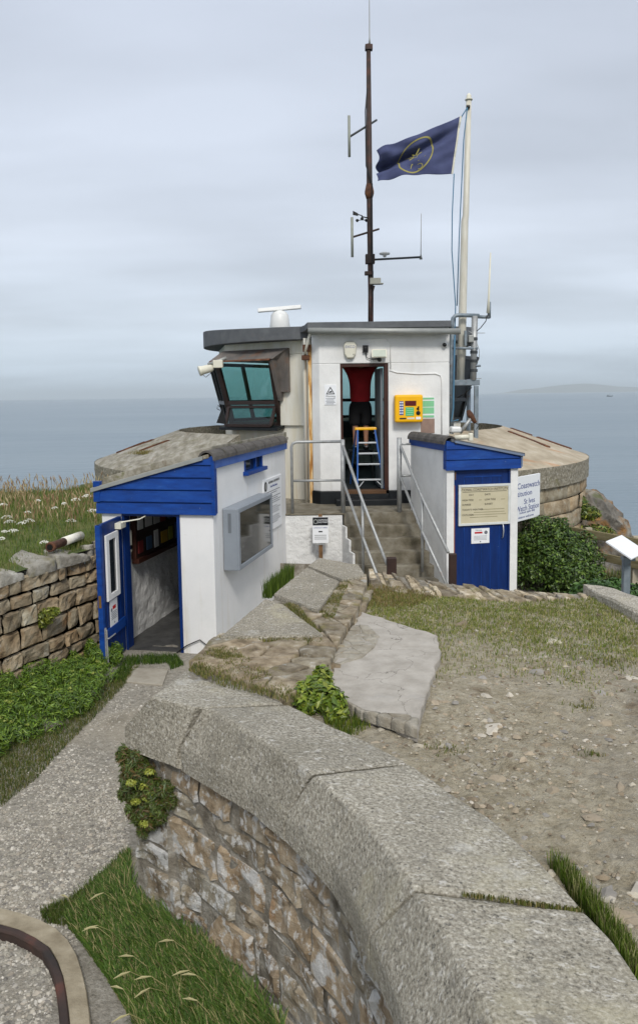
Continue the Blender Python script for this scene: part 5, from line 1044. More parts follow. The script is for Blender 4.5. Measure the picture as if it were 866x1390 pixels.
J_ = [(x, y, B + .93), (x, y, B + 1.08), (x, y + .01, B + 1.25), (x, y, B + 1.40), (x, y + .01, B + 1.49), (x, y + .03, B + 1.60), (x, y + .03, B + 1.70)]
Ed = [(0, 1), (1, 2), (2, 3), (3, 4), (4, 5), (5, 6)]; Rd = [(.15, .11), (.14, .10), (.16, .11), (.13, .09), .055, .085, .075]
def limb(pts, rs, root):
    i = root
    for p, r_ in zip(pts, rs): J_.append(p); Rd.append(r_); Ed.append((i, len(J_) - 1)); i = len(J_) - 1
    return i
for s in (-1, 1):
    limb([(x + s * .09, y, B + .84), (x + s * .10, y - .01, B + .50), (x + s * .10, y + .02, B + .12), (x + s * .10, y + .01, B + .05)], [.085, .062, .042, .04], 0)
    wr = limb([(x + s * .19, y, B + 1.42), (x + s * .33, y + .04, B + 1.57), (x + s * .24, y + .10, B + 1.82)], [.058, .042, .030], 3)
    hd = limb([(x + s * .22, y + .115, B + 1.89)], [.030], wr)
    for k in range(4): limb([(x + s * (.235 - .02 * k), y + .13, B + 1.94), (x + s * (.235 - .02 * k), y + .15, B + 1.975 + .008 * (k in (1, 2)))], [.010, .008], hd)
    limb([(x + s * .18, y + .10, B + 1.92), (x + s * .165, y + .12, B + 1.95)], [.011, .009], hd)
pr = skin('person', J_, Ed, Rd, SKIN); tag(pr, 'person seen from behind in red t-shirt and black shorts, arms raised inside the doorway', 'person')
skin('tshirt', [(x, y, B + .78), (x, y, B + 1.08), (x, y + .01, B + 1.25), (x, y, B + 1.42), (x - .19, y, B + 1.44), (x - .28, y + .02, B + 1.54), (x + .19, y, B + 1.44), (x + .28, y + .02, B + 1.54)], [(0, 1), (1, 2), (2, 3), (3, 4), (4, 5), (3, 6), (6, 7)], [(.215, .15), (.205, .145), (.215, .15), (.16, .11), .085, .07, .078, .07], SHIRT, pr)
skin('shorts', [(x, y, B + .95), (x, y, B + .86), (x - .10, y, B + .70), (x - .105, y, B + .42), (x + .10, y, B + .70), (x + .105, y, B + .42)], [(0, 1), (1, 2), (2, 3), (1, 4), (4, 5)], [(.19, .14), (.20, .15), .13, .115, .13, .115], SHORTS, pr)
skin('hair', [(x, y + .02, B + 1.62), (x, y + .025, B + 1.72)], [(0, 1)], [.094, .085], flat('dark_hair', '#2B211B'), pr)
for s in (-1, 1):
    m = MB(); m.box(x + s * .10 - .05, x + s * .10 + .05, y - .10, y + .17, B + .0, B + .08); m.build('shoe', BLACKPL, pr, bevel=.03)
# ------------------------------------------------------------------ landing and steps
ZLD = -1.88; YLF = 12.8
st = thing('entrance_steps', 'stained concrete steps and landing with whitewashed sides leading up to the lookout door', 'steps', (1.0, 12, ZP))
LL = PY(388, 697, YLF).x; SL = PY(465, 697, YLF).x; SR = 1.90
m = MB()
m.prism([V(-.9, YLF, ZP - .1), V(SL, YLF, ZP - .1), V(SL, YLF + .2, ZP - .1), V(-.9, YLF + .2, ZP - .1)], [V(-.9, YLF, ZLD - .03), V(SL, YLF, ZLD - .03), V(SL, YLF + .2, ZLD - .03), V(-.9, YLF + .2, ZLD - .03)])
m.build('landing_wall', WHITE_ROUGH, st, bevel=.02)
m = MB(); m.prism([V(-.75, YLF - .01, ZLD - .028), V(SL + .02, YLF - .01, ZLD - .028), V(SL + .02, 14.1, ZLD - .028), V(-.75, 14.1, ZLD - .028)], [V(-.75, YLF - .01, ZLD), V(SL + .02, YLF - .01, ZLD), V(SL + .02, 14.1, ZLD), V(-.75, 14.1, ZLD)])
m.prism([V(SL + .021, YLF, ZP), V(SR, YLF, ZP), V(SR, 14.1, ZP), V(SL + .021, 14.1, ZP)], [V(SL + .021, YLF, ZLD), V(SR, YLF, ZLD), V(SR, 14.1, ZLD), V(SL + .021, 14.1, ZLD)]); m.build('landing_slab', CONC_STEP, st, bevel=.01)
RS, RUN = (ZLD - ZP) / 7, .2
for k in range(1, 7):
    y1 = YLF - RUN * (k - 1); y0 = YLF - RUN * k; sh = .25 * (k - .5) * RUN; z = ZLD - RS * k; m = MB()
    m.hexa([V(SL + .02 + .25 * k * RUN, y0, ZP - .05), V(SR + .1, y0, ZP - .05), V(SR + .06, y1 - .001, ZP - .05), V(SL + .02 + .25 * (k - 1) * RUN, y1 - .001, ZP - .05), V(SL + .02 + .25 * k * RUN, y0, z), V(SR + .1, y0, z), V(SR + .06, y1 - .001, z), V(SL + .02 + .25 * (k - 1) * RUN, y1 - .001, z)]); m.build('step', CONC_STEP, st, bevel=.012)
    m = MB(); m.hexa([V(SL - .015 + .25 * k * RUN, y0 + .012, ZP - .05), V(SL + .018 + .25 * k * RUN, y0 + .012, ZP - .05), V(SL + .018 + .25 * (k - 1) * RUN, y1 + .01, ZP - .05), V(SL - .015 + .25 * (k - 1) * RUN, y1 + .01, ZP - .05)] + [V(SL - .015 + .25 * k * RUN, y0 + .012, z - .02), V(SL + .018 + .25 * k * RUN, y0 + .012, z - .02), V(SL + .018 + .25 * (k - 1) * RUN, y1 + .01, z - .02), V(SL - .015 + .25 * (k - 1) * RUN, y1 + .01, z - .02)]); m.build('whitewashed_cheek', WHITE_ROUGH, st, bevel=.008)
def tubeo(name, pts, r, mt, par, n=10): m = MB(); m.tube(pts, r, n); return m.build(name, mt, par, smooth=True)
hr1 = thing('landing_handrail', 'galvanised tube handrail along the landing and down the near side of the steps', 'handrail', (.3, YLF - .05, ZLD)); yr = YLF - .045
a = PY(397, 697, yr); b = PY(466, 690, yr); zt = PY(430, 600, yr).z; zm = PY(430, 653, yr).z
yr = YLF + .03; p0 = V(a.x, yr, ZLD); 
tubeo('rail', [p0, V(a.x, yr, zt - .08), V(a.x + .02, yr, zt - .025), V(a.x + .08, yr, zt), V(b.x, yr, zt)], .024, GALV, hr1); tubeo('rail', [V(a.x, yr, zm), V(b.x, yr, zm)], .02, GALV, hr1)
tubeo('post', [V(b.x, yr, ZLD), V(b.x, yr, zt + .03)], .035, GALV, hr1)
def slope(par, xa, za, pxm, pxb, sgn=1):
    e_ = PY(*pxb, 11.05); mid = PY(*pxm, 11.9); a_ = V(xa, yr, za); return a_, mid, e_
u0, um, ue = V(b.x, yr, zt - .05), PY(492, 680, 11.9), PY(525, 766, 11.08)
tubeo('rail', [u0, um, ue], .022, GALV, hr1); dz_ = zt - .05 - zm
tubeo('rail', [u0 - V(0, 0, dz_), um - V(.0, 0, dz_ - .02), ue - V(0, 0, dz_ - .04)], .022, GALV, hr1)
tubeo('post', [V(um.x, um.y, -2.65), um], .022, GALV, hr1)
m = MB(); q = PY(530, 770, 11.02); m.box(q.x - .05, q.x + .08, 10.98, 11.08, ZP - .02, PY(530, 757, 11.02).z); m.build('newel', flat('dark_brown_post', '#34221C', var=.3), hr1, bevel=.008)
hr2 = thing('stair_handrail', 'galvanised tube handrail running down the steps beside the small blue doored hut', 'handrail', (1.5, 12, ZLD))
c = PY(542, 690, yr); zt2 = PY(542, 594, yr).z
tubeo('post', [V(c.x, yr, ZLD), V(c.x, yr, zt2)], .038, GALV, hr2)
u0, um, ue = V(c.x + .01, yr, PY(543, 603, yr).z), PY(573, 676, 11.9), PY(608, 750, 11.12)
tubeo('rail', [u0, um, ue], .022, GALV, hr2); dd2 = u0.z - PY(543, 646, yr).z
tubeo('rail', [u0 - V(0, 0, dd2), um - V(0, 0, dd2), ue - V(0, 0, dd2)], .022, GALV, hr2); tubeo('post', [V(um.x, um.y, -2.65), um], .022, GALV, hr2)
for z in (u0.z, u0.z - dd2): tubeo('rail', [V(c.x, yr, z), V(c.x + .18, yr + .02, z)], .018, GALV, hr2)
m = MB(); q0 = PY(609.5, 752, 11.1); q1 = PY(619.5, 752, 11.1); m.box(q0.x, q1.x, 11.08, 11.17, ZP - .02, q0.z); m.build('newel', flat('dark_brown_post', '#34221C', var=.3), hr2, bevel=.008)
# little post with a sign in front of the landing wall
yp = 12.55; sp_ = thing('sign_post', 'small post carrying a black and white notice in front of the landing wall', 'sign', (PY(434, 740, yp).x, yp, ZP))
a = PY(424, 702, yp); b = PY(446, 737, yp); cx = (a.x + b.x) / 2; m = MB(); m.box(cx - .03, cx + .03, yp + .012, yp + .06, ZP, a.z + .04); m.build('post', mat('rusty_brown_post', [(.3, (.10, .05, .02)), (.7, (.26, .15, .07))], scale=9), sp_, bevel=.004)
m = MB(); m.box(a.x, b.x, yp - .002, yp + .01, b.z, a.z); m.build('plate', PAPERW, sp_); m = MB(); m.box(a.x + .004, b.x - .004, yp - .006, yp - .003, a.z - .13, a.z - .004); m.build('black_header', INK, sp_)
m = MB(); m.lathe((a.x + .05, yp - .006, a.z - .07), [(.038, 0), (.038, .002)], ax=(0, -1, 0)); m.build('emblem', GUTTER, sp_)
m = MB(); m.lathe((a.x + .05, yp - .0085, a.z - .07), [(.024, 0), (.024, .002)], ax=(0, -1, 0)); m.box(cx - .03, cx + .03, yp - .0045, yp - .0025, a.z - .24, a.z - .22); [m.box(a.x + .03, b.x - .03, yp - .0045, yp - .0025, a.z - .29 - i * .03, a.z - .284 - i * .03) for i in range(3)]; m.build('print', INK, sp_)
textobj('lettering', 'NATIONAL\nCOASTWATCH', (a.x + .175, yp - .0065, a.z - .065), .034, (1, 0, 0), (0, 0, 1), PAPERW, sp_); textobj('lettering', 'LOOKOUT OPEN', (cx, yp - .0035, a.z - .17), .028, (1, 0, 0), (0, 0, 1), INKBLUE, sp_)
m = MB(); m.box(cx - .07, cx + .07, yp - .0, yp + .1, b.z - .03, b.z - .004); m.tube([(cx - .07, yp, b.z - .02), (cx - .07, yp, ZP + .3), (cx + .06, yp - .02, ZP + .25)], .006, 5); m.build('bracket', GALV, sp_)
# big white station sign on the ring wall
SGA = V(3.03, 12.02, 0); SGB = V(3.56, 12.70, 0); za_t, za_b = PY(704, 648, 12.02).z, PY(704, 709, 12.02).z; SGB = PY(733, 638, 12.75); SGA = PY(698, 648, 12.1); za_b = PY(704, 709, 12.15).z; za_t = PY(704, 648, 12.15).z; SGA.z = 0; SGB.z = 0
bs = thing('station_sign', 'white board with blue lettering fixed to the curved granite wall beside the small hut', 'sign', ((SGA + SGB) / 2 + V(0, 0, za_b)))
g = (SGB - SGA).normalized(); n = V(g.y, -g.x, 0); Lg = (SGB - SGA).length
def sf(a, b, z): return SGA + g * a - n * b + V(0, 0, z)
m = MB(); m.box(0, Lg, 0, .03, za_b, za_t, sf); m.build('board', PAPERW, bs, bevel=.004)
m = MB(); m.box(Lg - .06, Lg - .02, .03, .4, za_t - .2, za_t - .16, sf); m.box(Lg - .06, Lg - .02, .03, .4, za_b + .14, za_b + .18, sf); m.build('bracket', GALV, bs)
for s, z, c_, ft in (("l Coastwatch", .15, .50, .95), ('stitution', .27, .36, .62), ('St Ives', .40, .58, .42), ('Watch Station', .50, .52, .88), ('lookout open daily', .56, .5, .6), ('visitors welcome', .63, .45, .6)):
    textobj('lettering', s, sf(Lg * c_, -.0015, za_t - z), {.15: .13, .27: .115, .40: .12, .50: .12}.get(z, .05), g, (0, 0, 1), INKBLUE, bs, fit=Lg * ft)

# ------------------------------------------------------------------ radar, mast, flagpole
ra = thing('radar_scanner', 'white rotating bar radar scanner on the flat lookout roof', 'radar', (-.8, 16.2, 1.29)); yq = 16.0
c = PY(380, 436, yq); m = MB(); zb0 = zroof(c.x, yq) - .002; m.lathe((c.x, yq, zb0), [(.19, 0), (.20, .04), (.17, PY(380, 428, yq).z - zb0), (.13, PY(380, 424, yq).z - zb0), (.05, PY(380, 421, yq).z - zb0)], n=20); m.build('pedestal', WPLASTIC, ra, smooth=True)
a, b = PY(350, 421.5, yq - .1), PY(409, 416.5, yq + .1); m = MB(); d_ = (b - a).normalized(); m.hexa([a + V(0, -.07, -.04), b + V(0, -.07, -.04), b + V(0, .07, -.04), a + V(0, .07, -.04), a + V(0, -.045, .04), b + V(0, -.045, .04), b + V(0, .045, .04), a + V(0, .045, .04)]); m.build('scanner_bar', WPLASTIC, ra, bevel=.02, seg=3)
ym = 16.2; ms = thing('antenna_mast', 'tall rust-brown radio mast with side aerials rising from the lookout roof', 'mast', (PY(502, 440, ym).x, ym, 1.3))
def mp_(px, py, y=None): return PY(px, py, y or ym)
tubeo('pole', [mp_(503, 446), mp_(503.2, 400), mp_(501.5, 265), mp_(500, 60)], [.055, .055, .06, .042], MASTM, ms); tubeo('cable', [mp_(505, 440), mp_(506, 380, 16.1), mp_(504, 300, 16.1), mp_(505, 250, 16.1), mp_(497, 225, 16.1), mp_(496, 150, 16.1), mp_(498.5, 120, 16.1)], .014, BLACKPL, ms, 6)
m = MB(); m.lathe(mp_(501.3, 270), [(.06, 0), (.09, .1), (.09, .14), (.06, .28)]); m.build('coupling', RUSTM, ms, smooth=True)
m = MB(); q = mp_(500.5, 68); m.box(q.x - .07, q.x + .07, ym - .06, ym + .06, q.z, q.z + .09); m.build('clamp', MASTM, ms); tubeo('whip', [mp_(501.5, 62), mp_(501.5, 52), mp_(501.2, 0), mp_(501, -40)], [.03, .012, .008, .006], GUTTER, ms, 6)
for (ax, ay, bx_, by_, ex, e0, e1) in ((474, 186, 511, 163, 473.6, 157, 213), (478, 322, 514, 311, 477.6, 295, 349)):
    tubeo('side_arm', [mp_(ax, ay, ym - .25), mp_(bx_, by_, ym + .25)], .022, MASTM if ay > 300 else flat('dark_arm', '#3A3E40'), ms, 6); tubeo('dipole', [mp_(ex, e0, ym - .25), mp_(ex + .6, e1, ym - .25)], .026, flat('grey_dipole', '#8F9388'), ms, 8)
m = MB(); q = mp_(491, 294, ym - .3); m.tube([mp_(500, 296), q], .012, 6)
for an in range(3): e_ = q + V(math.cos(an * 2.1 + .5) * .1, math.sin(an * 2.1 + .5) * .1, -.06); m.tube([q - V(0, 0, .06), e_], .008, 5); m.lathe(e_ - V(0, 0, .03), [(.012, 0), (.035, .03), (.02, .055)], n=10)
q2 = mp_(486, 291, ym - .3); m.tube([mp_(492, 293, ym - .3), q2], .01, 5); m.hexa([q2 + V(-.1, 0, -.01), q2 + V(0, 0, -.03), q2 + V(0, .01, -.03), q2 + V(-.1, .01, -.01), q2 + V(-.1, 0, .07), q2 + V(0, 0, .02), q2 + V(0, .01, .02), q2 + V(-.1, .01, .07)]); m.build('wind_gauge', BLACKPL, ms)
tubeo('gps_arm', [mp_(497, 353), mp_(571, 349)], .022, flat('dark_arm', '#3A3E40'), ms, 6); tubeo('whip', [mp_(571, 352), mp_(571, 345), mp_(571.5, 290)], [.035, .01, .006], GUTTER, ms, 6)
m = MB(); q = mp_(522, 349); m.lathe(q, [(.03, 0), (.03, .03), (.10, .05), (.11, .075), (.03, .10)], n=18); m.build('gps_dome', WPLASTIC, ms, smooth=True)
m = MB(); q = mp_(508, 383, ym - .05); m.box(q.x - .09, q.x + .12, ym - .16, ym, q.z - .05, q.z + .07); m.box(q.x + .08, q.x + .17, ym - .18, ym - .02, q.z - .05, q.z - .03); m.build('sensor_box', flat('beige_box', '#9C9C90'), ms, bevel=.01); tubeo('side_arm', [mp_(503, 405), mp_(508, 388, ym - .1)], .016, MASTM, ms, 6); m = MB(); q = mp_(503, 371); m.box(q.x - .12, q.x + .05, ym - .1, ym + .03, q.z - .04, q.z + .03); q = mp_(500, 352); m.box(q.x - .06, q.x + .12, ym - .09, ym + .06, q.z - .09, q.z + .09); m.build('clamp', MASTM, ms, bevel=.008)

yf = 14.6; fp = thing('flagpole', 'cream painted flagpole with halyards standing on a steel platform beside the lookout', 'flagpole', PY(626, 516, yf))
fpt = lambda x, y, yy=yf: PY(x, y, yy)
tubeo('pole', [fpt(624.5, 516), fpt(627.5, 430), fpt(630.5, 300), fpt(632, 292), fpt(636, 136)], [.072, .070, .062, .055, .045], POLE, fp, 14)
m = MB(); m.lathe(fpt(636, 136), [(.065, 0), (.065, .02), (.04, .03), (.045, .07), (.02, .11)], n=14); m.build('truck', OFFPLASTIC, fp, smooth=True); m = MB(); m.lathe(fpt(635, 145, yf - .06), [(.03, -.03), (.03, .03)], ax=(1, 0, 0)); m.build('pulley', BLACKPL, fp)
CORD = flat('blue_cord', '#4C7590'); tubeo('halyard', [fpt(634, 146, yf - .08), fpt(629, 190, yf - .1), fpt(623, 320, yf - .15), fpt(620, 415, yf - .08)], .010, CORD, fp, 5); tubeo('halyard', [fpt(616, 236, yf - .1), fpt(613.5, 290, yf - .15), fpt(613, 340, yf - .15), fpt(618, 415, yf - .08), fpt(616, 500, yf - .1), fpt(614, 560, yf - .1)], .010, CORD, fp, 5); tubeo('halyard', [fpt(634, 146, yf - .08), fpt(624, 162, yf - .1)], .010, CORD, fp, 5)
flg = thing('flag', 'dark blue flag with a yellow ring emblem flying folded from the flagpole', 'flag', fpt(618, 240, yf - .1))
TLc, BLc = fpt(624, 158, yf - .1), fpt(612.5, 236, yf - .1)
top = [(624, 158), (598, 170), (570, 181), (545, 190), (524, 198), (512, 206)]; bot = [(612.5, 236), (590, 236.5), (570, 237.5), (545, 239), (524, 243), (510, 246)]
Tp = resample([fpt(*p, yf - .1) for p in top], 48); Bp = resample([fpt(*p, yf - .1) for p in bot], 48)
def flagpt(u, v):
    i = u * 48; k = min(47, int(i)); a = Tp[k].lerp(Tp[k + 1], i - k); b = Bp[k].lerp(Bp[k + 1], i - k); amp = u ** .8
    p = b.lerp(a, v); fold = math.exp(-((v - (.80 - .42 * u)) / .10) ** 2) * .22 * min(1, u * 1.6 + .1)
    dy = fold + .07 * amp * math.sin(u * 9 + v * 2.5) + .035 * amp * math.sin(u * 17 - v * 5) + .03 * noise.noise(V(u * 5, v * 5, 0))
    dx = (.035 * math.sin(v * 9 + 1) - .03 * math.exp(-((v - .38) / .08) ** 2) * -3) * u ** 4
    return V(p.x + dx, p.y + dy, p.z + .01 * math.sin(u * 22) * u)
FLAG = mat('navy_flag_cloth', [(.3, (.06, .07, .15)), (.7, (.08, .095, .19))], scale=4, rough=.8, spec=.15, bump=.3, bscale=60, bdist=.003)
m = MB(); m.grid(flagpt, 90, 50); fc = m.build('cloth', FLAG, flg, smooth=True); q = fc.modifiers.new('t', 'SOLIDIFY'); q.thickness = .003
m = MB(); m.tube([flagpt(0, v / 10) + V(.012, 0, 0) for v in range(11)], .018, 6); m.build('hoist_band', OFFPLASTIC, flg)
YL_ = flat('dull_gold_print', '#9A935A', rough=.8, spec=.1)
def off(u, v, d=.006): p = flagpt(u, v); a = flagpt(min(1, u + .01), v) - p; b = flagpt(u, min(1, v + .02)) - p; n = a.cross(b).normalized(); n = n if n.y < 0 else -n; return p + n * d
m = MB(); cu_, cv_ = .50, .47; vs = []; NN = 96
for i in range(NN):
    a = 2 * math.pi * i / NN
    for r_ in (.97, 1.06): vs.append(off(cu_ + .205 * r_ * math.cos(a) - .03 * math.sin(a), cv_ + .40 * r_ * math.sin(a)))
m.add(vs, [(2 * i, 2 * i + 1, (2 * i + 3) % (2 * NN), (2 * i + 2) % (2 * NN)) for i in range(NN)])
def strip(pts, w_):
    for (u0_, v0_), (u1_, v1_) in zip(pts, pts[1:]):
        du, dv2 = u1_ - u0_, v1_ - v0_; l = math.hypot(du, dv2); nu, nv = -dv2 / l * w_ * .65, du / l * w_; m.add([off(u0_ - nu, v0_ - nv), off(u1_ - nu, v1_ - nv), off(u1_ + nu, v1_ + nv), off(u0_ + nu, v0_ + nv)], [(0, 1, 2, 3)])
for k in range(8): a = k * math.pi / 4 + .3; strip([(cu_ + .02 * math.cos(a), cv_ + .04 * math.sin(a)), (cu_ + (.085 if k % 2 else .12) * math.cos(a), cv_ + (.16 if k % 2 else .22) * math.sin(a))], .016)
strip([(cu_ - .06 + .04 * math.cos(R(a)), cv_ - .27 + .06 * math.sin(R(a))) for a in range(50, 320, 30)], .008); strip([(cu_ + .04, cv_ - .20), (cu_ + .05, cv_ - .31)], .008)
m.build('ring_emblem', YL_, flg)

fm = thing('aerial_frame', 'blue-grey steel platform and pipe frame carrying aerials against the lookout side wall', 'frame', (2.8, yf, -1.1))
def fb_(px0, py0, px1, py1, r_, nm='post', mt=STEELBLUE, y0=yf, y1=yf): return tubeo(nm, [PY(px0, py0, y0), PY(px1, py1, y1)], r_, mt, fm)
m = MB(); a, b = PY(612, 516, yf), PY(648, 523, yf); m.box(a.x, b.x, yf - .2, yf - .14, b.z, a.z); m.box(a.x, b.x, yf + .25, yf + .31, b.z, a.z); m.box(b.x - .06, b.x, yf - .138, yf + .248, b.z, a.z); m.box(a.x, a.x + .06, yf - .138, yf + .248, b.z, a.z); m.box(a.x + .07, b.x - .07, yf - .13, yf + .24, b.z + .03, a.z - .01); m.build('platform', STEELBLUE, fm, bevel=.006)
m = MB(); a = PY(643.5, 524, yf - .17); e_ = PY(648.5, 582, yf - .17); m.box(a.x, e_.x, yf - .2, yf - .13, -1.92, a.z); m.build('leg', STEELBLUE, fm, bevel=.004); tubeo('leg', [PY(612, 590, yf - .17) * 1, PY(613.5, 450, yf - .17)], .045, STEELBLUE, fm); tubeo('leg', [V(PY(612, 590, yf - .17).x, yf - .17, -1.92), PY(612, 588, yf - .17)], .045, STEELBLUE, fm)
tubeo('leg', [V(2.75, yf + .28, -1.92), V(2.75, yf + .28, .25)], .04, STEELBLUE, fm)
tubeo('hoop', [PY(613.5, 452, yf - .17), PY(613.5, 440, yf - .17), PY(614.5, 432, yf - .17), PY(618, 428.5, yf - .17), PY(622, 427.8, yf - .17), PY(650, 428.5, yf - .17)], .036, STEELBLUE, fm)
fb_(642, 516, 644, 429, .055, 'post', GALV, yf - .17, yf - .17); fb_(648, 430, 664, 430.5, .03, 'arm', STEELBLUE, yf - .17, yf - .17); fb_(663.5, 432, 663.8, 410, .03, 'bracket', STEELBLUE, yf - .17, yf - .17); tubeo('whip', [PY(662, 425, yf - .2), PY(663, 405, yf - .2), PY(665.5, 343, yf - .2)], [.03, .02, .012], OFFPLASTIC, fm, 6)
fb_(613, 472.5, 648, 473, .024, 'arm', STEELBLUE, yf - .2, yf - .2); fb_(644, 497, 652, 496.5, .02, 'arm', STEELBLUE, yf - .2, yf - .2); fb_(646, 452, 658, 452, .006, 'aerial_rod', GALV, yf - .2, yf - .2); fb_(645, 513.5, 653, 513.8, .006, 'aerial_rod', GALV, yf - .2, yf - .2); fb_(635, 449, 645, 455, .006, 'aerial_rod', GALV, yf - .2, yf - .2)
for y_ in (462, 480, 492, 505): m = MB(); q = PY(642.8, y_, yf - .17); m.lathe(q, [(.066, 0), (.066, .05)], n=12); m.build('clamp', flat('dark_arm', '#3A3E40'), fm)
tubeo('cable', [PY(661, 428, yf - .2), PY(659, 436, yf - .22), PY(652, 445, yf - .2), PY(646, 450, yf - .2)], .008, BLACKPL, fm, 5); tubeo('cable', [PY(646, 463, yf - .2), PY(650, 475, yf - .22), PY(650, 487, yf - .2), PY(646, 494, yf - .2)], .006, GUTTER, fm, 5)
tubeo('cable', [PY(617, 455, yf - .3), PY(616, 500, yf - .3), PY(615, 555, yf - .3), PY(612, 572, yf - .3), PY(622, 570, yf - .3)], .016, CORD, fm, 6); tubeo('cable', [PY(640, 526, yf - .1), PY(630, 535, yf - .1), PY(620, 540, yf)], .008, BLACKPL, fm, 5)
m = MB(); q = PY(639, 460, yf - .2); m.box(q.x - .05, q.x + .04, yf - .26, yf - .14, q.z - .06, q.z + .06); m.build('sensor_box', GUTTER, fm, bevel=.01); m = MB(); q = PY(631.5, 459, yf - .17); m.box(q.x - .02, q.x + .02, yf - .2, yf - .14, q.z - .13, q.z + .13); m.build('bracket', STEELBLUE, fm)
# searchlight on the left corner of the lookout
sc1 = thing('searchlight', 'off-white searchlight on a bracket at the outer corner of the slanted front window', 'searchlight', PY(283, 500, 15.2)); q = PY(281, 501, 15.1); m = MB(); ax_ = V(-.9, -.3, -.25).normalized(); m.lathe(q, [(.05, -.12), (.075, -.08), (.08, .08), (.095, .14), (.09, .15)], n=16, ax=ax_); m.build('lamp_head', OFFPLASTIC, sc1, smooth=True); tubeo('bracket', [q + V(.02, 0, .08), q + V(.25, .02, .16), q + V(.36, .05, .2)], .03, GUTTER, sc1, 8); tubeo('cable', [q + V(-.1, 0, -.08), q + V(-.02, 0, -.15), q + V(.1, 0, -.05)], .006, BLACKPL, sc1, 5); m = MB(); m.box(q.x + .12, q.x + .30, 15.06, 15.18, q.z + .02, q.z + .16); m.build('box', OFFPLASTIC, sc1, bevel=.01)
cb = MB(); a = PY(297, 566, 15.0); cb.lathe(a, [(.07, -.01), (.075, 0), (.07, .01)], n=16, ax=(0, 1, 0)); 
bl_ = thing('folded_wiper', 'black triangular bracket and hook under the left window corner', 'bracket', PY(303, 575, 15.2)); m = MB(); m.prism([PY(294, 574, 15.1), PY(308, 576, 15.1), PY(302, 552, 15.1)], [PY(294, 574, 15.15), PY(308, 576, 15.15), PY(302, 552, 15.15)]); m.tube([PY(303, 556, 15.05), PY(296, 550, 15.05), PY(295, 555, 15.05), PY(299, 557, 15.05)], .008, 5); m.build('bracket_plate', BLACKPL, bl_)
# things lying on the right rim: lamp on stand, pipe, white box
jn = thing('lamp_on_stand', 'rusty tilted lamp on a short grey stand beside the aerial frame', 'lamp', PY(632, 585, 13.9)); tubeo('stand', [PY(624, 588, 13.9), PY(640, 566, 13.9)], .03, GALV, jn); tubeo('head', [PY(635, 557, 13.9), PY(638, 563, 13.9), PY(645, 574, 13.9)], [.03, .055, .03], RUSTM, jn); tubeo('cable', [PY(645, 574, 13.9), PY(650, 577, 13.9), PY(646, 583, 13.9)], .008, BLACKPL, jn, 5)
pt_ = thing('white_pipe', 'short white plastic pipe with elbow lying on the hut roof edge', 'pipe', PY(628, 592, 13.1)); tubeo('pipe', [PY(617, 594, 13.1), PY(636, 593, 13.1)], .04, OFFPLASTIC, pt_); m = MB(); q = PY(638.5, 593, 13.1); m.box(q.x - .035, q.x + .035, 13.05, 13.15, q.z - .07, q.z + .06); m.build('elbow', OFFPLASTIC, pt_, bevel=.015)
wb = MB(); a, b = PY(611, 579, 13.6), PY(625, 587, 13.6); wb.box(a.x, b.x, 13.5, 13.75, b.z, a.z); o = wb.build('white_box', WPLASTIC, bevel=.03); tag(o, 'white plastic box tucked at the foot of the aerial frame', 'box')

# ------------------------------------------------------------------ pipe on the bank, fence, lectern, rock, ship
cp = thing('clay_pipe', 'short rusty and cream pipe poking out of the grass above the retaining wall', 'pipe', PY(85, 735, 9.3)); zc_ = -1.62; a, b, c = PY(68, 743, 9.0), PY(88, 735, 9.35), PY(110, 727, 9.75)
m = MB(); d_ = (b - a).normalized(); m.lathe(a, [(.028, .01), (.045, .0), (.055, .0), (.055, .07), (.048, .08), (.048, (b - a).length)], n=16, ax=d_); m.build('rusty_end', RUSTM, cp, smooth=True); m = MB(); m.lathe(b, [(.052, -.02), (.052, (c - b).length), (.03, (c - b).length)], n=16, ax=(c - b).normalized()); m.build('cream_end', CREAM, cp, smooth=True); m = MB(); m.lathe(a - d_ * .001, [(.034, 0), (.034, .004)], n=16, ax=d_); m.build('bore_shade', BLACKPL, cp)  # black disc on the pipe mouth stands in for the shade inside
fe_ = thing('timber_fence', 'mossy two-rail timber fence on the far side beyond the bush', 'fence', (5, 12.5, ZP - .2))
def fbm(x): return PY(781.5, 718, 13.2).lerp(PY(866, 733, 12.2), x)
fa = PY(779, 721, 13.1); fb2 = PY(866, 737, 12.2); dF = fb2 - fa
for (pa_, pb_) in ((fa, fb2), (PY(796, 751, 13.0), PY(866, 767, 12.2))):
    m = MB(); b = pa_ + (pb_ - pa_) * 3; d_ = (b - pa_).normalized(); n = V(d_.y, -d_.x, 0) * .022; a0 = pa_ - d_ * .3; m.hexa([a0 - n - V(0, 0, .065), b - n - V(0, 0, .065), b + n - V(0, 0, .065), a0 + n - V(0, 0, .065), a0 - n + V(0, 0, .065), b - n + V(0, 0, .065), b + n + V(0, 0, .065), a0 + n + V(0, 0, .065)]); m.build('rail', OFFW_WOOD, fe_, bevel=.008)
for t in (.19, .92, 1.7, 2.5):
    p = fa + dF * t; d_ = dF.normalized(); n = V(d_.y, -d_.x, 0); c = p - n * .075; m = MB(); m.box(c.x - .05, c.x + .05, c.y - .04, c.y + .04, zground(c.x, c.y) - .1, p.z + .085); m.build('post', GREYWOOD, fe_, bevel=.008)
le = thing('information_lectern', 'slanted white information panel on a grey-blue post in front of the timber fence', 'sign', (PY(849, 800, 9.6).x, 9.6, ZP)); A_, B_, D_ = PY(822, 734.5, 9.45), PY(843.3, 726, 9.95), PY(857, 758.5, 9.05); C_ = B_ + (D_ - A_); nn = (B_ - A_).cross(D_ - A_).normalized() * .02; nn = nn if nn.z > 0 else -nn
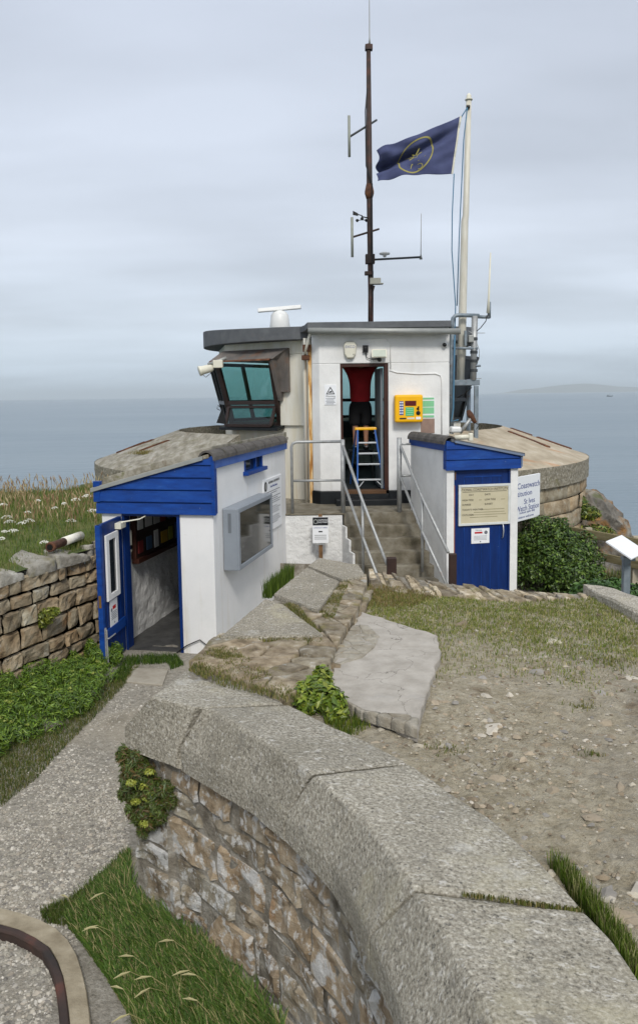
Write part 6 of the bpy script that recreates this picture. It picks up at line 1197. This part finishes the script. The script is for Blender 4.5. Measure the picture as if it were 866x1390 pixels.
m = MB(); m.hexa([D_ - nn, C_ - nn, B_ - nn, A_ - nn, D_, C_, B_, A_]); m.build('panel', PAPERW, le, bevel=.004)
m = MB(); q = PY(849.3, 770, 9.5); m.box(q.x - .04, q.x + .04, 9.46, 9.54, ZP - .05, (A_.z + C_.z) / 2 - .13); m.build('post', STEELBLUE, le, bevel=.004); m = MB(); m.box(q.x - .05, q.x + .09, 9.45, 9.55, (A_.z + C_.z) / 2 - .17, (A_.z + C_.z) / 2 - .13); m.build('bracket', STEELBLUE, le)
def boulder(name, c, r_, seed, lab, cat='rock', grp='lichened outcrop rocks below the fence', mt=None):
    m = MB(); n1, n2 = 40, 26
    def f(u, v):
        th = 2 * math.pi * u; ph = math.pi * v; d = V(math.sin(ph) * math.cos(th), math.sin(ph) * math.sin(th), math.cos(ph)); k = 1 + .22 * noise.fractal(d * 1.3 + V(seed, 0, 0), 1, 2, 5) + .07 * noise.noise(d * 7 + V(seed, 3, 1))
        return V(c[0] + d.x * r_[0] * k, c[1] + d.y * r_[1] * k, c[2] + d.z * r_[2] * k)
    m.grid(f, n1, n2); o = m.build(name, mt or ROCK); return tag(o, lab, cat, grp)
q = PY(806, 700, 15.8); boulder('outcrop_rock', (q.x - .15, 16.6, -3.0), (1.0, 1.1, 1.05), 2.2, 'tall rounded rock with orange lichen against the sea, just right of the granite wall'); q = PY(835, 718, 15.4); boulder('outcrop_rock', (q.x - .25, 15.9, -3.5), (.8, .8, .85), 6.1, 'lower sloping orange lichened rock behind the top fence rail'); boulder('outcrop_rock', (5.3, 13.9, -3.35), (.9, .5, .45), 9.4, 'flat pale bedrock lump seen between the two fence rails'); boulder('outcrop_rock', (6.7, 14.2, -3.9), (.9, .6, .5), 4.2, 'flat brown bedrock lump low behind the lectern and lower rail')
shp = thing('ship', 'tiny dark ship far out near the horizon under the headland', 'ship', PZ(826, 535.5, -35.9) if D(826, 535.5).z < 0 else V(1, 1, 1))
def P9(x, y, d): return PY(x, y, d)
q = V(.3575 * 5200, 5200, -36); m = MB(); m.hexa([q + V(x, yy, z) for x, yy, z in ((-16, -5, 0), (16, -5, 0), (16, 5, 0), (-16, 5, 0), (-20, -6, 5), (22, -6, 6), (22, 6, 6), (-20, 6, 5))]); shp.location = q; m.build('hull', flat('dark_hull', '#2E3A44'), shp); m = MB(); m.box(q.x - 14, q.x - 4, q.y - 4, q.y + 4, q.z + 5.5, q.z + 12); m.box(q.x + 2, q.x + 3, q.y - .5, q.y + .5, q.z + 5.5, q.z + 18); m.build('bridge', flat('ship_grey', '#7D868C'), shp)
# ------------------------------------------------------------------ vegetation
G1 = [(.07, .12, .015), (.10, .15, .02), (.05, .09, .012)]; G2 = [(.16, .17, .05), (.22, .20, .08), (.11, .14, .03), (.28, .24, .12)]; GD = [(.03, .07, .01), (.045, .095, .014), (.06, .11, .018), (.025, .055, .01)]; GY = [(.16, .19, .02), (.20, .22, .03), (.10, .14, .015)]
def veg(m, name, lab, cat, mt=BLADE, kind=None, group=None):
    o = m.build(name, mt); return tag(o, lab, cat, group, kind)
rr = random.Random(81)
# evergreen bush beside the small hut
bu = thing('evergreen_bush', 'dense dark green glossy bush growing below the station sign', 'bush', (4.0, 11.9, ZP)); m = MB()
q = lambda px, py, y: PY(px, py, y)
lobes = []
for px, py, y, r_ in ((728, 742, 12.9, .50), (748, 738, 12.8, .52), (738, 768, 12.6, .52), (762, 762, 12.6, .48), (778, 778, 12.3, .34), (757, 790, 12.3, .46), (726, 780, 12.6, .46), (790, 795, 12.0, .24)):
    c = q(px, py, y); lobes.append((c.x, c.y, c.z, r_, r_, r_ * .9))
for _ in range(46):
    L0 = rr.choice(lobes[:6]); d = V(rr.gauss(0, 1), rr.gauss(0, 1) - .4, rr.gauss(0, 1) + .5).normalized(); k = rr.uniform(.14, .24); lobes.append((L0[0] + d.x * L0[3] * .9, L0[1] + d.y * L0[3] * .9, L0[2] + d.z * L0[5] * .9, k, k, k))
lobes = [L0 for L0 in lobes if L0[1] > 11.7]
leafcloud(m, lobes, 30000, .036, [(.035, .075, .010), (.055, .11, .014), (.08, .15, .02), (.03, .055, .01), (.13, .20, .03)], rr, elong=1.5)
for L0 in lobes[:8]:
    m2 = None
m.build('foliage', LEAF, bu); m = MB()
for L0 in lobes[:6]: m.tube([(4.0 + (L0[0] - 4.0) * .3, 11.9, ZP), (4.0 + (L0[0] - 4.0) * .7, L0[1], L0[2] - .2), (L0[0], L0[1], L0[2])], [.04, .03, .015], 6)
m.build('stem', MASTM, bu)
m = MB(); lb = []
for i in range(44): px = 790 + i * 3; c = PY(px, 803 + rr.uniform(-8, 12), 10.8 + rr.uniform(-.5, .8)); lb.append((c.x, c.y, c.z - .05, .2, .2, .17))
leafcloud(m, lb, 7000, .05, [(.03, .08, .012), (.05, .12, .02), (.07, .15, .02)], rr); veg(m, 'low_greenery', 'low green ground cover below the fence and lectern', 'plants', LEAF, 'stuff')
m = MB(); sp1 = [(x, y, zground(x, y)) for x, y in ((rr.uniform(4.6, 9), rr.uniform(10.5, 15)) for _ in range(9000))]; m = blades('g', sp1, (.08, .22), (.006, .012), G2 + G1, rr=rr); veg(m, 'rough_grass', 'rough coastal grass around the fence', 'grass', kind='stuff')
m = MB(); c = PY(800, 672 + 22, 15.2); leafcloud(m, [(c.x - .1, 15.0, c.z, .22, .2, .14), (c.x, 14.9, c.z - .35, .4, .3, .14), (c.x - .25, 15, c.z + .2, .12, .1, .12)], 2200, .04, GY + G1, rr); veg(m, 'rock_greenery', 'bright green tuft growing on the lichened outcrop rock', 'plant', LEAF)
# samphire hanging on the parapet
m = MB(); lob = []
for px, py, k in ((172, 1022, .05), (190, 1026, .05), (180, 1040, .06), (225, 1068, .04), (232, 1085, .03), (196, 1125, .025), (182, 1095, .04), (170, 1075, .03), (220, 1105, .03), (196, 1050, .075), (208, 1068, .065), (185, 1072, .06), (200, 1095, .055), (176, 1055, .05), (215, 1090, .05), (205, 1112, .04), (190, 1105, .045)):
    c = PY(px, py, 4.55 - (px - 185) * .004); lob.append((c.x - .0, c.y - .02, c.z, k, k, k * 1.1))
leafcloud(m, lob, 12000, .013, [(.07, .10, .018), (.10, .14, .022), (.11, .075, .025), (.05, .08, .014)], rr, elong=4)
fl_ = []
for px, py in ((203, 1048), (196, 1068), (205, 1075), (200, 1083), (215, 1090), (184, 1088), (178, 1062), (210, 1104), (196, 1118)): c = PY(px, py, 4.40); fl_.append((c.x, c.y, c.z, .03, .02, .018))
leafcloud(m, fl_, 900, .012, [(.26, .30, .04), (.34, .36, .06)], rr); veg(m, 'samphire_clump', 'wild clump with yellow-green flower heads hanging under the coping corner', 'plant', LEAF)
# clump at the wall top beside the cement slab
m = MB(); lob = [(lambda c: (c.x, c.y, ZG + .04, k, k, .10))(PZ(px, py, ZG)) for px, py, k in ((428, 948, .10), (443, 962, .10), (420, 962, .08), (455, 972, .07), (436, 935, .07), (410, 958, .05))]
leafcloud(m, lob, 3600, .026, [(.11, .17, .015), (.16, .22, .02), (.07, .12, .012), (.22, .26, .03)], rr); veg(m, 'weed_clump', 'bright yellow-green weed clump between the coping and the cement slab', 'plant', LEAF)
def polyz(pp, z): return [tuple(PZ(x, y, z).xy) for x, y in pp]
m = blades('g', scatter(polyz(((440, 960), (475, 972), (505, 985), (470, 992), (440, 982)), ZG), 700, rr, zplat), (.02, .06), (.003, .006), GY + G1, rr=rr)
m2 = blades('g', scatter(polyz(((742, 1170), (760, 1172), (800, 1215), (850, 1275), (880, 1330), (855, 1330), (800, 1245)), ZG), 2600, rr, lambda x, y: ZG - .01), (.02, .10), (.0018, .005), [(.09, .15, .015), (.14, .19, .03), (.06, .11, .01), (.22, .22, .09)], rr=rr)
m.v, base = m.v, len(m.v); m.add(m2.v, m2.f); m.c = m.c[:base] + m2.c
veg(m, 'edge_grass', 'bright grass growing along the inner edge of the coping', 'grass', kind='stuff')
# thin joint moss
mj = MB(); a, b = PZ(625, 1213, ZR), PZ(790, 1236, ZI); pts = [(a.lerp(b, rr.random() ** .8) + V(rr.uniform(-.006, .006), rr.uniform(-.008, .008), .002)) for _ in range(420)]
mj = blades('g', [tuple(p) for p in pts], (.003, .011), (.003, .006), [(.12, .13, .03), (.20, .17, .07), (.08, .10, .02)], lean=.6, rr=rr)
ta = [polyz(p, -1.69) for p in (((298, 868), (330, 868), (438, 872), (438, 866), (298, 864)), ((256, 908), (285, 880), (330, 890), (280, 920)), ((384, 820), (400, 816), (440, 862), (430, 860)), ((433, 832), (463, 790), (476, 786), (450, 845)), ((300, 875), (320, 880), (410, 945), (390, 950), (285, 925)))]
for p, n_ in zip(ta, (700, 1500, 900, 1600, 1600)):
    s = scatter(p, n_, rr, lambda x, y: -1.695); b2 = blades('g', s, (.008, .028), (.003, .007), [(.16, .16, .04), (.24, .20, .09), (.10, .12, .03)], lean=.8, rr=rr); k = len(mj.v); mj.add(b2.v, b2.f); mj.c = mj.c[:k] + b2.c
veg(mj, 'joint_moss', 'moss and dry turf in the joints of the parapet top', 'moss', kind='stuff')
# turf on the far half of the platform
def tcond(x, y, r_):
    if inpoly((x, y), slabp): return False
    d = sstep(4.8, 6.4, y + .7 * fb(x, y, 1.1) + .22 * max(0, x - 1.3) + (.35 if x < 1.2 and y > 5.9 else 0)) * (.55 + .9 * max(0, .5 + fb(x, y, 2.3, 4)))
    return inpoly((x, y), plat) and r_.random() < d
m = blades('g', scatter([(.1, 4.6), (3.6, 4.6), (3.2, 7.9), (.2, 8.1)], 30000, rr, zplat, tcond), (.012, .038), (.003, .007), [(.20, .23, .05), (.15, .20, .035), (.28, .27, .09), (.38, .33, .16), (.12, .17, .025), (.22, .25, .06)], lean=.9, rr=rr)
for cx, cy, r0, n_ in ((1.5, 4.5, .05, 120), (1.9, 5.2, .09, 260), (2.2, 4.8, .06, 150), (.62, 4.0, .05, 120), (1.35, 3.9, .03, 60), (2.4, 5.6, .2, 500)):
    s = [(cx + rr.gauss(0, r0), cy + rr.gauss(0, r0 * .7)) for _ in range(n_)]; b2 = blades('g', [(x, y, zplat(x, y)) for x, y in s], (.012, .035), (.003, .006), [(.10, .13, .02), (.2, .18, .06)], lean=.9, rr=rr); k = len(m.v); m.add(b2.v, b2.f); m.c = m.c[:k] + b2.c
veg(m, 'platform_turf', 'patchy yellow-green turf on the far half of the platform', 'grass', kind='stuff')
# drier tussocks at the near corner of the wall top
m = blades('g', scatter(polyz(((500, 795), (560, 803), (600, 808), (560, 825), (498, 825)), ZG), 2600, rr, zplat), (.02, .06), (.003, .006), [(.22, .17, .07), (.28, .20, .09), (.13, .12, .03), (.16, .16, .04)], lean=.8, rr=rr); veg(m, 'dry_turf', 'brownish dry turf in the corner behind the cement slab', 'grass', kind='stuff')
# path side weeds and grasses
wp = polyz(((-60, 955), (0, 950), (130, 888), (165, 900), (152, 925), (118, 968), (60, 1002), (0, 1035), (-60, 1055)), ZP)
m = MB(); lob = []
for x, y, z in scatter(wp, 150, rr, lambda x, y: ZP): k = rr.uniform(.07, .14) * (.7 if y > 8.6 else 1); lob.append((x, y, ZP + rr.uniform(.02, .20), k, k, k * 1.2))
leafcloud(m, lob, 60000, .0125, [(.07, .14, .012), (.12, .21, .018), (.05, .10, .01), (.18, .27, .03)], rr, elong=4.2)
fl_ = [(L0[0] + rr.uniform(-.05, .05), L0[1], L0[2] + L0[5], .022, .022, .009) for L0 in lob if rr.random() < .5]; leafcloud(m, fl_, 1500, .011, [(.24, .30, .04), (.32, .36, .08)], rr)
veg(m, 'path_weeds', 'lush green weeds with yellowish heads at the foot of the retaining wall', 'weeds', LEAF, 'stuff')
wp2 = polyz(((-60, 1060), (0, 1020), (90, 985), (150, 925), (190, 905), (172, 930), (140, 965), (95, 1010), (50, 1060), (0, 1100), (-60, 1125)), ZP)
m = blades('g', scatter(wp2, 11000, rr, zpath), (.02, .07), (.003, .006), [(.08, .11, .02), (.13, .14, .04), (.20, .18, .07), (.05, .09, .012)], lean=.7, rr=rr); 
s = scatter(polyz(((150, 930), (172, 895), (240, 893), (250, 905), (232, 912), (228, 903), (182, 905), (170, 930)), ZP), 2600, rr, zpath); b2 = blades('g', s, (.03, .09), (.004, .008), G1 + GD, lean=.5, rr=rr); k = len(m.v); m.add(b2.v, b2.f); m.c = m.c[:k] + b2.c
veg(m, 'path_edge_grass', 'thin grass spreading from the wall foot over the gravel path edge', 'grass', kind='stuff')
wp3 = polyz(((92, 1262), (122, 1236), (152, 1205), (178, 1160), (182, 1235), (280, 1300), (400, 1430), (200, 1430), (150, 1340), (112, 1285)), ZP)
m = MB(); sp_ = scatter(wp3, 15000, rr, zpath)
for x, y, z in sp_:
    d = min(1, dseg(x, y, [(p.x, p.y) for p in be]) / .5); h = rr.uniform(.05, .20) * (1.1 - .6 * d); a = rr.gauss(2.6, .8); l_ = h * rr.uniform(.35, .9); w_ = rr.uniform(.0012, .004); c = rr.choice([(.05, .10, .012), (.07, .13, .018), (.10, .16, .025), (.035, .07, .01), (.05, .10, .012), (.26, .23, .10)]); f = rr.uniform(.75, 1.2); c = tuple(q * f for q in c); lx, ly = math.cos(a) * l_, math.sin(a) * l_
    m.add([(x - w_, y, z), (x + w_, y, z), (x + w_ + lx * .3, y + ly * .3, z + h * .55), (x - w_ + lx * .3, y + ly * .3, z + h * .55), (x + w_ * .5 + lx * .7, y + ly * .7, z + h * .8), (x - w_ * .5 + lx * .7, y + ly * .7, z + h * .8), (x + lx * 1.1, y + ly * 1.1, z + h * .82)], [(0, 1, 2, 3), (3, 2, 4, 5), (5, 4, 6)], c)
for _ in range(14):
    x, y, z = rr.choice(sp_); h = rr.uniform(.14, .24); a = rr.uniform(2.4, 3.8); lx, ly = math.cos(a) * .14, math.sin(a) * .14; m.tube([(x, y, z), (x + lx * .3, y + ly * .3, z + h * .7), (x + lx * .8, y + ly * .8, z + h)], .0015, 4, col=(.3, .27, .12)); m.tube([(x + lx * .8, y + ly * .8, z + h), (x + lx * 1.1, y + ly * 1.1, z + h * .99), (x + lx * 1.4, y + ly * 1.4, z + h * .92)], [.002, .006, .001], 5, col=(.42, .38, .2))
veg(m, 'long_grass', 'long soft dark green grass at the foot of the curved parapet', 'grass', kind='stuff')
s = scatter(polyz(((55, 1240), (100, 1222), (140, 1190), (170, 1160), (176, 1175), (130, 1225), (95, 1262), (60, 1256)), ZP), 3000, rr, zpath); m = blades('g', s, (.02, .08), (.003, .006), [(.08, .12, .02), (.14, .15, .05), (.05, .09, .012)], lean=.7, rr=rr); veg(m, 'short_grass', 'short grass fringe between the gravel and the long grass', 'grass', kind='stuff')
# grass by the hut wall behind the parapet, moss tuft on the retaining wall
ga, gb = PZ(368, 812, -1.95), PZ(400, 783, -1.95)
m = blades('g', [tuple(ga.lerp(gb, rr.random()) + V(rr.uniform(-.09, .0), rr.uniform(0, .06), 0)) for _ in range(1500)], (.05, .20), (.004, .008), G1, lean=.25, rr=rr); veg(m, 'hut_side_grass', 'tuft of green grass between the white hut wall and the parapet', 'grass')
m = MB(); c = PY(62, 835, 8.65); leafcloud(m, [(c.x + .02, c.y - .03, c.z, .09, .06, .09), (c.x + .10, c.y, c.z + .04, .06, .04, .05), (c.x - .03, c.y, c.z - .08, .06, .04, .06)], 900, .026, GY, rr); veg(m, 'wall_plant', 'small yellow-green plant rooted in the retaining wall face', 'plant', LEAF)
# flowery bank
def bcond(x, y, r_): return inpoly((x, y), bank_ol) and dseg(x, y, WL) > .18 and y > 6.5
vb = [(-7.5, 6.5), (-2.3, 8.5), (-2.0, 14.2), (-4.0, 15), (-8.5, 15)]
m = blades('g', scatter(vb, 42000, rr, zbank, bcond), (.03, .12), (.004, .009), [(.08, .14, .018), (.13, .18, .03), (.17, .20, .05), (.06, .11, .012), (.22, .20, .08), (.10, .16, .02)], lean=.7, rr=rr)
m2 = MB()
def stalk(x, y, z, h, c, hc, hr_, hl_):
    a = rr.uniform(0, 6.28); l_ = h * rr.uniform(.05, .3); tx, ty = x + math.cos(a) * l_, y + math.sin(a) * l_; w_ = .0022
    m2.add([(x - w_, y, z), (x + w_, y, z), (tx + w_, ty, z + h), (tx - w_, ty, z + h)], [(0, 1, 2, 3)], c)
    m2.tube([(tx, ty, z + h * .94), (tx + math.cos(a) * hl_ * .2, ty + math.sin(a) * hl_ * .2, z + h + hl_ * .4), (tx + math.cos(a) * hl_ * .5, ty, z + h + hl_)], [hr_ * .5, hr_, hr_ * .2], 5, col=hc)
for x, y, z in scatter([(-7.5, 9.5), (-2.3, 10.3), (-2.2, 14.0), (-4, 14.8), (-8, 14.8)], 1300, rr, zbank, bcond): stalk(x, y, z, rr.uniform(.10, .27), (.25, .20, .10), rr.choice([(.30, .21, .11), (.38, .29, .16), (.24, .15, .08), (.42, .35, .20)]), rr.uniform(.006, .011), rr.uniform(.05, .09))
veg(m, 'bank_grass', 'mixed green and straw grass covering the bank', 'grass', kind='stuff'); veg(m2, 'seed_heads', 'brown grass seed heads standing along the bank skyline', 'grass', kind='stuff')
m = MB()
for px, py in ((131, 693), (62, 758), (8, 750), (4, 762), (20, 747), (103, 679), (38, 696), (75, 690), (10, 703), (118, 674), (40, 714), (88, 684), (5, 686), (52, 680), (30, 725), (14, 716), (125, 694), (97, 711)):
    y_ = 9.4 + (760 - py) / 90 * 2.2; c = PY(px, py, y_); zg_ = zbank(c.x, c.y); 
    if not inpoly((c.x, c.y), bank_ol) or rr.random() < .2: continue
    r0 = rr.uniform(.04, .075); top_ = max(c.z, zg_ + .06); m.tube([(c.x, c.y, zg_), (c.x, c.y, top_)], .003, 4, col=(.12, .16, .04))
    for _ in range(46): a = rr.uniform(0, 6.28); q_ = r0 * rr.random() ** .5; bx2, by2, s_ = c.x + math.cos(a) * q_, c.y + math.sin(a) * q_, rr.uniform(.005, .009); z_ = top_ + .5 * r0 * (1 - (q_ / r0) ** 2); m.add([(bx2 - s_, by2, z_), (bx2, by2 - s_ * .4, z_ - s_ * .7), (bx2 + s_, by2, z_), (bx2, by2 + s_ * .4, z_ + s_ * .7)], [(0, 1, 2, 3)], (.62, .62, .55))
veg(m, 'wild_carrot_flowers', 'flat white wild carrot flower heads among the bank grass', 'flowers', LEAF, 'stuff')
m = MB(); c = PY(182, 607, 13.4); q = rp_(-57, 4.35, -1.27 + .585 * (RO - 4.35) / (RO - RI)); b2 = blades('g', [(q.x + rr.gauss(0, .12), q.y + rr.gauss(0, .07), q.z - .01) for _ in range(500)], (.03, .10), (.004, .008), [(.3, .22, .10), (.12, .14, .03), (.2, .17, .06)], lean=.7, rr=rr); veg(b2, 'roof_tuft', 'dry grass tuft growing on the left concrete rim', 'plant')
# turf creeping over the caps of the retaining wall
cr = dense(WL, .02); s = []
for p in cr:
    if p.y < 6: continue
    for _ in range(9):
        d = rr.uniform(.06, .34); 
        if rr.random() < .5 + .9 * fb(p.x, p.y, 2.0): s.append((p.x - d * .95 + rr.uniform(-.02, .02), p.y + d * .3, -1.80 + d * .12))
m = blades('g', s, (.03, .12), (.003, .007), [(.10, .15, .02), (.16, .18, .05), (.22, .20, .08), (.07, .12, .015)], lean=.9, rr=rr); veg(m, 'creeping_turf', 'turf creeping over the top stones of the retaining wall', 'grass', kind='stuff')
